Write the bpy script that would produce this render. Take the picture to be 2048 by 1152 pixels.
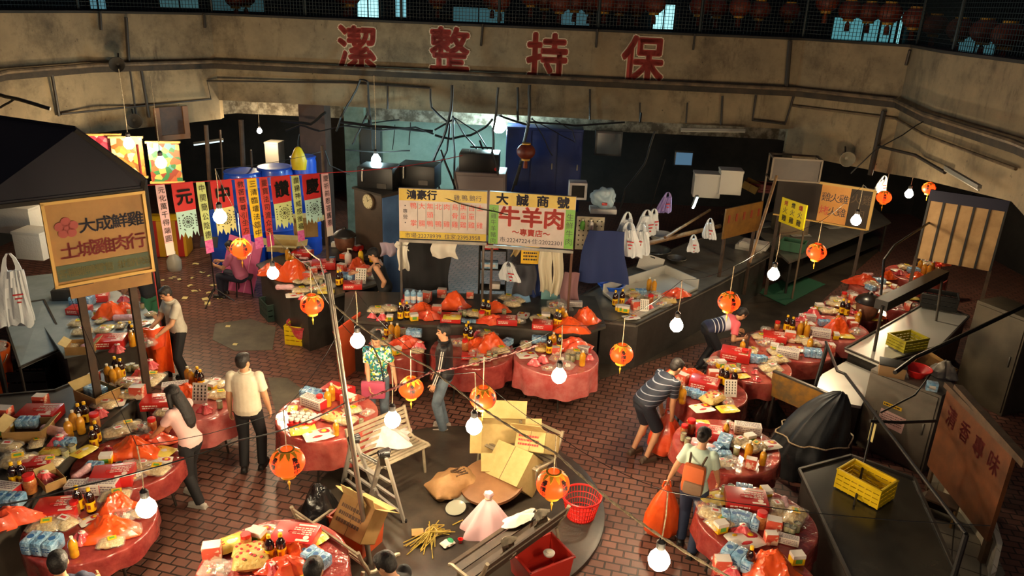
import bpy, bmesh, math, random
from mathutils import Vector, Matrix, Euler, noise
for _o in list(bpy.data.objects):
    bpy.data.objects.remove(_o)
SC = bpy.context.scene
COL = SC.collection
V = Vector
R = math.radians

# ---------------------------------------------------------------- camera
FOC, PITCH, ROLL, EYE = 1530.0, R(20.5), R(2.3), 6.0
_F = V((0, math.cos(PITCH), -math.sin(PITCH)))
_U0 = V((0, math.sin(PITCH), math.cos(PITCH)))
_RT = V((1, 0, 0)) * math.cos(ROLL) + _U0 * math.sin(ROLL)
_UP = V((-1, 0, 0)) * math.sin(ROLL) + _U0 * math.cos(ROLL)
cam_d = bpy.data.cameras.new('camera')
cam_d.sensor_width = 36.0
cam_d.lens = 36.0 * FOC / 2048.0
cam_d.clip_end = 200
cam = bpy.data.objects.new('camera', cam_d)
COL.objects.link(cam)
cam.matrix_world = Matrix(((_RT.x, _UP.x, -_F.x, 0), (_RT.y, _UP.y, -_F.y, 0), (_RT.z, _UP.z, -_F.z, EYE), (0, 0, 0, 1)))
SC.camera = cam


def ray(px, py):
    return _F + _RT * ((px - 1024) / FOC) - _UP * ((py - 576) / FOC)


def G(px, py, z=0.0):
    """the place point seen at a pixel, at height z"""
    d = ray(px, py)
    return V((0, 0, EYE)) + d * ((z - EYE) / d.z)


def GY(px, py, y):
    d = ray(px, py)
    return V((0, 0, EYE)) + d * (y / d.y)


# ---------------------------------------------------------------- view, world
SC.view_settings.view_transform = 'Standard'
SC.view_settings.look = 'None'
SC.view_settings.gamma = 1
SC.view_settings.use_curve_mapping = False
SC.view_settings.exposure = 1.32
W = bpy.data.worlds.new('night')
SC.world = W
W.use_nodes = True
W.node_tree.nodes['Background'].inputs[0].default_value = (.75, .68, .8, 1)
W.node_tree.nodes['Background'].inputs[1].default_value = 0.032
try:
    SC.cycles.use_denoising = True
    SC.cycles.max_bounces = 6
    SC.cycles.diffuse_bounces = 3
    SC.cycles.transparent_max_bounces = 8
    SC.cycles.sample_clamp_indirect = 3.0
    SC.cycles.caustics_reflective = False
    SC.cycles.caustics_refractive = False
    SC.cycles.blur_glossy = 1.0
except Exception:
    pass

BULB = 150.0      # emission of a warm market bulb
COOL = 150.0      # emission of a daylight bulb


# ---------------------------------------------------------------- materials
def hx(h):
    c = [int(h[i:i + 2], 16) / 255 for i in (0, 2, 4)]
    return tuple(x / 12.92 if x <= .04045 else ((x + .055) / 1.055) ** 2.4 for x in c) + (1.0,)


MATS = {}


def mat(name, col, rough=.5, metal=0., col2=None, ns=6., bump=0., bs=25., alpha=1., coat=0., emit=0., thr=(.35, .65), spec=.5, det=4., sub=0.):
    if name in MATS:
        return MATS[name]
    m = bpy.data.materials.new(name)
    m.use_nodes = True
    nt = m.node_tree
    b = nt.nodes['Principled BSDF']
    b.inputs['Base Color'].default_value = hx(col)
    b.inputs['Roughness'].default_value = rough
    b.inputs['Metallic'].default_value = metal
    b.inputs['Specular IOR Level'].default_value = spec
    b.inputs['Alpha'].default_value = alpha
    b.inputs['Coat Weight'].default_value = coat
    b.inputs['Coat Roughness'].default_value = .06
    if emit:
        b.inputs['Emission Color'].default_value = hx(col)
        b.inputs['Emission Strength'].default_value = emit
    if col2 or bump:
        tc = nt.nodes.new('ShaderNodeTexCoord')
    if col2:
        n = nt.nodes.new('ShaderNodeTexNoise')
        n.inputs['Scale'].default_value = ns
        n.inputs['Detail'].default_value = det
        n.inputs['Roughness'].default_value = .65
        nt.links.new(tc.outputs['Object'], n.inputs['Vector'])
        r = nt.nodes.new('ShaderNodeValToRGB')
        r.color_ramp.elements[0].position = thr[0]
        r.color_ramp.elements[1].position = thr[1]
        r.color_ramp.elements[0].color = hx(col)
        r.color_ramp.elements[1].color = hx(col2)
        nt.links.new(n.outputs['Fac'], r.inputs['Fac'])
        nt.links.new(r.outputs['Color'], b.inputs['Base Color'])
    if bump:
        n2 = nt.nodes.new('ShaderNodeTexNoise')
        n2.inputs['Scale'].default_value = bs
        n2.inputs['Detail'].default_value = 3
        nt.links.new(tc.outputs['Object'], n2.inputs['Vector'])
        bp = nt.nodes.new('ShaderNodeBump')
        bp.inputs['Strength'].default_value = bump
        bp.inputs['Distance'].default_value = .02
        nt.links.new(n2.outputs['Fac'], bp.inputs['Height'])
        nt.links.new(bp.outputs['Normal'], b.inputs['Normal'])
    MATS[name] = m
    return m


def grime(m, col, scale, lo, hi, amt=.8, stretch=(1, 1, 1)):
    """lay blotches of dirt over a material's own colour"""
    nt = m.node_tree
    b = nt.nodes['Principled BSDF']
    old = b.inputs['Base Color'].links[0].from_socket
    tc = nt.nodes.new('ShaderNodeTexCoord')
    mp = nt.nodes.new('ShaderNodeMapping'); mp.inputs['Scale'].default_value = stretch
    nt.links.new(tc.outputs['Object'], mp.inputs[0])
    n = nt.nodes.new('ShaderNodeTexNoise'); n.inputs['Scale'].default_value = scale; n.inputs['Detail'].default_value = 10; n.inputs['Roughness'].default_value = .75
    nt.links.new(mp.outputs[0], n.inputs['Vector'])
    r = nt.nodes.new('ShaderNodeValToRGB')
    r.color_ramp.elements[0].position = lo; r.color_ramp.elements[1].position = hi
    r.color_ramp.elements[1].color = (amt, amt, amt, 1)
    nt.links.new(n.outputs['Fac'], r.inputs['Fac'])
    x = nt.nodes.new('ShaderNodeMix'); x.data_type = 'RGBA'
    nt.links.new(r.outputs['Color'], x.inputs[0]); nt.links.new(old, x.inputs[6]); x.inputs[7].default_value = hx(col)
    nt.links.new(x.outputs[2], b.inputs['Base Color'])
    return m


def stripes(name, cols, period, axis='X', rough=.7, edge=()):
    """hard bands across an object axis; cols = [(fraction start, colour)...]"""
    if name in MATS:
        return MATS[name]
    m = mat(name, cols[0][1], rough)
    nt = m.node_tree
    tc = nt.nodes.new('ShaderNodeTexCoord')
    sp = nt.nodes.new('ShaderNodeSeparateXYZ')
    nt.links.new(tc.outputs['Object'], sp.inputs[0])
    d = nt.nodes.new('ShaderNodeMath'); d.operation = 'DIVIDE'; d.inputs[1].default_value = period
    nt.links.new(sp.outputs[axis], d.inputs[0])
    f = nt.nodes.new('ShaderNodeMath'); f.operation = 'FRACT'
    nt.links.new(d.outputs[0], f.inputs[0])
    r = nt.nodes.new('ShaderNodeValToRGB'); r.color_ramp.interpolation = 'CONSTANT'
    el = r.color_ramp.elements
    el[0].position, el[0].color = cols[0][0], hx(cols[0][1])
    el[1].position, el[1].color = cols[1][0], hx(cols[1][1])
    for p, c in cols[2:]:
        e = el.new(p); e.color = hx(c)
    nt.links.new(f.outputs[0], r.inputs['Fac'])
    nt.links.new(r.outputs['Color'], nt.nodes['Principled BSDF'].inputs['Base Color'])
    return m


def patches(name, cols, scale, rough=.7, rand=1.0):
    """a cell print (flowers, packets) in the given colours"""
    m = mat(name, cols[0], rough)
    nt = m.node_tree
    tc = nt.nodes.new('ShaderNodeTexCoord')
    v = nt.nodes.new('ShaderNodeTexVoronoi')
    v.inputs['Scale'].default_value = scale
    v.inputs['Randomness'].default_value = rand
    nt.links.new(tc.outputs['Object'], v.inputs['Vector'])
    sp = nt.nodes.new('ShaderNodeSeparateColor')
    nt.links.new(v.outputs['Color'], sp.inputs[0])
    r = nt.nodes.new('ShaderNodeValToRGB'); r.color_ramp.interpolation = 'CONSTANT'
    el = r.color_ramp.elements
    el[0].color = hx(cols[0]); el[1].color = hx(cols[1]); el[1].position = 1 / len(cols)
    for i, c in enumerate(cols[2:]):
        e = el.new((i + 2) / len(cols)); e.color = hx(c)
    nt.links.new(sp.outputs[0], r.inputs['Fac'])
    nt.links.new(r.outputs['Color'], nt.nodes['Principled BSDF'].inputs['Base Color'])
    return m


def brick_mat(name, c1, c2, grout, bw, bh, rot=0., rough=.55, mortar=.012, offset=.5, dirt=None, coordrot=(0, 0, 0)):
    m = mat(name, c1, rough)
    nt = m.node_tree
    b = nt.nodes['Principled BSDF']
    tc = nt.nodes.new('ShaderNodeTexCoord')
    mp = nt.nodes.new('ShaderNodeMapping')
    mp.inputs['Rotation'].default_value = (coordrot[0], coordrot[1], rot)
    nt.links.new(tc.outputs['Object'], mp.inputs['Vector'])
    k = nt.nodes.new('ShaderNodeTexBrick')
    k.offset = offset
    k.inputs['Color1'].default_value = hx(c1)
    k.inputs['Color2'].default_value = hx(c2)
    k.inputs['Mortar'].default_value = hx(grout)
    k.inputs['Scale'].default_value = 1
    k.inputs['Mortar Size'].default_value = mortar
    k.inputs['Mortar Smooth'].default_value = .3
    k.inputs['Bias'].default_value = 0
    k.inputs['Brick Width'].default_value = bw
    k.inputs['Row Height'].default_value = bh
    nt.links.new(mp.outputs[0], k.inputs['Vector'])
    n = nt.nodes.new('ShaderNodeTexNoise')
    n.inputs['Scale'].default_value = 1.1
    n.inputs['Detail'].default_value = 8
    n.inputs['Roughness'].default_value = .7
    nt.links.new(tc.outputs['Object'], n.inputs['Vector'])
    r = nt.nodes.new('ShaderNodeValToRGB')
    r.color_ramp.elements[0].position = .4
    r.color_ramp.elements[1].position = .72
    nt.links.new(n.outputs['Fac'], r.inputs['Fac'])
    mx = nt.nodes.new('ShaderNodeMix'); mx.data_type = 'RGBA'
    sc = nt.nodes.new('ShaderNodeMath'); sc.operation = 'MULTIPLY'; sc.inputs[1].default_value = .65
    nt.links.new(r.outputs['Color'], sc.inputs[0])
    nt.links.new(sc.outputs[0], mx.inputs[0])
    nt.links.new(k.outputs['Color'], mx.inputs[6])
    mx.inputs[7].default_value = hx(dirt or grout)
    nt.links.new(mx.outputs[2], b.inputs['Base Color'])
    bp = nt.nodes.new('ShaderNodeBump')
    bp.inputs['Strength'].default_value = .5
    bp.inputs['Distance'].default_value = .01
    nt.links.new(k.outputs['Fac'], bp.inputs['Height'])
    bp.invert = True
    nt.links.new(bp.outputs['Normal'], b.inputs['Normal'])
    return m


def bulb_mat(name, rgb, strength):
    m = bpy.data.materials.new(name)
    m.use_nodes = True
    nt = m.node_tree
    nt.nodes.clear()
    o = nt.nodes.new('ShaderNodeOutputMaterial')
    e = nt.nodes.new('ShaderNodeEmission')
    e.inputs[0].default_value = rgb + (1,)
    e.inputs[1].default_value = strength
    nt.links.new(e.outputs[0], o.inputs[0])
    MATS[name] = m
    return m


def paper_lantern_mat(name, col):
    m = bpy.data.materials.new(name)
    m.use_nodes = True
    nt = m.node_tree
    nt.nodes.clear()
    o = nt.nodes.new('ShaderNodeOutputMaterial')
    t = nt.nodes.new('ShaderNodeBsdfTranslucent'); t.inputs[0].default_value = hx(col)
    d = nt.nodes.new('ShaderNodeBsdfPrincipled'); d.inputs['Base Color'].default_value = hx(col); d.inputs['Roughness'].default_value = .35
    x = nt.nodes.new('ShaderNodeMixShader'); x.inputs[0].default_value = .35
    nt.links.new(t.outputs[0], x.inputs[1]); nt.links.new(d.outputs[0], x.inputs[2]); nt.links.new(x.outputs[0], o.inputs[0])
    MATS[name] = m
    return m


# ---------------------------------------------------------------- mesh helpers
def basis(d):
    d = V(d).normalized()
    a = V((0, 0, 1)) if abs(d.z) < .95 else V((1, 0, 0))
    x = a.cross(d).normalized()
    return x, d.cross(x).normalized(), d


class MB:
    def __init__(s):
        s.bm = bmesh.new()

    def box(s, c, size, rot=(0, 0, 0), bev=0.):
        M = Matrix.Translation(V(c)) @ Euler(rot).to_matrix().to_4x4() @ Matrix.Diagonal((size[0], size[1], size[2], 1))
        g = bmesh.ops.create_cube(s.bm, size=1, matrix=M)
        if bev:
            es = list({e for v in g['verts'] for e in v.link_edges})
            bmesh.ops.bevel(s.bm, geom=es, offset=bev, segments=2, affect='EDGES', profile=.6)
        return s

    def beam(s, p0, p1, w, h):
        """a square bar from p0 to p1"""
        p0, p1 = V(p0), V(p1)
        x, y, d = basis(p1 - p0)
        return s.loft([[p + x * a * w / 2 + y * b * h / 2 for a, b in ((-1, -1), (1, -1), (1, 1), (-1, 1))] for p in (p0, p1)])

    def loft(s, rings, cap=True):
        bm = s.bm
        rows = [[bm.verts.new(p) for p in r] for r in rings]
        n = len(rows[0])
        for a, b in zip(rows, rows[1:]):
            for i in range(n):
                j = (i + 1) % n
                bm.faces.new((a[i], a[j], b[j], b[i]))
        if cap:
            bm.faces.new(rows[0][::-1])
            bm.faces.new(rows[-1])
        return s

    def cyl(s, p0, p1, r0, r1=None, n=10):
        p0, p1 = V(p0), V(p1)
        r1 = r0 if r1 is None else r1
        x, y, d = basis(p1 - p0)
        cs = [(math.cos(2 * math.pi * i / n), math.sin(2 * math.pi * i / n)) for i in range(n)]
        return s.loft([[p + (x * c + y * q) * r for c, q in cs] for p, r in ((p0, r0), (p1, r1))])

    def tube(s, pts, r, n=6):
        pts = [V(p) for p in pts]
        rings = []
        x = None
        for i, p in enumerate(pts):
            d = (pts[min(i + 1, len(pts) - 1)] - pts[max(i - 1, 0)]).normalized()
            if x is None:
                x = basis(d)[0]
            x = (x - d * x.dot(d))
            x = x.normalized() if x.length > 1e-5 else basis(d)[0]
            y = d.cross(x)
            rr = r[i] if isinstance(r, (list, tuple)) else r
            rings.append([p + (x * math.cos(2 * math.pi * k / n) + y * math.sin(2 * math.pi * k / n)) * rr for k in range(n)])
        return s.loft(rings)

    def lathe(s, prof, n=20, c=(0, 0, 0), cap=True):
        c = V(c)
        return s.loft([[c + V((r * math.cos(2 * math.pi * i / n), r * math.sin(2 * math.pi * i / n), z)) for i in range(n)] for r, z in prof], cap)

    def sphere(s, c, r, sub=2, M=None):
        if not isinstance(r, (tuple, list)):
            r = (r, r, r)
        T = Matrix.Translation(V(c)) @ (M.to_4x4() if M else Matrix.Identity(4)) @ Matrix.Diagonal((r[0], r[1], r[2], 1))
        bmesh.ops.create_icosphere(s.bm, subdivisions=sub, radius=1, matrix=T)
        return s

    def prism(s, pts, up):
        pts = [V(p) for p in pts]
        return s.loft([pts, [p + V(up) for p in pts]])

    def grid(s, f, nu, nv, thick=0.):
        P = [[V(f(i / nu, j / nv)) for j in range(nv + 1)] for i in range(nu + 1)]
        bm = s.bm
        vs = [[bm.verts.new(p) for p in r] for r in P]
        fs = [bm.faces.new((vs[i][j], vs[i + 1][j], vs[i + 1][j + 1], vs[i][j + 1])) for i in range(nu) for j in range(nv)]
        if thick:
            bmesh.ops.recalc_face_normals(bm, faces=fs)
            bmesh.ops.solidify(bm, geom=fs, thickness=thick)
        return s

    def obj(s, name, m, parent=None, smooth=35, loc=None):
        bmesh.ops.recalc_face_normals(s.bm, faces=s.bm.faces[:])
        me = bpy.data.meshes.new(name)
        s.bm.to_mesh(me)
        s.bm.free()
        return link(name, me, m, parent, smooth, loc)


def link(name, me, m, parent=None, smooth=35, loc=None):
    for q in (m if isinstance(m, (list, tuple)) else [m]):
        me.materials.append(q)
    if smooth:
        me.shade_smooth()
        me.set_sharp_from_angle(angle=R(smooth))
    o = bpy.data.objects.new(name, me)
    COL.objects.link(o)
    if parent:
        o.parent = parent
    if loc is not None:
        o.location = loc
    return o


USED = {}


def tag(o, label, cat, group=None):
    o['label'] = label
    o['category'] = cat
    if group:
        o['group'] = group
    USED.setdefault(label, []).append(o.name)
    return o


def root(name, loc=(0, 0, 0), rz=0., label=None, cat=None, group=None, rot=None):
    o = bpy.data.objects.new(name, None)
    o.empty_display_size = .1
    COL.objects.link(o)
    o.location = loc
    o.rotation_euler = rot or (0, 0, rz)
    if label:
        tag(o, label, cat, group)
    return o


def struct(o):
    o['kind'] = 'structure'
    return o


KIDS = {}


def kids(o):
    if o.name not in KIDS:
        KIDS[o.name] = list(o.children)
    return KIDS[o.name]


def dup(src, loc, rot, scale=1.):
    r = src.copy()
    COL.objects.link(r)
    r.location = loc
    r.rotation_euler = rot
    r.scale = (scale,) * 3 if not isinstance(scale, tuple) else scale
    for k in ('label', 'group'):
        if k in r:
            del r[k]
    for c in kids(src):
        d = c.copy()
        COL.objects.link(d)
        d.parent = r
        for e in kids(c):
            g = e.copy()
            COL.objects.link(g)
            g.parent = d
    return r


# ---------------------------------------------------------------- lettering
def glyphs(body, off=0.):
    cu = bpy.data.curves.new('lettering', 'FONT')
    cu.body = body
    cu.resolution_u = 3
    o = bpy.data.objects.new('lettering', cu)
    COL.objects.link(o)
    dg = bpy.context.evaluated_depsgraph_get()
    me = bpy.data.meshes.new_from_object(o.evaluated_get(dg))
    bpy.data.objects.remove(o)
    me.materials.clear()
    return me


def write(parent, body, cx, cz, size, m, y=-.012, off=0., sx=1., vertical=False, flip=False, name='lettering', face=None, step=1.08):
    """letters on the -y face of a board (x across, z up); vertical stacks them downward from cz"""
    bm = bmesh.new()
    for i, ch in enumerate(body if vertical else [body]):
        if ch == ' ':
            continue
        me = glyphs(ch, off)
        if not me.vertices:
            bpy.data.meshes.remove(me)
            continue
        xs = [v.co.x for v in me.vertices]
        mx = (min(xs) + max(xs)) / 2
        oz = cz - (i * size * step if vertical else 0)
        src = [v.co.copy() for v in me.vertices]
        q = off * 1.1
        for dx, dz in (((0, 0),) if off < .015 else ((-q, 0), (q, 0), (0, q), (0, -q), (-q * .7, q * .7), (q * .7, -q * .7), (q * .7, q * .7), (-q * .7, -q * .7))):
            for v, c0 in zip(me.vertices, src):
                v.co = V(((c0.x - mx + dx) * size * sx + cx, y, (c0.y - .38 + dz) * size + oz))
            bm.from_mesh(me)
        bpy.data.meshes.remove(me)
    if face:
        for v in bm.verts:
            v.co = face(v.co)
    me = bpy.data.meshes.new(name)
    bm.to_mesh(me)
    bm.free()
    return link(name, me, m, parent, 0)


def board(name, tl, tr, ztop, h, t, m, label, cat, group=None, part='panel', bev=.0, tilt=0.):
    """an upright board whose top edge runs between two sighted points"""
    a, b = G(tl[0], tl[1], ztop), G(tr[0], tr[1], ztop)
    w = (b - a).length
    c = (a + b) / 2
    r = root(name, (c.x, c.y, ztop - h), 0, label, cat, group, rot=(tilt, 0, math.atan2(b.y - a.y, b.x - a.x)))
    if part:
        MB().box((0, 0, h / 2), (w, t, h), bev=bev).obj(part, m, r)
    return r, w


def sag(a, b, drop, n=12):
    a, b = V(a), V(b)
    return [a.lerp(b, i / n) - V((0, 0, drop * 4 * (i / n) * (1 - i / n))) for i in range(n + 1)]


def wob(pts, amp, seed):
    return [V(p) + noise.noise_vector(V(p) * 1.3 + V((seed, 0, 0))) * amp for p in pts]

# ================================================================ the setting
m_brick = brick_mat('brick paving', '6e463a', '82584a', '261a15', .19, .125, R(14), .42, .012, .5, '4a3630')
m_conc = mat('worn concrete', '4a4238', .6, col2='6f6655', ns=1.6, bump=.3, bs=6, thr=(.35, .7), det=9)
m_dconc = mat('dark damp concrete', '2c2621', .38, col2='544a3e', ns=1.1, bump=.25, bs=5, thr=(.38, .75), det=9)
m_plaster = mat('stained plaster', '6b5d48', .85, col2='8a785c', ns=1.3, bump=.15, bs=4, det=10, thr=(.3, .7))
m_plaster2 = mat('stained lower plaster', '8d7b5e', .85, col2='6d5e48', ns=1.7, bump=.15, bs=4, det=10, thr=(.35, .75))
for q in (m_plaster, m_plaster2):
    grime(q, '2e261b', .9, .5, .72, .75)
    grime(q, '241d15', 2.2, .56, .7, .7, (1, 1, .25))
    grime(q, '16120d', 9, .62, .68, .8)
m_soot = mat('sooty trim', '19130d', .8, col2='3a2d1e', ns=3, det=8)
m_dark = mat('dark soot', '16130f', .8, col2='28221b', ns=2)
m_black = mat('black rubber', '0c0b0b', .5)
m_red_paint = mat('faded red paint', 'a83226', .7, col2='8c2a20', ns=4)
m_white_paint = mat('white painted outline', 'c9b79a', .7)

MB().grid(lambda u, v: (-16 + 32 * u, 2 + 26 * v, 0), 2, 2, .1).obj('floor', m_brick, smooth=0)['kind'] = 'structure'


def slab(name, pts, z, h, m, st=True):
    o = MB().prism([G(x, y, 0).xy.to_3d() + V((0, 0, z)) for x, y in pts], (0, 0, h)).obj(name, m, smooth=30)
    if st:
        struct(o)
    return o


isl = G(900, 1010)
o = MB().lathe([(1.85, -.05), (1.85, .055), (1.8, .07), (0, .07)], 72, (isl.x + .1, isl.y, 0), cap=False).obj('floor_island', m_dconc)
struct(o)
slab('floor_patch', [(430, 648), (500, 638), (552, 655), (545, 700), (470, 702), (425, 680)], 0, .006, m_conc)
slab('floor_patch', [(535, 755), (575, 757), (620, 790), (600, 830), (560, 850), (545, 800)], 0, .007, m_conc)
slab('floor_patch', [(1180, 680), (1240, 700), (1420, 600), (1560, 560), (1700, 470), (1760, 500), (1600, 640), (1390, 690), (1200, 760)], 0, .005, m_dconc)

RING = [(-120, 175), (0, 146), (180, 132), (430, 125), (1590, 180), (1800, 203), (1862, 232), (2048, 290), (2240, 370)]
RP = [G(x, y, 4.4).xy for x, y in RING]
RN = []
for i, p in enumerate(RP):
    d = (RP[min(i + 1, len(RP) - 1)] - RP[max(i - 1, 0)]).normalized()
    RN.append(V((-d.y, d.x)))      # outward, away from the court


def band(name, ids, o0, o1, z0, z1, m, smooth=30):
    """a wall strip following the court's edge; z0 and z1 per corner"""
    rings = []
    for k, i in enumerate(ids):
        a, b = RP[i] + RN[i] * o0, RP[i] + RN[i] * o1
        lo = z0[k] if isinstance(z0, (list, tuple)) else z0
        hi = z1[k] if isinstance(z1, (list, tuple)) else z1
        rings.append([V((a.x, a.y, lo)), V((b.x, b.y, lo)), V((b.x, b.y, hi)), V((a.x, a.y, hi))])
    # finer rings keep shading straight
    return struct(MB().loft(rings).obj(name, m, smooth=smooth))


def ring_at(i, t, off, z):
    p = RP[i].lerp(RP[i + 1], t) - RN[i].lerp(RN[i + 1], t) * off
    return V((p.x, p.y, z))


ALL = list(range(9))
parapet = band('wall_parapet', ALL, 0, .22, 4.36, 5.45, m_plaster)
band('trim_coping', ALL, -.03, .25, 5.45, 5.5, m_dark)
band('trim_ledge', ALL, -.10, .0, 4.27, 4.38, m_soot)
band('wall_lower_left', [0, 1, 2, 3], .04, .3, [2.9, 2.95, 3.0, 3.08], 4.32, m_plaster2)
band('wall_lower_middle', [3, 4], .04, .3, 3.53, 4.32, m_plaster2)
band('wall_lower_right', [4, 5, 6, 7, 8], .04, .3, [3.0] + [GY(x, y, RP[i].y).z for x, y, i in ((1800, 348, 5), (1862, 358, 6), (2048, 404, 7))] + [3.2], 4.32, m_plaster2)
band('ceiling', ALL, .25, 6, 4.2, 4.35, m_dark)
band('wall_back_beam', [2, 3, 4, 5], 1.3, 1.6, [2.9, 3.05, 3.1, 2.9], 4.2, mat('mottled back beam', '4d4436', .9, col2='8b8271', ns=5, det=9, thr=(.42, .62)))

# pipes along the ledge and down the walls, each its own run
m_pipe = mat('grimy pipe', '3a2e21', .6, col2='6b5840', ns=4)
m_cond = mat('dark conduit', '241c15', .6)
for i, (nm, ids, off, z, r, lb) in enumerate([
        ('pipe', ALL, .14, 4.43, .045, 'long grimy pipe running along the ledge below the red painted characters'),
        ('conduit', [4, 5, 6, 7], .02, 4.06, .025, 'thin dark conduit on the curved wall at the right below the ledge pipe')]):
    pts = []
    for k in ids:
        pts.append(V((*(RP[k] - RN[k] * off), z)))
    tag(MB().tube(pts, r, 8).obj(nm, m_pipe), lb, 'pipe')
for k, (a, b, r, lb) in enumerate([
        ((252, 35), (258, 128), .035, 'stained drain pipe left on the parapet above the ledge'),
        ((408, 28), (410, 56), .03, 'short rusty fence stay hanging over the parapet left of the characters'),
        ((200, 25), (202, 60), .03, 'shortest rusty stay at the far left of the parapet'),
        ((1580, 82), (1572, 180), .05, 'brown down pipe crossing the parapet right of the red characters'),
        ((966, 48), (962, 92), .025, 'rusty stay on the parapet right of the second red character'),
        ((1195, 58), (1192, 95), .025, 'rusty stay on the parapet right of the third red character'),
        ((1390, 68), (1386, 100), .025, 'rusty stay on the parapet right of the last red character'),
        ((1820, 100), (1812, 130), .03, 'rusty stay on the curving parapet at the right')]):
    ya = []
    for (x, y) in (a, b):
        best = None
        for j in range(8):
            for t in range(21):
                p = ring_at(j, t / 20, .04, 0)
                d = ray(x, y)
                e = abs(d.x / d.y - p.x / p.y)
                if best is None or e < best[0]:
                    best = (e, p.y)
        ya.append(GY(x, y, best[1] - .02))
    tag(MB().cyl(ya[0], ya[1], r, n=7).obj('pipe', m_cond), lb, 'pipe')
LW = lambda px, py, dy=0.: None


def on_wall(x, y, off=.06):
    best = None
    d = ray(x, y)
    for j in range(8):
        for t in range(41):
            p = ring_at(j, t / 40, off, 0)
            e = abs(d.x / d.y - p.x / p.y)
            if best is None or e < best[0]:
                best = (e, p.y)
    return GY(x, y, best[1])


for pts, r, lb in [
        ([(122, 228), (280, 212), (422, 198), (414, 162), (690, 165), (860, 176)], .022, 'thin dark conduit stepping along the wall below the ledge at the left'),
        ([(104, 150), (118, 232)], .03, 'vertical drain pipe at the far left wall'),
        ([(260, 140), (272, 230)], .02, 'left one of the two cables down the wall above the brown framed board'),
        ([(282, 140), (298, 235)], .03, 'right one of the two cables down the wall above the brown framed board'),
        ([(1512, 190), (1505, 240), (1570, 248), (1588, 190)], .028, 'square loop of dark conduit on the wall right of centre'),
        ([(1768, 222), (1740, 350)], .055, 'thick brown down pipe on the right wall beside the loudspeaker'),
        ([(1755, 292), (1830, 310), (1890, 345)], .03, 'bent conduit leading to the tube lamp at the right'),
        ([(775, 168), (775, 218)], .02, 'short dark stay on the lower beam left of the cable bundle'),
        ([(1180, 178), (1180, 240)], .025, 'short brown pipe on the lower beam below the third red character'),
        ([(1280, 205), (1280, 238)], .018, 'short iron hook on the lower beam below the fourth red character'),
        ([(1375, 205), (1372, 246)], .02, 'iron hook on the lower beam right of the fourth red character'),
        ([(1445, 192), (1442, 250)], .025, 'stained pipe on the lower beam left of the conduit loop')]:
    tag(MB().tube([on_wall(x, y) for x, y in pts], r, 7).obj('conduit', m_cond), lb, 'pipe')

# the painted characters, right to left as on the wall
d34 = (RP[4] - RP[3]).normalized()
for ch, px, py in (('潔', 714, 95), ('整', 899, 100), ('持', 1094, 112), ('保', 1286, 118)):
    c = on_wall(px, py, .012)
    f = lambda co, c=c: V((c.x + d34.x * co.x - d34.y * co.y, c.y + d34.y * co.x + d34.x * co.y, c.z + co.z))
    write(parapet, ch, 0, 0, 1.03, m_white_paint, y=-.004, off=.05, sx=.92, face=f, name='painted_outline')
    write(parapet, ch, 0, 0, 1.03, m_red_paint, y=-.012, off=.026, sx=.92, face=f, name='painted_character')

# upper storey behind the wire fence
m_teal = mat('dim teal wall', '16262a', .8, col2='0d1618', ns=2)
band('wall_upper_back', ALL, 3.2, 3.4, 4.35, 8.5, m_teal)
m_fence = mat('dark green fence wire', '0d1a1c', .5)
fr = root('wire_fence', (0, 0, 0), 0, 'dark wire mesh fence along the top of the curved parapet', 'fence')
mb = MB()
posts = MB()
for i in range(8):
    a, b = RP[i] + RN[i] * .12, RP[i + 1] + RN[i + 1] * .12
    L = (b - a).length
    n = max(2, int(L / .075))
    d = (b - a).normalized()
    for k in range(n):
        p = a.lerp(b, k / n)
        mb.box((p.x, p.y, 6.03), (.009, .009, 1.05))
    for k in range(14):
        z = 5.52 + k * .075
        mb.beam((a.x, a.y, z), (b.x, b.y, z), .009, .009)
mb.obj('mesh_panel', m_fence, fr, 0)
for i in range(8):
    a, b = RP[i] + RN[i] * .12, RP[i + 1] + RN[i + 1] * .12
    for k in range(max(1, int((b - a).length / 2.2))):
        p = a.lerp(b, k / max(1, int((b - a).length / 2.2)))
        MB().cyl((p.x, p.y, 5.5), (p.x, p.y, 6.6), .035, n=8).obj('post', m_fence, fr)
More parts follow.
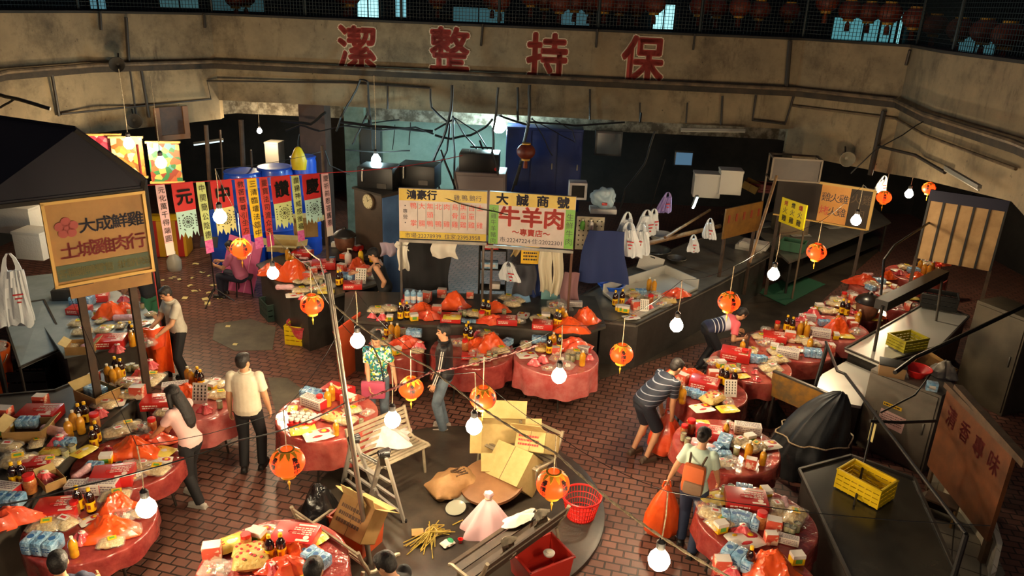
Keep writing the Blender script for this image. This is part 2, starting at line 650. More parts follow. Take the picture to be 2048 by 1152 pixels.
for k, (x0, x1, y0, y1, cl, e) in enumerate([
        (714, 760, 2, 36, (.45, .95, 1.0), .55), (790, 815, 2, 36, (.3, .75, .85), .3), (1303, 1347, 14, 60, (.45, .95, 1.0), .5),
        (905, 1010, 22, 46, (.1, .28, .32), .12), (1120, 1180, 24, 52, (.12, .3, .35), .12), (180, 215, 0, 20, (.2, .5, .6), .15), (318, 400, 0, 18, (.12, .3, .32), .12), (420, 530, 4, 24, (.08, .2, .22), .1),
        (1660, 1790, 45, 84, (.15, .5, .55), .2), (1755, 1800, 30, 90, (.35, .9, .95), .3), (1905, 1990, 55, 110, (.12, .35, .4), .12)]):
    j = 0
    yy = None
    def back(x, y):
        best = None
        d = ray(x, y)
        for j in range(8):
            for t in range(41):
                p = RP[j].lerp(RP[j + 1], t / 40) + RN[j].lerp(RN[j + 1], t / 40) * 3.15
                q = abs(d.x / d.y - p.x / p.y)
                if best is None or q < best[0]:
                    best = (q, p.y)
        return GY(x, y, best[1])
    a, b = back(x0, y1), back(x1, y1)
    h = back((x0 + x1) / 2, y0 - 6).z - a.z
    w = (b - a).length
    r = root('window_%d' % (k + 1), a.lerp(b, .5), 0, rot=(0, 0, math.atan2(b.y - a.y, b.x - a.x)))
    r['kind'] = 'structure'
    MB().box((0, 0, h / 2), (w, .02, h)).obj('pane', bulb_mat('lit window %d' % k, cl, e), r, 0)
    MB().box((0, -.02, 0), (w + .1, .06, .05)).box((0, -.02, h), (w + .1, .06, .05)).box((-w / 2, -.02, h / 2), (.05, .06, h)).box((w / 2, -.02, h / 2), (.05, .06, h)).box((0, -.02, h / 2), (.03, .05, h)).obj('frame', m_dark, r, 0)

# ground floor behind the arcade
m_gwall = mat('pale green back wall', 'a0beb2', .7, col2='86a498', ns=1.5, det=8)
m_bwall = mat('dark back wall', '2a2622', .85, col2='171513', ns=1.2, det=8)
a, b = GY(745, 330, 22), GY(1020, 330, 22)
struct(MB().box(((a.x + b.x) / 2, 22.1, 1.9), (b.x - a.x, .15, 3.8)).obj('wall_green', m_gwall, smooth=0))
struct(MB().box((0, 24.5, 2), (30, .2, 4.4)).obj('wall_back', m_bwall, smooth=0))
struct(MB().box((-12.5, 14, 2.1), (.2, 22, 4.2)).obj('wall_left', m_bwall, smooth=0))
struct(MB().box((13, 14, 2.1), (.2, 22, 4.2)).obj('wall_right', m_bwall, smooth=0))
for n, (px, Y, w, z1, m) in enumerate([(635, 18.9, .62, 4.3, mat('brown column', '4e352b', .7, col2='3a2820', ns=2)), (715, 19.6, .5, 3.9, mat('sage column', '7a8674', .7, col2='5b6654', ns=3)), (1600, 18.6, .7, 4.3, m_plaster2)]):
    c = GY(px, 330, Y)
    struct(MB().box((c.x, Y, z1 / 2), (w, w, z1)).obj('column_%d' % (n + 1), m, smooth=0))

# ================================================================ kinds of goods
random.seed(7)
m_rbox = mat('red gift carton', 'b3201d', .32, col2='c22a24', ns=3, coat=.3)
m_rprint = mat('pale print on red', 'e8cfc0', .5)
m_gold = mat('gold print', 'd9a83c', .5, col2='f0dc98', ns=20)
m_wcard = mat('white carton', 'd8cfc6', .5, col2='c9bdb2', ns=4)
m_pinkcard = mat('red and cream carton', 'c9513c', .45, col2='e2c3a8', ns=9, thr=(.48, .55))
m_print = mat('grey print', '7d6a72', .6)
m_redprint = mat('red print', 'b8262a', .5)
m_blue = mat('blue film wrapped tissue', '6f9cbe', .22, col2='bcd6e6', ns=9, bump=.9, bs=30, coat=.6, thr=(.4, .7))
m_bluep = mat('dark blue print', '2f5f96', .4)
m_glassd = mat('dark soy glass', '1d0806', .08, coat=1.0)
m_ylab = mat('yellow label', 'e8b80c', .5, col2='d9a400', ns=10)
m_ycap = mat('yellow cap', 'e6b422', .4)
m_oil = mat('golden oil', 'b8790f', .08, col2='d69a28', ns=6, coat=1.0)
m_wcap = mat('pale cap', 'dcd2b8', .4)
m_noodle = mat('noodles in clear film', 'e8d29c', .3, col2='a8823f', ns=26, bump=1.0, bs=30, coat=1.0, thr=(.3, .7))
m_film = mat('clear wrapping film', 'f0ece0', .06, alpha=.17, bump=1.0, bs=30, coat=1.0)
m_ybag = mat('yellow packet', 'e0bc1e', .3, col2='ecd66a', ns=5, bump=.5, bs=18, coat=.4)
m_wbag = mat('white packet', 'dcd2c4', .3, bump=.5, bs=18, coat=.4)
m_pink = mat('pink wrapped paper', 'd69aa0', .3, col2='e6bcbc', ns=6, bump=.8, bs=22, coat=.5)
m_can = mat('can metal', 'b9b4aa', .25, metal=.9)
m_canlab = mat('can label', 'b0a58c', .4, col2='7d8a52', ns=8)
m_jar = mat('jar contents', '8a4a2a', .2, col2='b8753c', ns=18, coat=1.0)
m_rlid = mat('red lid', 'c8201c', .35)
m_orange = mat('orange plastic bag', 'dd4a14', .3, col2='e65c22', ns=5, bump=.35, bs=14, coat=.4)
m_orange2 = mat('red orange plastic sheet', 'd63f1c', .28, col2='e4603a', ns=5, bump=.4, bs=14, coat=.5)
m_paper = mat('paper', 'ddd5c6', .75)
m_ink = mat('ink', '2b2724', .7)
m_greenp = mat('green print', '5c9a3a', .5)
m_cardb = mat('cardboard', 'a5804e', .8, col2='96723f', ns=6)
m_cardb2 = mat('pale cardboard', 'b89f68', .8, col2='a88f58', ns=5)
m_pbag = mat('pink red plastic', 'cf3c48', .25, col2='e0726e', ns=8, bump=.8, bs=18, coat=.7, thr=(.4, .7))
m_steel = mat('dull steel', '77736c', .34, metal=.85, col2='8f8b84', ns=3)
m_sbright = mat('bright steel', 'd2cfc6', .3, metal=.4, bump=.04, bs=3)
m_wood = mat('old wood', '5d452f', .7, col2='3d2c1e', ns=4)
m_blackp = mat('black plastic', '121213', .3, bump=.8, bs=8, coat=.3)


def pillow(mb, w, d, h, seed=0, nu=14, nv=10, crumple=.12, sharp=.55):
    """a filled bag: flat seams at both ends, swollen middle"""
    def f(u, v):
        a, b = u * 2 - 1, v * 2 * math.pi
        t = max(1 - abs(a) ** 3, 0) ** sharp
        n = noise.noise(V((a * 2.5 + seed * 9, math.cos(b) * 1.8, math.sin(b) * 1.8)))
        k = 1 + crumple * n * 2
        z = math.sin(b) * h / 2 * max(t, .06) * k
        return V((a * w / 2, math.cos(b) * d / 2 * (.82 + .18 * t) * (1 + crumple * n), max(z, -h * .42) + h * .42))
    rings = [[f(i / nu, j / nv) for j in range(nv)] for i in range(nu + 1)]
    return mb.loft(rings)


def heap(mb, w, d, h, seed, n=20, tent=.5):
    """crumpled plastic sheet lying in sharp folds, closed underneath"""
    rings = []
    S = V((seed * 7.3, seed * 3.1, 0))
    px_, py_ = .25 * math.sin(seed * 5.1), .25 * math.cos(seed * 3.7)
    for i in range(n + 1):
        row = []
        for j in range(2 * n):
            r = i / n
            t = math.pi * j / n
            edge = 1 + .45 * noise.noise(V((math.cos(t) * 1.3, math.sin(t) * 1.3, seed * 5))) + .2 * noise.noise(V((math.cos(t) * 3, math.sin(t) * 3, seed * 2)))
            x, y = math.cos(t) * r * edge, math.sin(t) * r * edge
            q = V((x * 1.1, y * 1.1, 0)) + S
            rid = noise.ridged_multi_fractal(q, .9, 2.1, 3, 1., 2.)
            rid = min(rid, 2.2) / 2.2
            e = math.hypot(x - px_ * (1 - r), y - py_ * (1 - r))
            z = h * max(0, 1 - r ** 1.7) * (tent * (1.15 - .5 * e) + (1 - tent) * 1.3 * rid) + h * .3 * (rid - .3) * (1 - r ** 4)
            row.append(V((x * w / 2, y * d / 2, max(z, .003) + .004)))
        rings.append(row)
    base = [[V((p.x * k, p.y * k, 0)) for p in rings[-1]] for k in (1, .02)]
    c0 = rings[1][0].copy()
    for p in rings[1][1:]:
        c0 += p
    c0 /= 2 * n
    rings[0] = [c0 + (p - c0) * .05 for p in rings[1]]
    return mb.loft(rings + base)


def lines(mb, x0, x1, y, z, n, dy, hh=.012, seed=1, t=.0015):
    """rows of small print as short raised strips on a top face"""
    rnd = random.Random(seed)
    for k in range(n):
        x = x0
        while x < x1 - .01:
            w = rnd.uniform(.012, .04)
            w = min(w, x1 - x)
            mb.box((x + w / 2, y - k * dy, z), (w, hh, t))
            x += w + .008
    return mb


def lines_front(mb, x0, x1, y, z, n, dz, hh=.012, seed=1):
    rnd = random.Random(seed)
    for k in range(n):
        x = x0
        while x < x1 - .01:
            w = min(rnd.uniform(.012, .04), x1 - x)
            mb.box((x + w / 2, y, z - k * dz), (w, .0015, hh))
            x += w + .008
    return mb


PROTO = {}


def proto(code, name, cat, desc, group, r=None):
    r = root(name)
    PROTO[code] = (r, cat, desc, group)
    return r


r = proto('rb', 'gift_carton', 'box', 'red gift carton with pale print', 'red gift cartons on the stalls')
q_ = MB().box((0, 0, .057), (.38, .27, .114), bev=.004).obj('carton', m_rbox, r)
mb = lines(MB(), -.02, .16, .06, .1155, 4, .026, .011, 3)
mb.box((.08, .1, .1155), (.16, .02, .0015))
mb.box((.1, -.1, .1155), (.12, .025, .0015))
lines_front(mb, -.16, .02, -.136, .075, 2, .03, .014, 5)
mb.lathe([(.0, -.001), (.026, -.001), (.026, .001), (0, .001)], 14, (.12, -.06, .1155))
mb.obj('print', m_rprint, q_, 0)
mb = MB(); mb.tube([(-.06, 0, .114), (-.05, 0, .128), (.05, 0, .128), (.06, 0, .114)], .006, 6)
mb.obj('handle', m_rbox, r)

r = proto('rg', 'noodle_gift_box', 'box', 'red gift box with golden picture', 'red gift boxes')
MB().box((0, 0, .06), (.4, .28, .12), bev=.004).obj('carton', m_rbox, r)
mb = MB()
for k in range(9):
    mb.tube([(-.12 + k * .012, .05 - k * .006, .1215), (-.05 + k * .01, .0 + .02 * math.sin(k * 2), .123), (.05, -.05 + .012 * k, .1215)], .004, 5)
mb.obj('picture', m_gold, r)
lines(MB(), .07, .17, .09, .1215, 5, .03, .012, 9).obj('print', m_rprint, r, 0)

r = proto('nc', 'long_carton', 'box', 'long white and pink carton', 'long white cartons')
q_ = MB().box((0, 0, .065), (.36, .15, .13), bev=.003).obj('carton', m_wcard, r)
mb = lines(MB(), -.16, .16, .045, .131, 4, .03, .013, 2)
lines_front(mb, -.15, .15, -.076, .1, 3, .03, .014, 6)
mb.obj('print', m_print, q_, 0)
MB().box((.181, 0, .065), (.002, .146, .126)).obj('end_panel', m_redprint, r, 0)

r = proto('sc', 'small_carton', 'box', 'small red and white carton', 'small cartons')
MB().box((0, 0, .08), (.16, .12, .16), bev=.003).obj('carton', m_pinkcard, r)
MB().box((0, 0, .161), (.15, .11, .002)).obj('top_panel', m_wcard, r, 0)

r = proto('tp', 'tissue_pack', 'tissue pack', 'light blue wrapped tissue pack', 'blue tissue packs')
mb = MB()
for k in range(3):
    mb.box((-.1 + k * .1, 0, .07), (.105, .19, .14), bev=.025)
mb.obj('pack', m_blue, r, 50)
mb = MB()
for k in range(3):
    mb.lathe([(.0, 0), (.03, 0), (.03, .002), (0, .002)], 12, (-.1 + k * .1, 0, .1395))
    lines_front(mb, -.135 + k * .1, -.065 + k * .1, -.0955, .09, 2, .025, .01, k)
mb.obj('print', m_bluep, r, 0)

r = proto('bt', 'water_pack', 'bottle pack', 'pale blue bottle on red carton', 'blue bottles')
MB().lathe([(.045, 0), (.05, .02), (.05, .17), (.045, .2), (.02, .215), (.02, .235), (0, .235)], 16).obj('bottle', m_blue, r)
MB().lathe([(.051, .06), (.051, .13)], 16, cap=False).obj('label', m_wcard, r)

r = proto('sb', 'sauce_bottle', 'bottle', 'dark sauce bottle with yellow label', 'sauce bottles')
MB().lathe([(.044, 0), (.048, .01), (.048, .19), (.044, .215), (.024, .245), (.017, .26), (.017, .275), (0, .275)], 18).obj('bottle', m_glassd, r, 50)
q_ = MB().lathe([(.0488, .03), (.0488, .145)], 18, cap=False).obj('label', m_ylab, r)
MB().lathe([(.021, .268), (.021, .3), (.015, .305), (0, .305)], 12).obj('cap', m_ycap, r)
mb = MB()
for a in (-.5, .3, 1.6, 3.2):
    c, s_ = math.cos(a - 1.57), math.sin(a - 1.57)
    mb.box((c * .0492, s_ * .0492, .09), (.028, .001, .05), (0, 0, a))
mb.obj('label_print', mat('rust print', '8a3a12', .5), q_, 0)

r = proto('ob', 'oil_bottle', 'bottle', 'clear bottle of golden oil', 'oil bottles')
MB().lathe([(.044, 0), (.05, .012), (.05, .06), (.045, .075), (.05, .09), (.05, .17), (.04, .2), (.02, .225), (.016, .24), (0, .24)], 18).obj('bottle', m_oil, r, 50)
MB().lathe([(.0185, .235), (.0185, .262), (0, .264)], 12).obj('cap', m_wcap, r)

for i in range(2):
    r = proto('nb%d' % i, 'noodle_bag', 'noodle bag', 'clear bag of dried noodles', 'bags of dried noodles')
    mb = MB()
    pillow(mb, .3, .2, .1, i + 1, crumple=.16)
    mb.obj('noodles', m_noodle, r, 45)
    mb = MB(); pillow(mb, .335, .225, .118, i + 4, crumple=.24, nu=18, nv=14)
    mb.obj('film', m_film, r, 18)
    MB().box((.02, .0, .108), (.1, .075, .004), (.1 * i, .1, .3)).obj('label', (m_wcard, m_ylab)[i], r, 0)
    MB().box((.02, .0, .1115), (.06, .03, .003), (.1 * i, .1, .3)).obj('label_print', (m_redprint, m_greenp)[i], r, 0)

r = proto('wb', 'rice_block', 'food pack', 'large pack of pale noodles', 'large noodle packs')
mb = MB(); pillow(mb, .3, .22, .12, 8, crumple=.06, sharp=.35); mb.obj('noodles', mat('pale noodles', 'd3b56e', .35, col2='c09a52', ns=22, bump=.6, bs=40, coat=.6), r, 45)
mb = MB()
for k in range(9):
    a = k * 2.4
    mb.lathe([(0, 0), (.014, 0), (.014, .003), (0, .003)], 8, (-.11 + k * .027, .05 * math.sin(a), .1165 - abs(k - 4) * .004))
mb.obj('print', m_redprint, r, 0)

r = proto('yb', 'snack_packet', 'packet', 'flat yellow snack packet', 'yellow packets')
mb = MB(); pillow(mb, .3, .22, .045, 3, crumple=.1); q_ = mb.obj('packet', m_ybag, r, 40)
mb = MB(); mb.sphere((.03, 0, .032), (.07, .05, .01), 2); mb.obj('picture', m_wbag, q_)
mb = lines(MB(), -.1, -.03, .03, .0405, 2, .03, .014, 4); mb.obj('print', m_redprint, q_, 0)

r = proto('rw', 'printed_packet', 'packet', 'flat white packet printed with red', 'red and white packets')
mb = MB(); pillow(mb, .32, .24, .04, 5, crumple=.08); mb.obj('packet', m_wbag, r, 40)
mb = MB(); mb.sphere((.06, .02, .028), (.075, .07, .009)); mb.sphere((-.02, -.05, .027), (.08, .035, .009)); mb.obj('picture', m_redprint, r)
mb = MB(); mb.sphere((.07, .03, .036), (.03, .03, .005)); mb.sphere((-.07, .06, .033), (.025, .02, .005)); mb.obj('print', m_ylab, r)

r = proto('pr', 'paper_roll', 'paper roll', 'pink wrapped roll of paper', 'pink paper rolls')
mb = MB()
mb.loft([[V((x, math.cos(2 * math.pi * j / 14) * q, .055 + math.sin(2 * math.pi * j / 14) * q * .95)) for j in range(14)] for x, q in ((-.17, .012), (-.15, .045), (-.13, .055), (-.05, .05), (-.045, .053), (.04, .05), (.045, .055), (.13, .055), (.15, .045), (.17, .012))])
mb.obj('roll', m_pink, r, 50)

r = proto('cn', 'tin_can', 'can', 'small pale tin can', 'tin cans')
MB().lathe([(.038, 0), (.038, .1)], 16, cap=True).obj('body', m_canlab, r)
MB().lathe([(.0, .1), (.034, .1), (.034, .106), (.039, .106), (.039, .1)], 16, cap=False).obj('rim', m_can, r)

r = proto('jr', 'pickle_jar', 'jar', 'glass jar with a red lid', 'jars with red lids')
MB().lathe([(.045, 0), (.055, .01), (.055, .13), (.042, .15), (0, .15)], 18).obj('jar', m_jar, r, 50)
MB().lathe([(.048, .145), (.05, .15), (.05, .185), (.044, .19), (0, .19)], 18).obj('lid', m_rlid, r)

r = proto('gb', 'tea_carton', 'box', 'small yellow and white carton', 'small yellow cartons')
MB().box((0, 0, .06), (.13, .1, .12), bev=.003).obj('carton', m_ylab, r)
MB().box((0, -.003, .1), (.132, .1, .042)).obj('top_band', m_wcard, r, 0)
MB().box((0, -.0512, .05), (.07, .002, .05)).obj('picture', m_greenp, r, 0)

r = proto('ct', 'can_tray', 'tray of cans', 'wrapped tray of white-topped cans', 'trays of cans')
MB().box((0, 0, .02), (.33, .25, .04)).obj('tray', m_rbox, r)
for i in range(4):
    for j in range(3):
        o = MB().lathe([(.036, 0), (.036, .085), (.033, .092), (0, .092)], 14, (-.12 + i * .08, -.08 + j * .08, .005)).obj('can', m_wcard, r)
        MB().lathe([(.034, .03), (.037, .03), (.037, .06), (.034, .06)], 14, (-.12 + i * .08, -.08 + j * .08, .01), cap=False).obj('label', m_redprint, o)

for i, (w, d, h) in enumerate([(.5, .36, .15), (.62, .36, .17), (.42, .34, .2)]):
    r = proto('og%d' % i, 'plastic_bag', 'plastic bag', 'crumpled orange plastic bag', 'orange bags')
    mb = MB(); heap(mb, w, d, h, i + 1.5); mb.obj('sheet', m_orange if i != 1 else m_orange2, r, 24)
r = proto('pb', 'pink_plastic_pack', 'food pack', 'shiny pink wrapped pack', 'pink packs')
mb = MB(); heap(mb, .22, .18, .1, 6.2, tent=.75); mb.obj('pack', m_pbag, r, 30)
mb = MB(); mb.sphere((.01, .0, .1), (.04, .03, .012)); mb.obj('seal', m_wbag, r)
r = proto('cl', 'clear_packet', 'food pack', 'clear packet of mixed goods', 'clear packets')
mb = MB()
rr = random.Random(3)
for k in range(12):
    mb.sphere((rr.uniform(-.09, .09), rr.uniform(-.06, .06), rr.uniform(.025, .06)), (.03, .024, .022), 1)
mb.obj('contents', patches('assorted dry goods', ['e6ddc8', 'b8402c', 'd8b048', 'e8e2d4', '8a9a50', 'cf9a6a'], 11, .35), r)
mb = MB(); pillow(mb, .3, .22, .11, 9, crumple=.3, nu=18, nv=14); mb.obj('film', m_film, r, 25)
r = proto('nt', 'written_note', 'paper note', 'white paper note with handwriting', 'paper notes')
q_ = MB().box((0, 0, .12), (.17, .004, .24), (-.35, 0, 0)).obj('sheet', m_paper, r, 0)
mb = MB()
for k in range(4):
    for j in range(5):
        z = .2 - j * .035
        mb.box((-.06 + k * .04, -.004 + (z - .12) * .365, z), (.012, .004, .022), (-.35, 0, 0))
mb.obj('handwriting', m_ink, q_, 0)
r = proto('cb', 'open_carton', 'box', 'open cardboard tray', 'cardboard trays')
mb = MB()
mb.box((0, 0, .004), (.34, .26, .008))
for sx in (-1, 1):
    mb.box((sx * .168, 0, .06), (.006, .26, .12)); mb.box((0, sx * .128, .06), (.34, .006, .12))
mb.obj('tray', m_cardb, r, 0)
for sx in (-1, 1):
    MB().box((sx * .2, 0, .145), (.11, .25, .005), (0, sx * -.6, 0)).obj('flap', m_cardb2, r, 0)

PLACED = []      # (object, code, place phrase, px)
VAR = {'nb': 2, 'og': 3}
_vc = {}


def put(txt, place, z, grp=None, seed=0, base=0):
    """goods on a surface: 'kind px py [turn] [scale] [+lift]' separated by ;"""
    rnd = random.Random(seed + 11)
    for it in txt.split(';'):
        f = it.split()
        if not f:
            continue
        code, px, py = f[0], float(f[1]), float(f[2])
        rz, sc, up = rnd.uniform(-.5, .5), 1., 0.
        k = 0
        for q in f[3:]:
            if q[0] == '+':
                up = float(q[1:])
            elif k == 0:
                rz = R(float(q)); k = 1
            else:
                sc = float(q)
        c = code
        if code in VAR:
            _vc[code] = _vc.get(code, -1) + 1
            c = code + str(_vc[code] % VAR[code])
        src, cat, desc, group = PROTO[c]
        p = G(px, py, z + up)
        o = dup(src, p, (0, 0, rz), sc)
        o['category'] = cat
        PLACED.append((o, code, desc, place, px, group))


NUMW = ['zero', 'one', 'two', 'three', 'four', 'five', 'six', 'seven', 'eight', 'nine', 'ten', 'eleven', 'twelve']
ORDW = ['', 'second', 'third', 'fourth', 'fifth', 'sixth', 'seventh', 'eighth', 'ninth', 'tenth']


SHORT = dict(rb='red carton', rg='red gift box', nc='long carton', sc='small carton', tp='tissue pack', bt='blue bottle', sb='sauce bottle', ob='oil bottle', nb='noodle bag', wb='large noodle pack', yb='yellow packet', rw='printed packet', pr='pink roll', cn='tin can', jr='jar', gb='yellow carton', ct='can tray', og='orange bag', pb='pink pack', cl='mixed packet', nt='paper note', cb='cardboard tray')


def label_goods():
    sets = {}
    per = {}
    for t in PLACED:
        per.setdefault(t[3], []).append(t)
    for t in PLACED:
        sets.setdefault((t[2], t[3]), []).append(t)
    for (desc, place), ts in sets.items():
        ts.sort(key=lambda t: t[4])
        n = len(ts)
        single = [u for u in per[place] if sum(1 for w in per[place] if w[2] == u[2]) == 1]
        near = []
        if n > 1 and single:
            near = [min(single, key=lambda u: (u[0].location - t[0].location).length) for t in ts]
        for i, t in enumerate(ts):
            if near and sum(1 for u in near if u is near[i]) == 1 and (near[i][0].location - t[0].location).length < .32:
                lab = desc + ' beside the ' + SHORT[near[i][1]] + ' ' + place
                if len(lab.replace('-', ' ').split()) <= 16:
                    tag(t[0], lab, t[0]['category'], t[5] + ' ' + place)
                    continue
            if n == 1:
                pre = ''
            elif n == 2:
                pre = ('left ', 'right ')[i]
            elif i == 0:
                pre = 'leftmost '
            elif i == n - 1:
                pre = 'rightmost '
            elif n == 3:
                pre = 'middle '
            else:
                pre = ORDW[i] + ' from left '
            tag(t[0], pre + desc + ' ' + place, t[0]['category'], t[5] + ' ' + place)
    for c in PROTO.values():
        for k in kids(c[0]):
            for g in kids(k):
                bpy.data.objects.remove(g)
            bpy.data.objects.remove(k)
        bpy.data.objects.remove(c[0])

# ================================================================ round tables under red plastic
m_cloth = mat('thin red plastic cloth', '9a3a34', .2, col2='b05a4c', ns=4, bump=.7, bs=9, coat=.35)
m_cloth2 = mat('dark red plastic cloth', '7d2a28', .2, col2='9d443c', ns=4, bump=.75, bs=10, coat=.35)
m_cloth3 = mat('pink red plastic cloth', 'b04c48', .2, col2='c4736c', ns=4, bump=.75, bs=10, coat=.35)
m_top = mat('table plywood', '5a4030', .6)
m_leg = mat('table leg steel', '4a443e', .4, metal=.7)


def table(px, py, w, short, label, skirt=.32, m=None, z=.75, seed=1, cover=True):
    c = G(px, py, z)
    d = ray(px, py)
    depth = (c - V((0, 0, EYE))).dot(_F)
    rad = w / 2 * depth / FOC
    t = root('round_table', (c.x, c.y, 0), seed * .7, label, 'table', 'round tables under red plastic')
    MB().lathe([(0, z - .035), (rad - .02, z - .035), (rad - .015, z - .02), (rad - .02, z - .006), (0, z - .006)], 40, cap=False).obj('tabletop', m_top, t)
    for k in range(4):
        a = k * math.pi / 2 + .78
        MB().cyl((math.cos(a) * rad * .55, math.sin(a) * rad * .55, z - .03), (math.cos(a) * rad * .72, math.sin(a) * rad * .72, 0), .016, n=8).obj('leg', m_leg, t)
    N = 96

    def f(r, a, drop):
        q = V((math.cos(a) * 2.2, math.sin(a) * 2.2, seed * 4.1 + drop * 1.2))
        fold = math.sin(a * 13 + 2.5 * noise.noise(q)) * .5 + noise.noise(q * 2) * .9
        rr = r + drop * (.05 + .15 * fold) * .7 + .004
        zz = z + .004 + noise.noise(V((math.cos(a) * r * 4, math.sin(a) * r * 4, seed))) * .004 * (r < rad)
        return V((math.cos(a) * rr, math.sin(a) * rr, zz - drop))
    rings = []
    for r in (.05, .3, .6, .85, .97):
        rings.append([f(rad * r, 2 * math.pi * j / N, 0) for j in range(N)])
    for k in (0, .02, .08, .2, .45, .75, 1):
        rings.append([f(rad + .012 * min(k * 20, 1), 2 * math.pi * j / N, skirt * k * (1 + .22 * noise.noise(V((math.cos(2 * math.pi * j / N) * 1.5, math.sin(2 * math.pi * j / N) * 1.5, seed * 2.))))) for j in range(N)])
    mb = MB()
    mb.loft(rings, cap=False)
    mb.bm.faces.new([v for v in list(mb.bm.verts)[:N]])
    o = mb.obj('tablecloth', m or m_cloth, smooth=60, loc=(c.x, c.y, 0))
    tag(o, 'red plastic cloth on the table ' + short, 'tablecloth', 'red plastic tablecloths')
    return c


T = table
T(655, 830, 198, 'beside the ladder', 'round table under red plastic beside the aluminium ladder', .42, m_cloth, seed=1)
put('ct 606 845 -8 1; nc 628 812 -28; tp 622 795 -20 .9; tp 642 803 10 .8; rg 676 790 -22 1; jr 640 812 0 .9; ob 656 812; ob 664 800; sc 698 815 -30 1.2; yb 606 862 25 1.1; rw 637 872 30 1.15; wb 668 840 -20 1; pr 632 842 60 .7; cn 588 838; nb 690 845; nb 705 825 25 .8; pb 655 838 0 .8', 'on the round table beside the ladder', .765, seed=1)

T(548, 1132, 292, 'at the bottom edge left of the orange bin', 'round table under red plastic left of the orange bin at bottom', .4, m_cloth2, seed=2)
put('yb 458 1092 40 1.2; jr 494 1098 0 1; wb 505 1130 15 1.2; wb 498 1108 10 1; sb 541 1120; sb 564 1117; rb 592 1085 -6 1.15; gb 516 1082 -15 1.2; rw 520 1066 20 .9; og 598 1108 20 .9; tp 633 1128 -30 .9; tp 622 1112 -40 .7; sc 426 1118 15 1.1; cl 432 1145; og 575 1140 0 .9; rw 555 1067 10 .8; pb 545 1142', 'on round table left of orange bin', .765, seed=2)

T(393, 800, 172, 'behind the long-haired woman', 'round table under red plastic behind the long-haired woman', .42, m_cloth3, seed=3)
put('rb 318 812 10 1.05; og 372 798 15 1.1; nt 402 806 0 1.2; sb 398 772; sb 404 778; ob 384 772; ob 378 766; nc 352 782 20 .95; nb 432 772; nb 440 795; pb 410 822; yb 345 826; gb 414 778; gb 424 780 ; cn 440 815; nb 330 830 0 .8', 'on table behind the long-haired woman', .765, seed=3)

T(258, 922, 204, 'in front of the long-haired woman', 'round table under red plastic in front of the long-haired woman', .26, m_cloth2, seed=4)
put('og 272 905 -10 1.35; og 305 888 20 .9; sb 190 897; sb 196 885; rb 228 962 15 1.15; pr 166 952 80 .9; tp 190 938 0 .6; jr 306 862 0 1; nb 255 858; nb 235 870 30 1; yb 325 905; nb 312 945; gb 214 925 ; cl 285 862; rw 322 925 15 .8; nb 285 935 0 .8; pb 322 885', 'on table facing the long-haired woman', .765, seed=4)

T(182, 1048, 240, 'in the lower left under the bulb', 'round table under red plastic in the lower left under a bulb', .22, m_cloth2, seed=5)
put('nc 170 985 8; nc 205 982 5; rb 118 1028 12 1.1; sb 160 1020; sb 184 1024; og 235 1015 30 .9; og 222 1062 10 1.15; nb 92 1058; nb 128 1050; tp 88 1100 -5 1.1; jr 152 1028 0 .9; pb 165 1080; nb 232 998; cl 245 1040', 'on the lower left round table', .765, seed=5)

T(792, 692, 112, 'behind the floral-shirted woman', 'round table under red plastic behind the floral-shirted woman', .4, m_cloth, seed=6)
put('sb 774 672; ob 783 674; yb 798 660; tp 829 672 5 .8; tp 828 671 -5 .8 +.12; og 810 690 20 .9; nb 803 668; pb 838 696 0 1.1; cl 760 668; ob 795 676; nb 762 690; nb 835 705 0 .7', 'on table behind the floral-shirted woman', .765, seed=6)

T(945, 700, 166, 'behind the man with striped sleeves', 'round table under red plastic behind the man with striped sleeves', .38, m_cloth2, seed=7)
put('sb 932 682; sb 941 688; sb 936 676; jr 930 700 0 1; og 982 697 15 1.3; nb 972 672; nb 995 668 0 .8; tp 1014 690 60 .7; rb 938 716 0 .6; rw 965 716; nb 1000 705; cl 918 690; pb 955 672; cn 978 715; cn 990 716; og 957 694', 'on table behind the striped-sleeve man', .765, seed=7)

T(1112, 712, 168, 'left of the steel grey stall end', 'round table under pink plastic right of the centre stall', .42, m_cloth3, seed=8)
put('nb 1052 695 90 .9; rw 1054 712 20 1; tp 1078 685 0 .8; wb 1082 700 85 .9; sb 1098 708; sc 1111 708 0 .8; ob 1106 694; sb 1118 704; og 1142 697 10 1.1; pb 1085 722; pb 1068 728 ; nb 1150 712; cl 1118 722; cn 1135 720; cn 1145 722; cn 1155 718; nc 1164 702 -25 .7; cl 1130 735', 'on table right of centre stall', .765, seed=8)

T(1532, 1162, 205, 'at the bottom edge right', 'round table under red plastic at the bottom edge right of centre', .4, m_cloth2, seed=9)
put('tp 1476 1128 -40 1.1; og 1540 1148 5 1.35; sc 1442 1142 0 1; sb 1496 1142; pb 1462 1150; gb 1592 1125; cl 1455 1128', 'on round table at bottom edge', .765, seed=9)

T(1512, 1040, 232, 'beside the mint-shirted woman', 'round table under red plastic beside the mint-shirted woman', .27, m_cloth2, seed=10)
put('yb 1432 1000 20 1.2; cn 1448 988; cn 1460 986; rb 1490 1012 -8 1.2; pr 1570 1012 80 .7; nb 1552 1022 80 1; nb 1588 1040 60 1.1; tp 1466 1045 -10 .9; tp 1492 1050 -25 .9; jr 1520 1055 0 1.1; sc 1545 1062 -15 1; sc 1540 1085 0 .8; cn 1572 1066; cn 1582 1070; cn 1592 1062; rw 1490 1082 20 1.2; pb 1482 1066 0 1.1; nb 1425 1035; nb 1440 1052 ; nc 1575 1085 -20 .6; gb 1440 1062; cl 1418 1020', 'on table beside the mint-shirted woman', .765, seed=10)

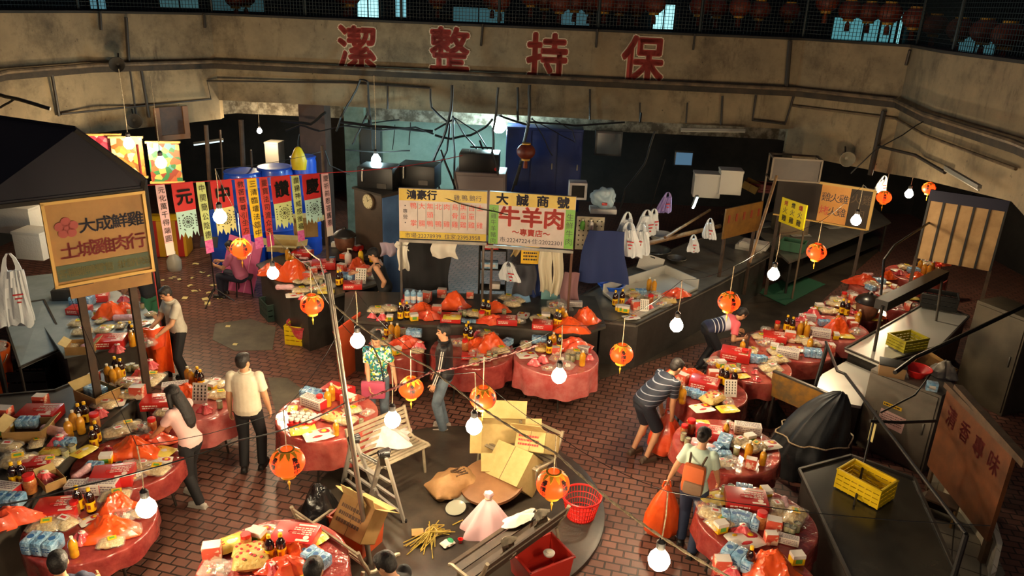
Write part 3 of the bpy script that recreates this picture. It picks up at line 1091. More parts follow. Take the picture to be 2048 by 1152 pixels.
T(1452, 892, 206, 'left of the black tarpaulin', 'round table under red plastic left of the black tarpaulin', .27, m_cloth, seed=11)
put('yb 1398 850 0 1; jr 1380 866 0 1.1; jr 1367 872 0 .9; rb 1418 872 -10 .95; pr 1405 898 -40 1.05; tp 1448 892 65 .9; tp 1430 905 50 .7; tp 1447 915 0 .6; nc 1494 865 -10 .95; nb 1476 890 20 1; nb 1508 900 30 1.05; rw 1538 892 20 .9; cn 1374 890; cn 1366 880; nb 1440 930 0 .8; cl 1462 932; wb 1416 930 20 .7; cn 1472 908; gb 1498 884', 'on table left of black tarpaulin', .765, seed=11)

T(1416, 782, 150, 'before the bending man in navy', 'round table under red plastic before the bending man in navy stripes', .3, m_cloth2, seed=12)
put('sb 1450 772; sb 1466 776; sb 1441 768; rb 1408 774 -22 1.1; ob 1348 800; ob 1364 806; ob 1356 796; tp 1383 790 -20 .7; tp 1398 796 -20 .7; wb 1424 804 40 1.2; rw 1404 818 20 1; yb 1455 820 15 1; nt 1459 792 0 1.05; og 1362 752 0 1; og 1378 757 30 .9; sc 1426 760 0 1; sc 1438 764 0 .8', 'on table before bending navy-shirted man', .765, seed=12)

T(1500, 730, 158, 'beside the rust-stained board', 'round table under red plastic beside the rust-stained board', .3, m_cloth, seed=13)
put('rb 1470 716 -20 1.2; jr 1487 722 0 1.1; tp 1514 724 -10 .8; tp 1521 722 20 .6 +.12; nb 1556 724 15 1; nb 1540 742 10 1.1; nb 1462 742 0 .9; pb 1486 742 0 .6; pb 1510 746 0 .6; gb 1441 734; cl 1428 728; cn 1476 740; nb 1534 726 0 .9; pr 1450 742 20 .6; yb 1448 748 0 .5', 'on table beside the rust-stained board', .765, seed=13)

T(1584, 690, 160, 'right of the bending pink-collared man', 'round table under red plastic right of the bending pink-shirted man', .3, m_cloth, seed=14)
put('rb 1548 680 -15 1; sc 1578 682 -15 1.1; sb 1571 662; sb 1582 666; ob 1598 670; ob 1608 666; ob 1612 674; nc 1574 712 -24 1; tp 1624 712 -10 .9; nb 1600 684; nb 1622 692; rw 1592 700; gb 1548 700; nb 1520 678 0 .9; cl 1530 690; pr 1640 690 -10 .7; jr 1553 660 0 .9', 'on table right of bending pink-collared person', .765, seed=14)

T(1662, 656, 140, 'left of the bright steel counter', 'round table under pinkish plastic left of the bright steel counter', .3, m_cloth3, seed=15)
put('pb 1622 632 0 1.6; pb 1604 640 0 1.2; nc 1638 672 -18 1; og 1674 662 10 1.2; tp 1648 650 0 .7; yb 1692 674 0 .9; sc 1698 652 0 1; sc 1706 658 0 .8; gb 1637 620 0 1.1; nb 1655 626; ob 1712 655; nc 1614 640 -5 .8; cl 1712 668', 'on table left of bright counter', .765, seed=15)

T(1710, 618, 118, 'below the black-lidded clay pot', 'round table under red plastic holding the black-lidded clay pot', .3, m_cloth, seed=16)
put('jr 1686 602; sb 1682 628; sb 1692 632; nb 1668 612; nb 1675 604; sc 1706 605; og 1748 634 0 .8; yb 1752 640 0 .7; cl 1700 592; jr 1712 640 0 .9; ob 1715 646', 'on the table with clay pot', .765, seed=16)

T(1752, 572, 98, 'holding the open orange bag', 'round table under red plastic beyond the clay pot', .3, m_cloth, seed=17)
put('og 1725 566 0 1.1; tp 1757 566 0 .8; yb 1772 566 0 .7; og 1776 556 0 .8; nb 1742 572; cl 1762 578; pr 1735 552 0 .7', 'on table just beyond clay pot', .765, seed=17)

T(1800, 608, 88, 'beyond the black sloping bar', 'round table under dark red plastic behind the black sloping bar', .3, m_cloth2, seed=18)
put('nb 1780 596; nc 1772 590 20 .8; nb 1796 590; yb 1826 598 0 .8; sc 1814 594; nb 1765 604; cl 1785 610', 'on table behind black sloping bar', .765, seed=18)

T(1832, 548, 112, 'at the far right below the slatted panel', 'round table under red plastic below the slatted wooden panel', .3, m_cloth, seed=19)
put('pb 1798 548; nb 1810 538; ob 1846 548; ob 1856 550; ob 1862 545; ob 1838 540; og 1834 556 0 .9; tp 1826 545 0 .8; pb 1866 532; og 1882 530 0 .7; nb 1850 530; jr 1875 545', 'on table below the slatted panel', .765, seed=19)

# clay pot with a dark domed lid, standing among the goods
p = G(1730, 638, .765)
r = root('clay_pot', p, 0, 'brown clay pot with black domed lid among goods on right tables', 'pot')
MB().lathe([(.1, 0), (.15, .05), (.19, .16), (.2, .28), (.19, .34), (0, .34)], 28).obj('pot', mat('brown clay', '5a3524', .5, col2='7c4c34', ns=6), r)
MB().lathe([(.235, .335), (.24, .35), (.2, .42), (.12, .47), (.05, .49), (.05, .52), (.03, .54), (0, .54)], 28).obj('lid', mat('black glazed lid', '17110f', .3), r)


def fill(px, py, w, place, seed, n, z=.765, kinds=('nb', 'cl', 'pb', 'gb', 'sc', 'cn', 'nb', 'yb', 'rw', 'tp', 'ob', 'cl')):
    """smaller goods in the gaps between the larger ones"""
    rnd = random.Random(seed * 31)
    c = G(px, py, z)
    depth = (c - V((0, 0, EYE))).dot(_F)
    rad = w / 2 * depth / FOC - .12
    got = 0
    for k in range(160):
        if got >= n:
            break
        a, q = rnd.uniform(0, 6.283), rad * math.sqrt(rnd.random())
        p = V((c.x + math.cos(a) * q, c.y + math.sin(a) * q, z))
        if any((t[0].location.xy - p.xy).length < (.15 if t[1] in ('cn', 'gb', 'sb', 'ob', 'jr', 'bt') else .2) for t in PLACED if t[3] == place):
            continue
        code = kinds[rnd.randrange(len(kinds))]
        cc = code
        if code in VAR:
            _vc[code] = _vc.get(code, -1) + 1
            cc = code + str(_vc[code] % VAR[code])
        src, cat, desc, group = PROTO[cc]
        sc = rnd.uniform(.6, .8) if code in ('nb', 'cl', 'pb', 'yb', 'rw', 'tp') else rnd.uniform(.8, 1)
        o = dup(src, p, (0, 0, rnd.uniform(0, 3)), sc)
        o['category'] = cat
        d = p - V((0, 0, EYE))
        PLACED.append((o, code, desc, place, 1024 + FOC * d.dot(_RT) / d.dot(_F), group))
        got += 1


for px, py, w, place, n in ((655, 830, 198, 'on the round table beside the ladder', 5), (548, 1132, 292, 'on round table left of orange bin', 6), (393, 800, 172, 'on table behind the long-haired woman', 5), (258, 922, 204, 'on table facing the long-haired woman', 9),
                            (182, 1048, 240, 'on the lower left round table', 7), (792, 692, 112, 'on table behind the floral-shirted woman', 3), (945, 700, 166, 'on table behind the striped-sleeve man', 5), (1112, 712, 168, 'on table right of centre stall', 4),
                            (1512, 1040, 232, 'on table beside the mint-shirted woman', 5), (1452, 892, 206, 'on table left of black tarpaulin', 5), (1416, 782, 160, 'on table before bending navy-shirted man', 4), (1500, 730, 172, 'on table beside the rust-stained board', 5),
                            (1584, 690, 176, 'on table right of bending pink-collared person', 5), (1662, 656, 150, 'on table left of bright counter', 6), (1710, 618, 118, 'on the table with clay pot', 6), (1752, 572, 98, 'on table just beyond clay pot', 5), (1800, 608, 88, 'on table behind black sloping bar', 4), (1832, 548, 112, 'on table below the slatted panel', 5)):
    fill(px, py, w, place, px, n)

# ================================================================ people
m_skin = mat('skin', 'b98462', .5, col2='c8946f', ns=5)
m_eye = mat('dark eye', '1a120e', .3)
m_lip = mat('lips', '9c5548', .45)
m_hair = mat('black hair', '14100e', .62, col2='221b17', ns=14, bump=.4, bs=40)
m_shoe = mat('dark shoe', '1d1a18', .5)


def capsule(mb, a, b, ra, rb, n=12):
    a, b = V(a), V(b)
    x, y, d = basis(b - a)
    rings = []
    for k in range(5):
        t = -math.pi / 2 + .12 + k * (math.pi / 2 - .12) / 4
        rings.append((a + d * ra * math.sin(t), ra * math.cos(t)))
    for k in range(1, 4):
        rings.append((a.lerp(b, k / 4), ra + (rb - ra) * k / 4))
    for k in range(5):
        t = k * (math.pi / 2 - .12) / 4
        rings.append((b + d * rb * math.sin(t), rb * math.cos(t)))
    return mb.loft([[p + (x * math.cos(2 * math.pi * i / n) + y * math.sin(2 * math.pi * i / n)) * q for i in range(n)] for p, q in rings])


def remesh(mb, vox, smooth=2):
    bmesh.ops.recalc_face_normals(mb.bm, faces=mb.bm.faces[:])
    me = bpy.data.meshes.new('tmp')
    mb.bm.to_mesh(me)
    mb.bm.free()
    o = bpy.data.objects.new('tmp', me)
    COL.objects.link(o)
    md = o.modifiers.new('r', 'REMESH')
    md.mode = 'VOXEL'
    md.voxel_size = vox
    sm = o.modifiers.new('s', 'SMOOTH')
    sm.factor = .5
    sm.iterations = smooth
    dg = bpy.context.evaluated_depsgraph_get()
    out = bpy.data.meshes.new_from_object(o.evaluated_get(dg))
    bpy.data.objects.remove(o)
    bpy.data.meshes.remove(me)
    return out


def ik(a, t, l1, l2, pole):
    a, t, pole = V(a), V(t), V(pole)
    d = t - a
    L = min(d.length, (l1 + l2) * .995)
    d = d.normalized()
    t = a + d * L
    c = (l1 * l1 + L * L - l2 * l2) / (2 * L)
    h = math.sqrt(max(l1 * l1 - c * c, 0))
    p = (pole - d * pole.dot(d))
    p = p.normalized() if p.length > 1e-4 else basis(d)[0]
    return a + d * c + p * h, t


def person(label, px, py, face, h=1.68, lean=0, hip=None, lh=(-.27, .05, .82), rh=(.27, .05, .82), lf=(-.1, 0), rf=(.1, 0), head=(0, 0),
           shirt=None, sleeve='short', pants=None, legs='long', shoe=None, hair='short', female=False, z=0, foot_z=(0, 0), cap=None,
           collar=None, bare_arm=False, wide=1., twist=0, slim=1.):
    k = h / 1.7
    g = G(px, py, z)
    if z:
        g.z = 0
    Zr = Matrix.Rotation(-R(face), 4, 'Z')
    hz = (hip if hip is not None else .93) * k
    L = R(lean)
    hipc = V((0, 0, hz))
    sd = V((0, math.sin(L), math.cos(L)))          # up the spine
    fw = V((0, math.cos(L), -math.sin(L)))         # chest front
    sx = V((1, 0, 0))
    P = lambda t, f=0: hipc + sd * (t * k) + fw * (f * k)
    w = (.92 if female else 1.) * slim
    prof = [(-.10, .11, .085, .0), (-.06, .155, .105, -.005), (.02, .168, .118, -.012), (.12, .148 * wide, .108 * wide, 0), (.24, .152 * wide, .108 * wide, .006), (.34, .172, .112, .008),
            (.43, .178, .1, .0), (.485, .15, .075, -.008), (.52, .07, .06, -.005), (.545, .055, .055, 0)]
    if female:
        prof[3] = (.12, .128 * wide, .098 * wide, 0); prof[5] = (.34, .158, .122, .02); prof[2] = (.02, .172, .12, -.012)
    N = 20

    def torso(mb, t0, t1, inf):
        rings = []
        for t, a, b, f in prof:
            if t < t0 - .001 or t > t1 + .001:
                continue
            c = P(t, f)
            rings.append([c + (sx * math.cos(2 * math.pi * i / N) * (a * w + inf) + fw * math.sin(2 * math.pi * i / N) * (b * w + inf)) * k for i in range(N)])
        mb.loft(rings)
    sh = {s: P(.455) + sx * (s * .172 * w * k) for s in (-1, 1)}
    hp = {s: hipc + sx * (s * .088 * k) - V((0, 0, .03 * k)) for s in (-1, 1)}
    hd_dir = (Matrix.Rotation(R(lean * .55 - lean + head[0]), 3, 'X') @ V((0, 0, 1)))   # rotation about x: tilt relative to vertical
    a_ = L * .45 + R(head[0])
    hu = V((0, math.sin(a_), math.cos(a_)))
    hf = V((0, math.cos(a_), -math.sin(a_)))
    Q = Matrix.Rotation(-R(head[1]), 3, hu)
    hf = Q @ hf
    hx_ = Q @ sx
    nb = P(.50)
    hc = P(.53) + hu * (.135 * k)
    wr, el, kn, an = {}, {}, {}, {}
    for s, tgt in ((-1, lh), (1, rh)):
        t = V(tgt) * k
        el[s], wr[s] = ik(sh[s], t, .285 * k, .25 * k, V((s * .5, -1, -.25)))
    for s, f, fz in ((-1, lf, foot_z[0]), (1, rf, foot_z[1])):
        t = V((f[0] * k, f[1] * k, (.075 + fz) * k))
        kn[s], an[s] = ik(hp[s], t, .43 * k, .42 * k, V((s * .12, 1, .1)))
    vox = .0105
    # ---- body, one surface
    mb = MB()
    torso(mb, -.2, .6, -.004)
    capsule(mb, P(.47), hc - hu * .05 * k, .06 * k * w, .052 * k * w)
    hb = Matrix((hx_, hf, hu)).transposed()
    mb.sphere(hc + hu * .025 * k - hf * .008 * k, (.074 * k, .093 * k, .092 * k), 3, hb)
    mb.sphere(hc - hu * .045 * k + hf * .022 * k, (.056 * k, .066 * k, .072 * k), 3, hb)
    mb.sphere(hc - hu * .02 * k + hf * .092 * k, (.014 * k, .02 * k, .024 * k), 2, hb)
    mb.sphere(hc - hu * .088 * k + hf * .062 * k, (.026 * k, .022 * k, .018 * k), 2, hb)
    for s in (-1, 1):
        mb.sphere(hc + hx_ * s * .076 * k - hf * .008 * k, (.01 * k, .02 * k, .032 * k), 2, hb)
        mb.sphere(hc + hx_ * s * .03 * k + hu * .018 * k + hf * .074 * k, (.024 * k, .012 * k, .01 * k), 2, hb)
    for s in (-1, 1):
        capsule(mb, sh[s], el[s], .054 * k * w, .042 * k * w)
        capsule(mb, el[s], wr[s], .044 * k * w, .029 * k * w)
        capsule(mb, hp[s], kn[s], .085 * k, .056 * k)
        capsule(mb, kn[s], an[s], .056 * k, .036 * k)
        m_ = kn[s].lerp(an[s], .3) - (basis(an[s] - kn[s])[2].cross(sx)).normalized() * .012 * k
        mb.sphere(m_, (.05 * k, .055 * k, .1 * k), 2)
        d = V((s * .12, 1, 0)).normalized()
        a0 = an[s] - V((0, 0, .045 * k))
        capsule(mb, a0 - d * .045 * k, a0 + d * .13 * k, .034 * k, .03 * k)
        hdv = (wr[s] - el[s]).normalized()
        pn = basis(hdv)[0]
        side = sx * -s
        side = (side - hdv * side.dot(hdv))
        side = side.normalized() if side.length > .1 else pn
        nrm = hdv.cross(side).normalized()
        pm = wr[s] + hdv * .05 * k
        mb.sphere(pm, (.018 * k, .04 * k, .055 * k), 2, Matrix((side, nrm, hdv)).transposed())
    body = remesh(mb, vox)
    # ---- fingers and thumbs
    mb = MB()
    for s in (-1, 1):
        hdv = (wr[s] - el[s]).normalized()
        side = sx * -s
        side = (side - hdv * side.dot(hdv))
        side = side.normalized() if side.length > .1 else basis(hdv)[0]
        nrm = hdv.cross(side).normalized()
        base = wr[s] + hdv * .088 * k
        for q, fl in ((-1.5, .062), (-.5, .074), (.5, .079), (1.5, .07)):
            b0 = base + nrm * q * .02 * k - hdv * .02 * k
            b1 = b0 + hdv * fl * .55 * k + side * .006 * k
            b2 = b1 + (hdv * .75 + side * .6).normalized() * fl * .4 * k
            b3 = b2 + (hdv * .4 + side * .9).normalized() * fl * .32 * k
            mb.tube([b0, b1, b2, b3], [.0095 * k, .009 * k, .0082 * k, .006 * k], 7)
        t0 = wr[s] + hdv * .03 * k + nrm * .03 * k
        fwd = 1 if nrm.y > 0 else -1
        t0 = wr[s] + hdv * .03 * k + nrm * fwd * .03 * k
        t1 = t0 + (hdv * .7 + nrm * fwd * .7).normalized() * .04 * k + side * .01 * k
        t2 = t1 + (hdv * .9 + nrm * fwd * .2 + side * .4).normalized() * .034 * k
        mb.tube([t0, t1, t2], [.0125 * k, .0105 * k, .0075 * k], 7)
    bmesh.ops.recalc_face_normals(mb.bm, faces=mb.bm.faces[:])
    fm = bpy.data.meshes.new('f'); mb.bm.to_mesh(fm); mb.bm.free()
    bm = bmesh.new()
    bm.from_mesh(body); bm.from_mesh(fm)
    bpy.data.meshes.remove(fm); bpy.data.meshes.remove(body)
    me = bpy.data.meshes.new('person')
    for f in bm.faces:
        f.material_index = 0
        c = f.calc_center_median() - hc
        q = V((c.dot(hx_), c.dot(hf), c.dot(hu))) / k
        if q.y > .05 and abs(q.z - .002) < .006 and .018 < abs(q.x) < .04:
            f.material_index = 1
        elif q.y > .05 and abs(q.z + .058) < .008 and abs(q.x) < .024:
            f.material_index = 2
        elif q.y > .04 and abs(q.z - .028) < .0035 and .014 < abs(q.x) < .045:
            f.material_index = 1
    bm.to_mesh(me); bm.free()
    o = link('person', me, [m_skin, m_eye, m_lip], None, 80)
    o.matrix_world = Matrix.Translation(g) @ Zr
    tag(o, label, 'person')

    def part(name, mb_, m, vx=.012, sm=2):
        me_ = remesh(mb_, vx, sm)
        return link(name, me_, m, o, 70)
    # ---- clothes
    if shirt:
        mb = MB()
        torso(mb, -.07, .525 if sleeve != 'none' else .44, .017)
        if sleeve == 'none':
            for s in (-1, 1):
                capsule(mb, P(.40) + sx * s * .085 * k, P(.5) + sx * s * .085 * k, .03 * k, .026 * k)
            for s in (-1, 1):
                mb.beam(P(.42, .06) + sx * s * .08 * k, P(.51, -.02) + sx * s * .085 * k, .045 * k, .05 * k)
                mb.beam(P(.42, -.07) + sx * s * .08 * k, P(.51, -.02) + sx * s * .085 * k, .045 * k, .05 * k)
        else:
            for s in (-1, 1):
                e = el[s]
                if sleeve == 'short':
                    q = sh[s].lerp(e, .68)
                    capsule(mb, sh[s], sh[s].lerp(e, .3), .07 * k * w, .066 * k * w)
                    mb.sphere(sh[s] + sd * .01 * k, .071 * k * w, 2)
                    mb.cyl(sh[s], q, .064 * k * w, .069 * k * w, 14)
                else:
                    capsule(mb, sh[s], e, .07 * k * w, .057 * k * w)
                    mb.sphere(sh[s] + sd * .01 * k, .071 * k * w, 2)
                    mb.cyl(e, e.lerp(wr[s], .93), .056 * k * w, .044 * k * w, 14)
                    mb.sphere(e, .057 * k, 2)
        part('shirt', mb, shirt)
        if collar:
            mb = MB()
            mb.tube([P(.525, .02) + (sx * math.cos(t) * .068 + fw * math.sin(t) * .068) * k for t in [x * math.pi / 8 for x in range(17)]], .016 * k, 7)
            mb.obj('collar', collar, o)
    if pants:
        mb = MB()
        torso(mb, -.2, .125, .016)
        mb.sphere(hipc - V((0, 0, .05 * k)), (.17 * k * w, .125 * k * w, .1 * k), 3)
        for s in (-1, 1):
            if legs == 'long':
                capsule(mb, hp[s], kn[s], .098 * k, .074 * k)
                mb.cyl(kn[s], an[s] + (kn[s] - an[s]).normalized() * -.01 * k, .074 * k, .062 * k, 16)
                mb.sphere(kn[s], .074 * k, 2)
            else:
                e = hp[s].lerp(kn[s], .95 if legs == 'knee' else .7)
                capsule(mb, hp[s], hp[s].lerp(kn[s], .4), .098 * k, .095 * k)
                mb.cyl(hp[s], e, .098 * k, .09 * k, 18)
        part('trousers' if legs == 'long' else 'shorts', mb, pants)
    if shoe:
        for s in (-1, 1):
            mb = MB()
            d = V((s * .12, 1, 0)).normalized()
            a0 = an[s] - V((0, 0, .038 * k))
            capsule(mb, a0 - d * .05 * k, a0 + d * .14 * k, .043 * k, .038 * k)
            capsule(mb, a0 - d * .03 * k, a0 + V((0, 0, .03 * k)) - d * .01 * k, .043 * k, .04 * k)
            mb.box(a0 + d * .045 * k - V((0, 0, .03 * k)), (.085 * k, .27 * k, .016), (0, 0, -s * .12))
            part('shoe', mb, shoe, .009, 1)
    # ---- hair
    mb = MB()
    hb = Matrix((hx_, hf, hu)).transposed()
    if hair in ('short', 'long', 'tail', 'bun'):
        mb.sphere(hc + hu * .042 * k - hf * .026 * k, (.084 * k, .088 * k, .09 * k), 3, hb)
        mb.sphere(hc + hu * .075 * k + hf * .018 * k, (.072 * k, .07 * k, .045 * k), 3, hb)
        mb.sphere(hc - hu * .0 * k - hf * .045 * k, (.074 * k, .06 * k, .075 * k), 3, hb)
        for s in (-1, 1):
            mb.sphere(hc + hx_ * s * .068 * k + hu * .035 * k + hf * .015 * k, (.014 * k, .03 * k, .042 * k), 2, hb)
    if hair == 'long':
        dn = -hu * .45 - V((0, 0, .55))
        c0 = hc - hf * .045 * k
        mb.loft([[c0 + dn * (q * k) + hx_ * math.cos(2 * math.pi * i / 14) * a * k + hf * (math.sin(2 * math.pi * i / 14) * b * k - off * k) for i in range(14)]
                 for q, a, b, off in ((0, .085, .075, 0), (.12, .095, .07, .035), (.24, .105, .058, .075), (.36, .1, .05, .1), (.46, .085, .04, .11), (.52, .04, .02, .11))])
        for s in (-1, 1):
            capsule(mb, hc + hx_ * s * .078 * k + hu * .03 * k, hc + hx_ * s * .085 * k - V((0, 0, .2 * k)) - hf * .02 * k, .03 * k, .03 * k)
    if hair == 'bun':
        mb.sphere(hc + hu * .03 * k - hf * .125 * k, .042 * k, 2)
    if hair == 'tail':
        capsule(mb, hc + hu * .03 * k - hf * .11 * k, hc - V((0, 0, .14 * k)) - hf * .12 * k, .035 * k, .022 * k)
    part('hair', mb, m_hair, .009, 1)
    if cap:
        mb = MB()
        mb.sphere(hc + hu * .055 * k - hf * .01 * k, (.088 * k, .104 * k, .075 * k), 3, hb)
        mb.sphere(hc + hu * .04 * k + hf * .11 * k, (.07 * k, .07 * k, .012 * k), 2, hb)
        part('cap', mb, cap, .008, 1)
    o['_s'] = 0
    del o['_s']
    W4 = Matrix.Translation(g) @ Zr
    return dict(o=o, w={s: W4 @ wr[s] for s in wr}, hc=W4 @ hc, sp=lambda t, f=0, x=0: W4 @ (P(t, f) + sx * x * k), M=W4, P=P, sx=sx, fw=fw, sd=sd, k=k, sh=sh, el=el)


m_wshirt = mat('cream white shirt', 'd6cbb4', .75, col2='c8bba2', ns=5, bump=.2, bs=9)
m_dtrou = mat('dark trousers', '161518', .75, bump=.2, bs=8)
m_pinkt = mat('pale pink tee', 'dfb5ae', .75, bump=.2, bs=9)
m_polo = mat('grey white polo', 'b9b2a2', .75, bump=.25, bs=9, col2='a8a191', ns=6)
m_blackt = mat('black cotton', '131215', .8, bump=.2, bs=9)
m_jean = mat('faded jeans', '4d5a66', .8, col2='6a7884', ns=5)
m_navys = stripes('navy polo with thin stripes', [(0, '1a2030'), (.86, '7d8290')], .062, 'Z')
m_navy = mat('navy shorts', '161a26', .75, bump=.2, bs=8)
m_mint = mat('pale mint tee', 'b9cdbd', .75, bump=.25, bs=9)
m_floral = patches('floral print blouse', ['2c7f8f', 'e6e2cf', '1d4f6c', 'b9c23a', 'e8ead8', '2a9a8e', '3a5c34'], 36, .7)
m_band = stripes('navy white and pink striped shirt', [(0, '1b1e3e'), (.05, 'd8d8de'), (.062, '1b1e3e'), (.115, 'd8d8de'), (.127, '1b1e3e'), (.18, 'd8d8de'), (.192, '1b1e3e'), (.23, 'b9b7c4'), (.32, 'e0606a'), (.66, '1b1e3e')], 1.0, 'Y')


person('standing man seen from behind in cream shirt and dark trousers', 507, 938, -4, 1.70, shirt=m_wshirt, pants=m_dtrou, shoe=m_shoe, lh=(-.25, .06, .84), rh=(.26, .08, .84), lf=(-.11, -.02), rf=(.11, .05), head=(0, 25), collar=m_wshirt, wide=1.05)
pw = person('young woman with long black hair and pink tee leaning over a table', 396, 1003, -72, 1.6, lean=14, shirt=m_pinkt, pants=m_dtrou, shoe=mat('pale canvas shoe', 'a59f95', .7), hair='long', female=True, lh=(-.13, .5, .93), rh=(.12, .45, .93), lf=(-.09, -.12), rf=(.1, .14), head=(18, -8))
p3 = person('man in grey white polo holding an open orange bag', 368, 760, -138, 1.66, lean=6, shirt=m_polo, pants=m_dtrou, shoe=m_shoe, lh=(-.13, .36, .98), rh=(.14, .38, 1.0), lf=(-.1, .02), rf=(.11, -.1), head=(24, 0), collar=m_polo)
person('person in black tee and green shorts working behind the tilted yellow sign', 312, 678, -70, 1.6, lean=16, shirt=m_blackt, pants=mat('green shorts', '2f6a4c', .7), legs='knee', shoe=m_shoe, lh=(-.15, .5, .9), rh=(.16, .5, .9), head=(15, 0))
person('seated person in pink shirt and dark trousers facing a tripod stand', 486, 596, -78, 1.66, lean=14, hip=.5, shirt=mat('dusky pink shirt', 'b5607e', .75, bump=.2, bs=9), pants=mat('dark blue trousers', '1b1a2c', .75), shoe=m_shoe, lh=(-.12, .5, .72), rh=(.12, .52, .74), lf=(-.14, .42), rf=(.13, .5), head=(22, 0))
person('man in black vest and cap leaning on the left stall counter', 772, 668, -92, 1.72, lean=16, shirt=m_blackt, sleeve='none', pants=m_dtrou, shoe=m_shoe, lh=(-.1, .05, .9), rh=(.2, .55, 1.14), lf=(-.1, 0), rf=(.1, .08), head=(16, 0), cap=m_blackt)
pf = person('woman in floral blouse and jeans with a pink bag', 758, 858, 176, 1.58, shirt=m_floral, pants=m_jean, shoe=m_shoe, female=True, lh=(-.3, .06, .8), rh=(.1, .24, .86), hair='bun', head=(20, 10), wide=1.08)
pj = person('young man in black jacket with white sleeve stripes and jeans', 888, 860, -88, 1.70, shirt=mat('black jacket', '17161a', .5, bump=.25, bs=9), sleeve='long', pants=m_jean, shoe=mat('pale sandal', 'a3968a', .6), lh=(-.22, .12, .86), rh=(.2, .14, .84), head=(6, -12), collar=mat('black jacket', '17161a'))
pb = person('bending person in navy, white and pink shirt over the right tables', 1405, 742, 82, 1.64, lean=72, hip=.86, shirt=m_band, pants=mat('dark navy skirt cloth', '15151d', .75), shoe=m_shoe, lh=(-.18, .62, .74), rh=(.18, .6, .72), lf=(-.1, -.04), rf=(.1, .06), head=(10, 0), wide=1.05)
pn = person('bending man in navy striped polo and dark shorts lifting an orange bag', 1276, 915, 62, 1.72, lean=52, hip=.88, shirt=m_navys, pants=m_navy, legs='knee', shoe=mat('brown sandal', '4d3c30', .6), lh=(-.12, .42, .62), rh=(.14, .4, .6), lf=(-.12, .0), rf=(.13, .04), head=(12, 0), wide=1.2, collar=mat('navy collar', '1a2030'))
pm = person('woman in mint tee and jeans with an orange backpack', 1372, 1096, 28, 1.58, lean=8, shirt=m_mint, pants=mat('dark jeans', '25304a', .8), shoe=m_shoe, female=True, lh=(-.36, .08, .84), rh=(.22, .3, .9), lf=(-.1, .08), rf=(.1, -.12), head=(16, 10), hair='bun')
person('short-haired man in dark shirt at the bottom edge beside the bench', 815, 1155, -70, 1.68, lean=16, shirt=m_blackt, pants=m_dtrou, shoe=m_shoe, lh=(-.15, .4, .95), rh=(.15, .4, .95), head=(20, 0), z=1.48)
person('dark-haired person cut by the bottom edge at the lower table', 620, 1168, 5, 1.66, z=1.5, shirt=m_blackt, pants=m_dtrou, shoe=m_shoe, lean=10, lh=(-.15, .45, .98), rh=(.15, .45, .98))
person('dark-haired person cut by the bottom edge at the lower left', 118, 1150, -30, 1.6, z=1.45, lean=10, shirt=mat('dark blue shirt', '1c2038', .8), pants=m_dtrou, shoe=m_shoe, lh=(-.2, .45, .95), rh=(.26, .5, 1.02), female=True)

# ================================================================ signs and banners
m_syel = mat('mustard sign paint', 'a07432', .55, col2='8f6528', ns=3)
m_frame = mat('pale wood frame', 'c9a052', .6)
m_dkink = mat('dark blue sign ink', '2c2a3a', .6)
m_redink = mat('dull red sign ink', '9a3c34', .6)
m_redink2 = mat('bright red sign ink', 'cf4a42', .6)
m_green = mat('dark green sign band', '3c4a2c', .6)
m_sand = mat('sandy letters', '86804c', .6)
m_spale = mat('pale sign acrylic', 'b8aaa2', .35, col2='a89a92', ns=2)
m_symb = mat('yellow sign acrylic', 'c0a52c', .35, col2='b09420', ns=3)
m_sgrn = mat('bright green sign band', '5f9a2c', .4)
m_post = mat('weathered post', '4a3626', .7, col2='33251a', ns=4)
m_redpole = mat('red painted pole', 'cc4440', .5)
m_black = m_black

# tilted mustard sign at the left on two posts
r, w = board('shop_sign', (82, 407), (284, 383), 3.62, 1.02, .05, m_syel, 'mustard yellow sign with red flower emblem on two wooden posts', 'sign')
h = 1.02
mb = MB()
mb.box((0, -.03, h), (w + .04, .05, .035)).box((0, -.03, 0), (w + .04, .05, .035)).box((-w / 2, -.03, h / 2), (.035, .05, h)).box((w / 2, -.03, h / 2), (.035, .05, h))
mb.obj('frame', m_frame, r, 0)
MB().box((.06, .03, -.11), (w * .86, .04, .18)).obj('lower_board', m_syel, r, 0)
MB().box((0, -.027, .15), (w - .06, .01, .2)).obj('band', m_green, r, 0)
for i, ch in enumerate('大成鮮雞'):
    write(r, ch, w * (-.11 + i * .165), .70, .19, m_dkink, -.031, .018, 1.05)
for i, ch in enumerate('土城雞肉行'):
    write(r, ch, w * (-.32 + i * .172), .42, .21, m_redink, -.031, .02, 1.05)
for i, ch in enumerate('各種雞鴨零售批發快送'):
    write(r, ch, w * (-.42 + i * .092 + (.05 if i > 5 else 0)), .15, .12, m_sand, -.036, .015, .95)
mb = MB()
for k in range(5):
    a = math.pi / 2 + k * 2 * math.pi / 5
    mb.cyl((-w * .31 + math.cos(a) * .075, -.026, .7 + math.sin(a) * .075), (-w * .31 + math.cos(a) * .075, -.036, .7 + math.sin(a) * .075), .055, n=16)
mb.cyl((-w * .31, -.026, .7), (-w * .31, -.036, .7), .04, n=12)
mb.obj('flower_emblem', m_redink, r, 0)
for x in (-.27, .27):
    MB().box((w * x, .06, -1.25), (.085, .085, 2.7)).box((w * x, .02, -.02), (.3, .06, .05)).obj('post', m_post, r)

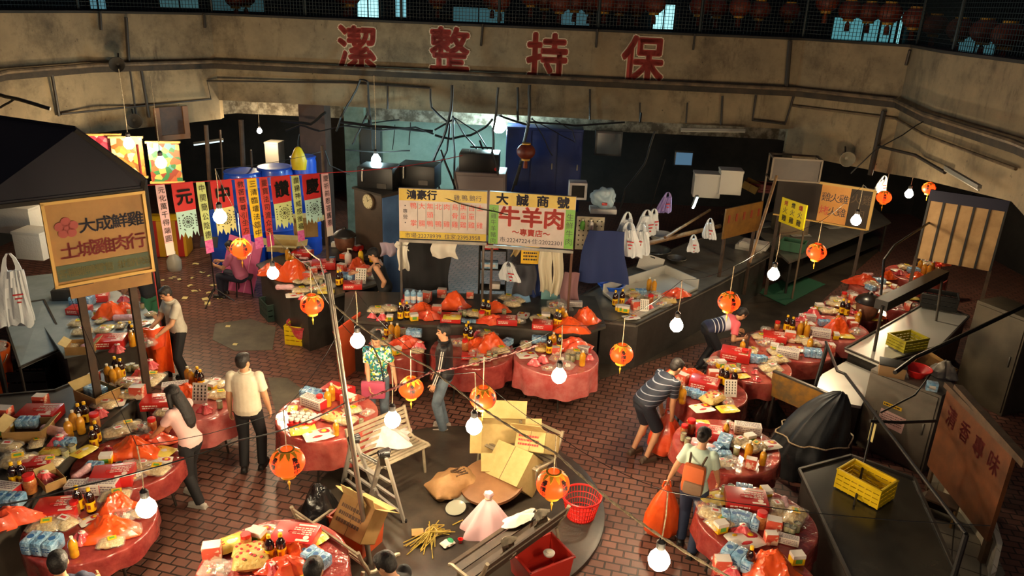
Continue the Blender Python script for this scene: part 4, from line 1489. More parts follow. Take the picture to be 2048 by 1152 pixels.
# the two butcher signs over the centre stall
r, w = board('shop_sign', (798, 375), (975, 382), 3.05, .86, .06, m_spale, 'left yellow and pale sign with red menu columns over centre stall', 'sign')
h = .86
MB().box((0, -.033, h - .105), (w - .01, .008, .2)).obj('yellow_band', m_symb, r, 0)
MB().box((0, -.033, .06), (w - .01, .008, .12)).obj('yellow_band', m_symb, r, 0)
write(r, '鴻豪行', -w * .24, h - .1, .17, m_dkink, -.039, .03, 1)
write(r, '雞.鴨.鵝行', w * .28, h - .125, .105, m_dkink, -.039, .01)
write(r, '•專營•', -w * .43, .57, .085, m_dkink, -.033, .01, vertical=True, step=1.15)
for i, col in enumerate(['鴨 掌', '大 腸', '無頭鴨', '北 鴨', '肉 雞', '烏骨雞', '黑童雞', '白童雞', '土 雞']):
    write(r, col, -w * .335 + i * w * .0945, .57, .115, m_redink2, -.033, .012, vertical=True, step=1.3)
write(r, '市場:22278939  住家:23953958', 0, .055, .098, m_dkink, -.039, .008)
mb = MB()
for i in range(8):
    mb.box((-w * .288 + i * w * .0945, -.032, .4), (.004, .006, .44))
mb.obj('column_rule', m_dkink, r, 0)
MB().box((0, -.01, -.05), (w + .02, .05, .05)).obj('rail', m_steel, r, 0)
for x in (-.49, .47):
    MB().cyl((w * x, .03, -2.19), (w * x, .03, .02), .022, n=8).obj('post', m_steel, r)

r, w = board('shop_sign', (980, 382), (1153, 393), 3.05, .9, .06, m_spale, 'right yellow, pale and green sign with large red characters over centre stall', 'sign')
h = .9
MB().box((0, -.033, h - .11), (w - .01, .008, .22)).obj('yellow_band', m_symb, r, 0)
for x in (-.445, .445):
    MB().box((w * x, -.033, .34), (w * .11, .008, .67)).obj('green_band', m_sgrn, r, 0)
for i, ch in enumerate('大誠商號'):
    write(r, ch, w * (-.35 + i * .235), h - .11, .2, m_dkink, -.039, .035, 1.05)
for i, ch in enumerate('牛羊肉'):
    write(r, ch, w * (-.26 + i * .26), .5, .36, m_redink2, -.033, .03, 1.05)
write(r, '～專賣店～', 0, .235, .13, m_redink2, -.033, .02)
write(r, '市:22247224·住:22022301', 0, .09, .1, m_dkink, -.033, .012)
write(r, '火雞牛羊豬肉', -w * .445, .6, .1, m_green, -.039, .01, vertical=True)
write(r, '生鮮牛肉', w * .445, .55, .13, m_green, -.039, .01, vertical=True)
MB().box((0, -.01, -.05), (w + .02, .05, .05)).obj('rail', m_steel, r, 0)
for x in (-.46, .49):
    MB().cyl((w * x, .03, -2.15), (w * x, .03, .02), .022, n=8).obj('post', mat('rusty post', '5a3a2a', .6), r)

# yellow turkey sign and the wooden board with the orange sheet at the right
r, w = board('price_sign', (1566, 394), (1615, 411), 2.55, .5, .03, mat('lemon sign sheet', 'e0c512', .45), 'bright yellow sign with three columns of black characters', 'sign')
for i, (a, m_) in enumerate((('烤', m_redink2), ('煙', m_dkink), ('燻', m_redink2))):
    x = (-.3 + i * .3) * w
    write(r, a, x, .41, .11, m_, -.017, .02)
    write(r, '火', x, .27, .14, m_dkink, -.017, .012)
    write(r, '雞', x, .11, .13, m_dkink, -.017, .02)
r, w = board('notice_board', (1560, 350), (1752, 378), 2.75, .85, .06, mat('brown board', '32261a', .7, col2='2c2016', ns=3), 'long dark wooden board carrying an orange turkey notice', 'board')
h = .82
MB().box((0, -.035, h), (w, .05, .05)).box((w / 2, -.035, h / 2), (.06, .05, h)).box((0, -.035, 0), (w, .05, .03)).obj('frame', m_frame, r, 0)
nt = MB().box((w * .12, -.036, .42), (w * .3, .012, .8)).obj('notice', mat('orange notice', 'd99a4a', .6, col2='cf8a3c', ns=3), r, 0)
for j, row in enumerate(('雞火雞', '烤火雞')):
    for i, ch in enumerate(row):
        write(r, ch, w * (.03 + i * .09), .55 - j * .28, .2, m_redink2 if (j == 1 and i == 0) else m_dkink, -.044, .012)
m_faint = mat('faint pencil letters', '5a4630', .7)
for j, row in enumerate(('火雞', '肉')):
    write(r, row, w * .39, .6 - j * .3, .22, m_faint, -.033)
for x in (-.45, .45):
    MB().beam((w * x, .04, -2.13), (w * x, .04, .1), .06, .06).obj('post', m_post, r)

# hanging paper banners on a red string
A, B = GY(285, 371, 11.6), GY(696, 343, 14.6)
sdir = (B - A)


def on_string(px):
    d = ray(px, 360)
    lo, hi = 0., 1.
    f = lambda t: (A + sdir * t)
    best = min(range(401), key=lambda i: abs((A + sdir * (i / 400)).x / (A + sdir * (i / 400)).y - d.x / d.y))
    return A + sdir * (best / 400)


yaw = math.atan2(sdir.y, sdir.x)
C = GY(925, 311, 15.2)
tag(MB().tube([A, B] + sag(B, C, .05, 6)[1:], .008, 6).obj('string', mat('red cord', 'b02a2e', .6)), 'red cord carrying the hanging paper banners at the upper left', 'cord')
m_pp = mat('pink banner paper', 'd9aeb0', .7)
m_pg = mat('pale green banner paper', 'b9c47a', .7)
m_py = mat('yellow banner paper', 'e3b81a', .7)
m_pr = mat('red banner paper', 'c23a32', .7)
m_prd = mat('deep red banner paper', 'b8201f', .7)
m_pm = mat('magenta banner foot', 'c23a8a', .7, col2='d978aa', ns=16)
m_pb = mat('pale blue banner paper', 'a9cfc6', .7)
m_pw = mat('white banner foot', 'd4c8bc', .7)
m_bink = mat('banner ink', '1b1512', .7)


def strip(px0, px1, py1, text, m, foot, flen, lab, inkm=None):
    a, b = on_string(px0), on_string(px1)
    w = (b - a).length
    c = (a + b) / 2
    low = GY((px0 + px1) / 2, py1, c.y)
    L = c.z - low.z
    r = root('paper_banner', c, 0, lab, 'banner', 'hanging paper banners', rot=(R(-4), 0, yaw))
    MB().grid(lambda u, v: ((u - .5) * w, .012 * math.sin(u * 3 + v * 5), -v * (L - flen)), 2, 10, .004).obj('sheet', m, r)
    if flen:
        MB().grid(lambda u, v: ((u - .5) * w, .012 * math.sin(u * 3 + 5), -(L - flen) - v * flen), 2, 3, .004).obj('foot', foot, r)
    n = len(text)
    st = (L - flen) / (n + .3)
    write(r, text, 0, -st * .7, st * .86, inkm or m_bink, -.02, .01, min(1.1, w / st * .9), vertical=True, step=1 / .86)
    return r


def flag(px0, px1, py1, ch, m2, lab):
    a, b = on_string(px0), on_string(px1)
    w = (b - a).length
    c = (a + b) / 2
    low = GY((px0 + px1) / 2, py1, c.y)
    L = c.z - low.z
    r = root('paper_banner', c, 0, lab, 'banner', 'hanging paper banners', rot=(R(-4), 0, yaw))
    MB().grid(lambda u, v: ((u - .5) * w, .012 * math.sin(u * 4 + v * 3), -v * L * .5), 3, 5, .004).obj('sheet', m_prd, r)
    zz = [0, .12, .04, .15, .0, .05, .0, .15, .04, .12, 0]
    MB().grid(lambda u, v: ((u - .5) * w * .96, .012 * math.sin(u * 4 + 3), -L * .5 - v * L * (.5 - zz[min(10, int(u * 10 + .5))] * .9)), 10, 4, .004).obj('lower_sheet', m2, r, 0)
    write(r, ch, 0, -L * .24, min(w * .78, L * .42), m_bink, -.02, .03)
    mb = MB()
    cz = -L * .7
    for k in range(12):
        t = k * math.pi / 6
        for q, s_ in ((.25 * w, .022), (.17 * w, .017), (.09 * w, .012)):
            mb.box((math.cos(t + q) * q, -.02, cz + math.sin(t + q) * q), (s_ * 1.4, .003, s_ * .6), (0, -t - q + 1.57, 0))
    for sx_ in (-1, 1):
        for k in range(5):
            mb.box((sx_ * w * .4, -.02, cz + (k - 2) * w * .12), (.018, .003, .018), (0, .78, 0))
        for q in (-1, 1):
            mb.box((sx_ * w * .2, -.02, cz + q * w * .34), (.035, .003, .014), (0, sx_ * q * .6, 0))
    mb.cyl((0, -.018, cz), (0, -.022, cz), .02, n=8)
    mb.obj('cut_pattern', m_bink, r, 0)


strip(309, 328, 507, '元化萬千得端圓', m_pp, m_pw, .2, 'pink paper banner at the left end of the red cord')
flag(341, 384, 474, '元', m_pb, 'red banner reading one large character over a pale blue lower half')
strip(391, 409, 503, '中開簡公陰德', m_pg, m_pm, .22, 'pale green banner with magenta foot third from the left')
flag(420, 462, 467, '中', mat('cream banner paper', 'd9d08a', .7), 'red banner with a cream lower half fourth from the left')
strip(469, 487, 485, '救苦慈尊引生方', m_pr, m_pm, .16, 'red strip banner just left of the yellow strip')
strip(494, 512, 494, '三清臨壇法筵中', m_py, m_pm, .2, 'bright yellow strip banner in the middle of the row')
strip(518, 535, 490, '靈寶法司渡众生', m_pr, mat('purple banner foot', 'a8306a', .7), .2, 'red strip banner just right of the yellow strip')
flag(541, 579, 455, '讚', mat('pale lime banner paper', 'c4d08c', .7), 'red banner with a pale lime lower half right of centre')
strip(583, 598, 480, '讚揚神威感後福', m_pg, m_pm, .2, 'pale green banner with magenta foot near the right end')
flag(604, 639, 445, '慶', m_pb, 'red banner with a pale blue lower half near the right end')
strip(643, 657, 470, '慶祈前恩答舊恩', m_pp, m_pw, .18, 'pink paper banner at the right end of the red cord')
p = G(296, 640, .85)
tag(MB().tube([(A.x, A.y, 3.75), (A.x + .02, A.y - .03, 2), (A.x + .03, A.y - .05, 0)], .019, 8).obj('pole', m_redpole), 'thin red pole holding the left end of the banner cord', 'pole')
q = on_string(646)
q_pole = V((q.x, q.y + .08, q.z + .4))
tag(MB().cyl((q.x, q.y + .08, 0), (q.x, q.y + .08, q.z + .5), .03, n=8).obj('pole', m_post), 'dark pole behind the right end of the paper banners', 'pole')
# brown framed board on the beam at upper left
a, b = on_wall(306, 215, .12), on_wall(372, 212, .12)
w = (b - a).length
c = (a + b) / 2
hh = a.z - on_wall(310, 277, .12).z
r = root('framed_board', (c.x, c.y, c.z - hh), 0, 'brown wooden framed board hanging on the wall beam at upper left', 'board', rot=(0, 0, math.atan2(b.y - a.y, b.x - a.x)))
MB().box((0, 0, hh / 2), (w, .04, hh)).obj('panel', mat('dark varnished panel', '55371e', .5, col2='3a2413', ns=3), r, 0)
MB().box((0, -.03, 0), (w, .05, .12)).box((-w / 2 + .05, -.03, hh / 2), (.12, .05, hh)).box((w / 2 - .05, -.03, hh / 2), (.12, .05, hh)).obj('frame', mat('orange brown frame', '7d5430', .5), r, 0)

# ================================================================ lamps, lanterns, cords
m_bulb = bulb_mat('warm bulb glass', (1.0, .78, .48), BULB)
m_cool = bulb_mat('daylight bulb glass', (.62, .95, 1.0), COOL)
m_lant = paper_lantern_mat('lantern paper', 'ee3c18')
m_lbulb = bulb_mat('small lantern bulb', (1.0, .6, .3), 85.)
m_sock = mat('bakelite socket', '1b1716', .4)
m_wire = mat('black cable', '0d0c0b', .5)
m_twine = mat('beige twisted flex', 'd8c4a0', .6, col2='9a8260', ns=30)
m_pinkflex = mat('red and white twisted flex', 'c98a80', .6, col2='8d2f30', ns=30, thr=(.48, .52))
m_gold2 = mat('lantern gold fringe', 'd9a02c', .4)


def bulb(px, py, z, label, m=None, r=.088, cord=.45, y=None):
    p = GY(px, py, y) if y else G(px, py, z)
    o = root('light_bulb', p, 0, label, 'bulb')
    MB().lathe([(0, -r), (r * .5, -r * .88), (r * .86, -r * .5), (r, 0), (r * .86, r * .5), (r * .55, r * .9), (r * .4, r * 1.2), (r * .38, r * 1.35), (0, r * 1.35)], 16).obj('glass', m or m_bulb, o, 60)
    MB().lathe([(0, r * 1.3), (r * .42, r * 1.3), (r * .42, r * 2.0), (r * .2, r * 2.3), (0, r * 2.3)], 12).obj('socket', m_sock, o)
    MB().tube([(0, 0, r * 2.2), (.01, 0, r * 2.2 + cord * .5), (0, 0, r * 2.2 + cord)], .006, 5).obj('cord', m_twine, o)
    return o, p


LP = root('paper_lantern')
rib = []
n = 36
prof = []
for i in range(25):
    t = -1 + 2 * i / 24
    rr_ = .145 * math.sqrt(max(1 - (t * .9) ** 2, 0)) + (.0022 if i % 2 else -.0012)
    prof.append((rr_, t * .9 * .125))
MB().lathe(prof, n, cap=False).obj('shade', m_lant, LP, 60)
MB().lathe([(.065, .108), (.07, .113), (.07, .128), (.05, .132)], 20, cap=False).lathe([(.065, -.108), (.068, -.112), (.066, -.14), (.05, -.142)], 20, cap=False).obj('rim', m_gold2, LP)
mb = MB()
for k in range(10):
    a = k * 2 * math.pi / 10
    c_, s_ = math.cos(a), math.sin(a)
    mb.loft([[V((c_ * q - s_ * e, s_ * q + c_ * e, zz)) for e, dz in ((-hw, 0), (hw, 0), (hw, .004), (-hw, .004)) for zz in (zb + dz,)] for q, zb, hw in ((.07, .118, .02), (.1, .098, .016), (.125, .074, .002))])
mb.obj('gold_trim', m_gold2, LP)
mb = MB()
mb.tube([(0, 0, -.14), (0, 0, -.2)], .004, 6); mb.lathe([(.004, -.19), (.012, -.2), (.013, -.215), (.006, -.235), (.002, -.28), (0, -.28)], 8)
mb.obj('tassel', m_gold2, LP)
MB().sphere((0, 0, .0), .03, 2).obj('bulb', m_lbulb, LP)
MB().tube([(0, 0, .03), (0, 0, .5)], .005, 5).obj('cord', m_twine, LP)


def on_ball(co, ang):
    th = co.x / .145 + ang
    t = max(-.95, min(.95, co.z / .125))
    q = .1475 * math.sqrt(1 - (t * .95) ** 2) + .001
    return V((math.sin(th) * q, -math.cos(th) * q, co.z))


for a in (-.75, .75, 2.6):
    write(LP, '慶讚中元', 0, .07, .05, m_bink, 0, .03, 1.3, vertical=True, face=lambda co, a=a: on_ball(co, a), name='characters', step=.98)
LT = []
for i, (px, py, dia, rz, lab) in enumerate([
        (482, 497, 42, 0, 'glowing orange lantern in front of the seated person'), (624, 609, 46, .2, 'glowing orange lantern above the red-lined yellow crate'),
        (575, 924, 68, .1, 'large glowing orange lantern below the table beside the ladder'), (822, 776, 49, -.5, 'glowing orange lantern at the floral-shirted woman\'s hand'),
        (966, 796, 53, .3, 'glowing orange lantern hanging above the open cardboard boxes'), (1243, 708, 46, -.7, 'glowing orange lantern left of the bending man in navy'),
        (1106, 968, 66, .05, 'glowing orange lantern above the red plastic basket'), (1458, 604, 44, -.6, 'glowing orange lantern above the bending pink-shirted person'),
        (1633, 504, 38, -.5, 'glowing orange lantern in front of the long dark table'), (1768, 395, 28, .4, 'small glowing red lantern beside the notice board'),
        (1858, 377, 26, 0, 'small glowing red lantern above the slatted panel')]):
    d = ray(px, py)
    dist = .29 * FOC / dia
    p = V((0, 0, EYE)) + d * dist
    o = dup(LP, p, (0, 0, rz))
    tag(o, lab, 'lantern', 'glowing paper lanterns')
    LT.append(p + V((0, 0, .5)))
m_unl = mat('unlit red lantern', '5c150c', .5, col2='7a3312', ns=6)
UL = root('paper_lantern')
MB().lathe(prof, 20, cap=False).obj('shade', m_unl, UL, 60)
MB().lathe([(.06, .105), (.07, .113), (.07, .13), (0, .13)], 16, cap=False).lathe([(.068, -.108), (.066, -.14), (0, -.142)], 16, cap=False).obj('rim', m_gold2, UL)
MB().lathe([(.01, -.14), (.03, -.17), (.035, -.26), (0, -.26)], 10).obj('tassel', mat('red gold fringe', '8a3a14', .6), UL)
o = dup(UL, GY(1052, 303, 15.5), (0, 0, 0), 1.3)
tag(o, 'unlit dark red lantern hanging before the blue cabinet', 'lantern')
ux = [(470, -4), (490, -6), (690, -5), (700, -8), (875, -4), (985, -2), (1000, 2), (1062, -6), (1090, 0), (1120, 6), (1150, 4), (1180, 8), (1210, 6), (1240, 10), (1275, 12), (1310, 8), (1400, 12), (1435, 16), (1480, 14), (1520, 20), (1580, 24), (1655, 4), (1700, 20), (1740, 24), (1780, 26), (1830, 36), (1870, 50), (1920, 58), (1970, 62), (2015, 70)]
for i, (px, py) in enumerate(ux):
    j = min(range(8 * 40), key=lambda q: abs(ray(px, py).x / ray(px, py).y - ring_at(q // 40, (q % 40) / 40, -.9, 0).x / ring_at(q // 40, (q % 40) / 40, -.9, 0).y))
    y = ring_at(j // 40, (j % 40) / 40, -.9 - (i % 3) * .35, 0).y
    o = dup(UL, GY(px, py, y), (0, 0, i), 1.7)
    tag(o, ORDW[i].strip() if 0 else ('unlit red lantern in the gallery row at top, %s' % ('leftmost' if i == 0 else 'rightmost' if i == len(ux) - 1 else 'number %d from the left' % (i + 1))), 'lantern', 'unlit lanterns hanging in the gallery')
for R_ in (LP, UL):
    for k in kids(R_):
        bpy.data.objects.remove(k)
    bpy.data.objects.remove(R_)

BL = [
    (546, 547, 2.05, 'bare bulb in front of the left stall counter'), (715, 682, 2.1, 'bare bulb above the floral-shirted woman\'s shoulder'),
    (785, 840, 1.75, 'bare bulb above the pale metal bench'), (948, 853, 1.75, 'bare bulb left of the cardboard boxes'),
    (1118, 752, 1.95, 'bare bulb in front of the table right of the centre stall'), (1353, 651, 2.05, 'bare bulb left of the bending striped shirt'),
    (1547, 549, 2.3, 'bare bulb at the corner of the long dark stall'), (1712, 441, 2.62, 'bare bulb below the wooden notice board'),
    (1818, 388, 2.3, 'bare bulb near the small red lantern at far right'), (1318, 1120, 1.9, 'bare bulb below the woman with the orange backpack'),
    (293, 1016, 1.65, 'bare bulb over the lower left table'), (440, 434, 3.2, 'bare bulb shining behind the paper banners')]
BP = []
for px, py, z, lab in BL:
    BP.append(bulb(px, py, z, lab)[1])
for px, py, y, lab in ((258, 288, 15.0, 'upper bare bulb by the coloured pictures at upper left'), (322, 326, 14.0, 'lower bare bulb by the coloured pictures at upper left'), ):
    bulb(px, py, 0, lab, y=y, r=.1, cord=4.3 - GY(px, py, y).z)
bulb(519, 262, 0, 'small bare bulb in the dim stall behind the banners', m=bulb_mat('strong warm bulb glass', (1.0, .78, .48), BULB * 2.2), y=18.9, r=.06, cord=1.1)
bulb(998, 252, 0, 'bluish white bulb under the beam at centre', m_cool, y=18.36, r=.17, cord=.6)
bulb(752, 320, 0, 'bluish white bulb above the black fryers', m_cool, y=16.0, r=.1, cord=1.5)
# unseen bulbs added out of view, nearer the viewer, to light the beam
for x, y, z, lab in ((-3.6, 3.2, 2.3, 'unseen added bulb nearest the gallery at left'), (.6, 3.0, 2.3, 'unseen added bulb nearest the gallery in the middle'), (2.6, 3.0, 2.3, 'unseen added bulb nearest the gallery at right')):
    o = root('light_bulb', (x, y, z), 0, lab, 'bulb')
    MB().sphere((0, 0, 0), .08, 2).obj('glass', m_bulb, o)
    MB().cyl((0, 0, .07), (0, 0, .2), .03).obj('socket', m_sock, o)
    MB().tube([(0, 0, .2), (0, 0, .4)], .006, 5).obj('cord', m_twine, o)


def tube_lamp(a, b, label, e, col=(.7, .95, 1.0)):
    a, b = V(a), V(b)
    c = (a + b) / 2
    o = root('tube_lamp', c, 0, label, 'lamp')
    MB().cyl(a - c, b - c, .018, n=10).obj('tube', bulb_mat('lamp tube ' + label, col, e) if e else mat('unlit tube', 'a09a8c', .3), o)
    MB().beam(a - c + V((0, 0, .045)), b - c + V((0, 0, .045)), .06, .05).obj('housing', mat('lamp housing', '6d6a62', .5), o)


tube_lamp(GY(120, 455, 11.4), GY(215, 442, 11.6), 'cool tube lamp behind the mustard sign at left', 40)
tube_lamp(on_wall(1362, 262, .3), on_wall(1490, 264, .3), 'unlit tube lamp below the beam right of centre', 0)
tube_lamp(on_wall(1890, 340, .3), on_wall(1958, 380, .3), 'unlit tube lamp on the right wall', 0)
tube_lamp(GY(388, 290, 19), GY(446, 282, 19), 'thin pale tube lamp in the dim stall at left', .6)
tube_lamp(GY(1386, 416, 14.4), GY(1394, 396, 14.3), 'short bright tube lamp above the carrier bags', 150)

# the leaning steel pole and the flexes it carries
base, top = G(741, 1135, 0), GY(655, 546, 7.05)
tag(MB().cyl(base, top, .03, n=12).obj('pole', mat('galvanised pole', '8d8578', .35, metal=.7)), 'tall leaning steel pole at the ladder carrying flexes and bulbs', 'pole')


def flex(pts, r, m, label, cat='cord'):
    mb = MB()
    P_ = [V(p) for p in pts]
    if m in (m_twine, m_pinkflex):
        L = []
        for a, b in zip(P_, P_[1:]):
            L += [a.lerp(b, i / 6) for i in range(6)]
        P_ = L + [P_[-1]]
        for ph in (0, math.pi):
            mb.tube([p + V((math.cos(i * .9 + ph), 0, math.sin(i * .9 + ph))) * r * .9 for i, p in enumerate(P_)], r, 5)
    else:
        mb.tube(P_, r, 6)
    return tag(mb.obj('flex_cord', m), label, cat)


pp = lambda y: base.lerp(top, (y - 1135) / (546 - 1135))
flex(sag(pp(600), G(860, 735, 2.75), .05, 6)[:-1] + sag(G(860, 735, 2.75), G(1110, 905, 2.65), .05, 8)[:-1] + sag(G(1110, 905, 2.65), G(1480, 1165, 2.55), .08, 8), .0065, m_twine, 'long beige twisted flex running from the pole to the lower right')
flex(sag(pp(790), G(860, 745, 2.35), .02, 5)[:-1] + sag(G(860, 745, 2.35), G(1075, 690, 2.3), .03, 6), .008, m_pinkflex, 'red and white twisted flex from the pole to the centre stall')
flex(sag(pp(785), G(480, 880, 2.2), .06, 8)[:-1] + sag(G(480, 880, 2.2), G(150, 975, 2.2), .03, 8)[:-1] + sag(G(150, 975, 2.2), G(-30, 1015, 2.2), .02, 4), .007, m_wire, 'dark flex from the pole across the left tables')
flex(sag(pp(600), G(640, 520, 2.9), .02, 4)[:-1] + sag(G(640, 520, 2.9), GY(600, 480, 13), .05, 6), .006, m_twine, 'thin flex from the pole top toward the left stall')

bt_ = lambda i: BP[i] + V((0, 0, .088 * 2.2 + .45))
end_ = G(1752, 378, 2.75)
for ch, lab in (([pp(640), bt_(1), LT[3], LT[4], bt_(4), LT[5], bt_(5), LT[7], bt_(6), LT[8], bt_(7), end_], 'thin black wire joining lanterns and bulbs from the pole to the notice board'),
                ([pp(620), bt_(2), bt_(3), LT[6], bt_(9), V((3.2, 4.2, 2.9))], 'thin black wire joining lanterns and bulbs over the rubbish pile'),
                ([pp(610), LT[1], bt_(0), LT[0], bt_(11), q_pole], 'thin black wire joining lanterns and bulbs from the pole to the banners'),
                ([pp(660), LT[2], bt_(10), G(120, 545, 2.6)], 'thin black wire joining the lower left bulb to the mustard sign')):
    pts = []
    for a, b in zip(ch, ch[1:]):
        pts += sag(a, b, .05, 4)[:-1]
    tag(MB().tube(pts + [V(ch[-1])], .0035, 4).obj('wire', m_wire), lab, 'cable')

# black cables tangled under the beam
rnd = random.Random(5)
CB = [([(860, 176), (862, 215), (900, 250), (895, 300), (870, 345), (880, 380)], 17.0, .022), ([(905, 170), (902, 225), (890, 270), (868, 320), (862, 375)], 16.9, .03), ([(905, 232), (930, 270), (965, 310), (1000, 345)], 16.6, .015),
      ([(905, 232), (955, 262), (990, 330)], 16.7, .012), ([(908, 232), (910, 380)], 16.8, .022), ([(735, 165), (720, 160), (700, 200), (680, 235), (672, 262)], 17.3, .02),
      ([(735, 165), (738, 220), (712, 275), (706, 290)], 17.2, .022), ([(736, 190), (742, 260), (745, 300)], 17.2, .026), ([(680, 245), (740, 250), (800, 258), (865, 262)], 17, .03), ([(690, 250), (760, 262), (830, 255), (868, 268)], 16.9, .018),
      ([(868, 270), (900, 278), (940, 272), (970, 255), (985, 238)], 16.9, .024), ([(868, 262), (905, 240)], 16.9, .02), ([(640, 262), (700, 248), (800, 240)], 17.4, .014), ([(995, 175), (992, 225), (985, 260), (988, 310)], 16.9, .028),
      ([(1000, 232), (1030, 242), (1060, 250)], 17, .022), ([(1060, 170), (1058, 240), (1040, 330), (1030, 370)], 16.8, .035), ([(1035, 175), (1036, 240)], 17.2, .03), ([(1065, 235), (1090, 280), (1105, 310)], 17, .012),
      ([(1062, 238), (1120, 270), (1150, 285), (1145, 260), (1110, 240)], 17, .01), ([(1050, 242), (1150, 250), (1250, 245)], 17.1, .02), ([(1310, 262), (1290, 330), (1250, 380), (1235, 430)], 15.8, .02), ([(1282, 225), (1280, 245)], 17, .02),
      ([(880, 300), (900, 350), (915, 395)], 15.5, .02), ([(985, 300), (995, 340), (998, 375)], 15.6, .016), ([(1040, 330), (1020, 395), (1012, 440)], 13.4, .02), ([(855, 380), (850, 430), (860, 460)], 12.45, .012), ([(1090, 440), (1086, 495)], 12.4, .01),
      ([(838, 378), (920, 405), (1010, 428), (1090, 440), (1148, 446)], 12.4, .007), ([(1330, 320), (1300, 420)], 16.5, .012), ([(960, 280), (968, 300)], 16.5, .02), ([(820, 246), (818, 290)], 18, .012), ([(790, 250), (785, 300)], 18.5, .01), ([(690, 300), (760, 305), (820, 300)], 16.4, .014),
      ([(1700, 345), (1750, 300), (1860, 235)], 13.8, .01), ([(0, 190), (40, 200), (100, 218)], 13.5, .03), ([(0, 215), (30, 198)], 13.6, .018), ([(650, 300), (660, 330), (700, 350)], 16.5, .014), ([(560, 240), (620, 250), (650, 225)], 18, .03), ([(570, 262), (600, 250), (640, 262)], 18, .02)]
for i, (pts, y, r) in enumerate(CB):
    P_ = wob([GY(a, b, y + .05 * math.sin(k * 2 + i)) for k, (a, b) in enumerate(pts)], .03, i)
    Q_ = []
    for a, b in zip(P_, P_[1:]):
        Q_ += [a.lerp(b, t / 4) + noise.noise_vector(a.lerp(b, t / 4) * 2.5) * .03 * math.sin(math.pi * t / 4) for t in range(4)]
    x = pts[0][0]
    side = 'left of' if x < 855 else 'above the' if x < 1160 else 'right of'
    tag(MB().tube(Q_ + [P_[-1]], r * 1.1, 6).obj('cable', m_wire), 'black cable in the tangle under the beam ' + side + ' butcher signs', 'cable', 'black cables ' + side + ' the signs')

# ================================================================ stall counters
m_cyan = mat('brushed steel worktop', '8f9a9a', .4, metal=.4, col2='a5aeae', ns=2)
m_panelw = mat('grey board panel', '4d463c', .7, col2='5d554a', ns=2)
m_worn = mat('worn dark worktop', '38342f', .4, col2='4b463f', ns=2, det=8)
m_worn2 = mat('worn grey steel top', '625c54', .35, metal=.2, col2='7a746a', ns=2, det=8)
m_dsteel = mat('dark steel', '4a4642', .38, metal=.7, col2='5c5752', ns=2)


def poly_c(pts):
    c = V((0, 0, 0))
    for p in pts:
        c += V(p)
    return c / len(pts)


def counter(pix, z, label, mt, mb_, t=.045, inset=.06, body=True, legs=False, shelf=None, name='counter', rim=False):
    P = [G(x, y, z) for x, y in pix]
    c = poly_c(P); c.z = 0
    r = root(name, c, 0, label, 'counter')
    Q = [p - c for p in P]
    MB().prism([V((p.x, p.y, z - t)) for p in Q], (0, 0, t)).obj('worktop', mt, r, 0)
    q = V((0, 0, 0))
    I = [V((p.x * (1 - inset), p.y * (1 - inset), 0)) for p in Q]
    if body:
        MB().prism(I, (0, 0, z - t)).obj('body', mb_, r, 0)
    if legs:
        for p in I:
            MB().box((p.x, p.y, (z - t) / 2), (.045, .045, z - t)).obj('leg', mb_, r, 0)
        if shelf is not None:
            MB().prism([V((p.x, p.y, shelf)) for p in I], (0, 0, .03)).obj('shelf', mb_, r, 0)
    if rim:
        mb = MB()
        for a, b in zip(Q, Q[1:] + Q[:1]):
            mb.beam((a.x, a.y, z + .01), (b.x, b.y, z + .01), .03, .03)
        mb.obj('edge_strip', m_dsteel, r, 0)
    return r


counter([(128, 712), (335, 672), (282, 604), (150, 542), (22, 556)], .85, 'steel topped counter below the tilted mustard sign', m_cyan, m_panelw)
put('tp 166 610 0 1.2; rb 195 600 20 1; og 222 632 0 1.2; og 250 622 0 1; pr 250 642 10 1.1; nb 158 652 0 1; nb 165 668; pr 176 694 80 .8; cb 165 702 12 1.1; rb 222 690 12 1.15; sb 264 678; sb 268 686; ob 266 692; ob 276 690; yb 214 655 0 .8; nb 150 694 80 .8; pb 235 702 0 1.1; nb 205 665 0 .8; sc 290 680 0 .8; cl 295 690; pb 248 602 0 1; rb 160 625 0 .9', 'on counter below the tilted sign', .86, seed=31)

counter([(302, 742), (278, 795), (201, 854), (87, 971), (30, 1052), (-90, 1130), (-90, 800), (110, 782), (222, 735)], .85, 'long steel counter heaped with groceries along the left edge', m_worn, m_panelw, rim=True)
put('rb 82 838 5 1.2; sc 84 812 0 1; cb 60 872 8 1.3; tp 58 852 5 .8 +.06; pr 112 872 -15 1.2; sb 162 850; sb 174 846; ob 150 858; ob 164 866; jr 192 855 0 1.1; pb 200 830 0 1; yb 168 905 70 .9; yb 104 905 0 .9; yb 122 902; tp 132 892 0 .7; sc 10 842 0 1.2; gb 10 870 0 1.3; nb 35 930 15 1.2; nb 15 900; sb 31 972; sb 48 970; jr 63 985 0 1.2; pb 90 962 0 1.2; cb 104 968 -40 .8; tp 22 1010 0 .9; og 15 1045 20 1; nc 8 990; pb 120 890 0 1.3; nb 100 930 0 .9; rb 75 935 15 .8; ob 140 875; cn 132 915; cn 146 905; nb 210 815', 'on long counter at left edge', .86, seed=32)
put('cb 197 800 -28 1.35; tp 193 790 -25 .9 +.05; sb 234 752; sb 245 756; ob 218 762; ob 228 768; ob 238 764; cn 258 742; cn 266 740; cn 274 744; pb 282 752 0 1.2; pb 300 735 0 1.2; nb 305 760 0 1.1; nb 296 770; sc 277 795 0 1.1; nb 256 795 0 .9; rw 225 808 15 1; sc 190 762 0 .8; rb 268 770 0 .7; nb 258 772', 'at back of long left counter', .86, seed=33)

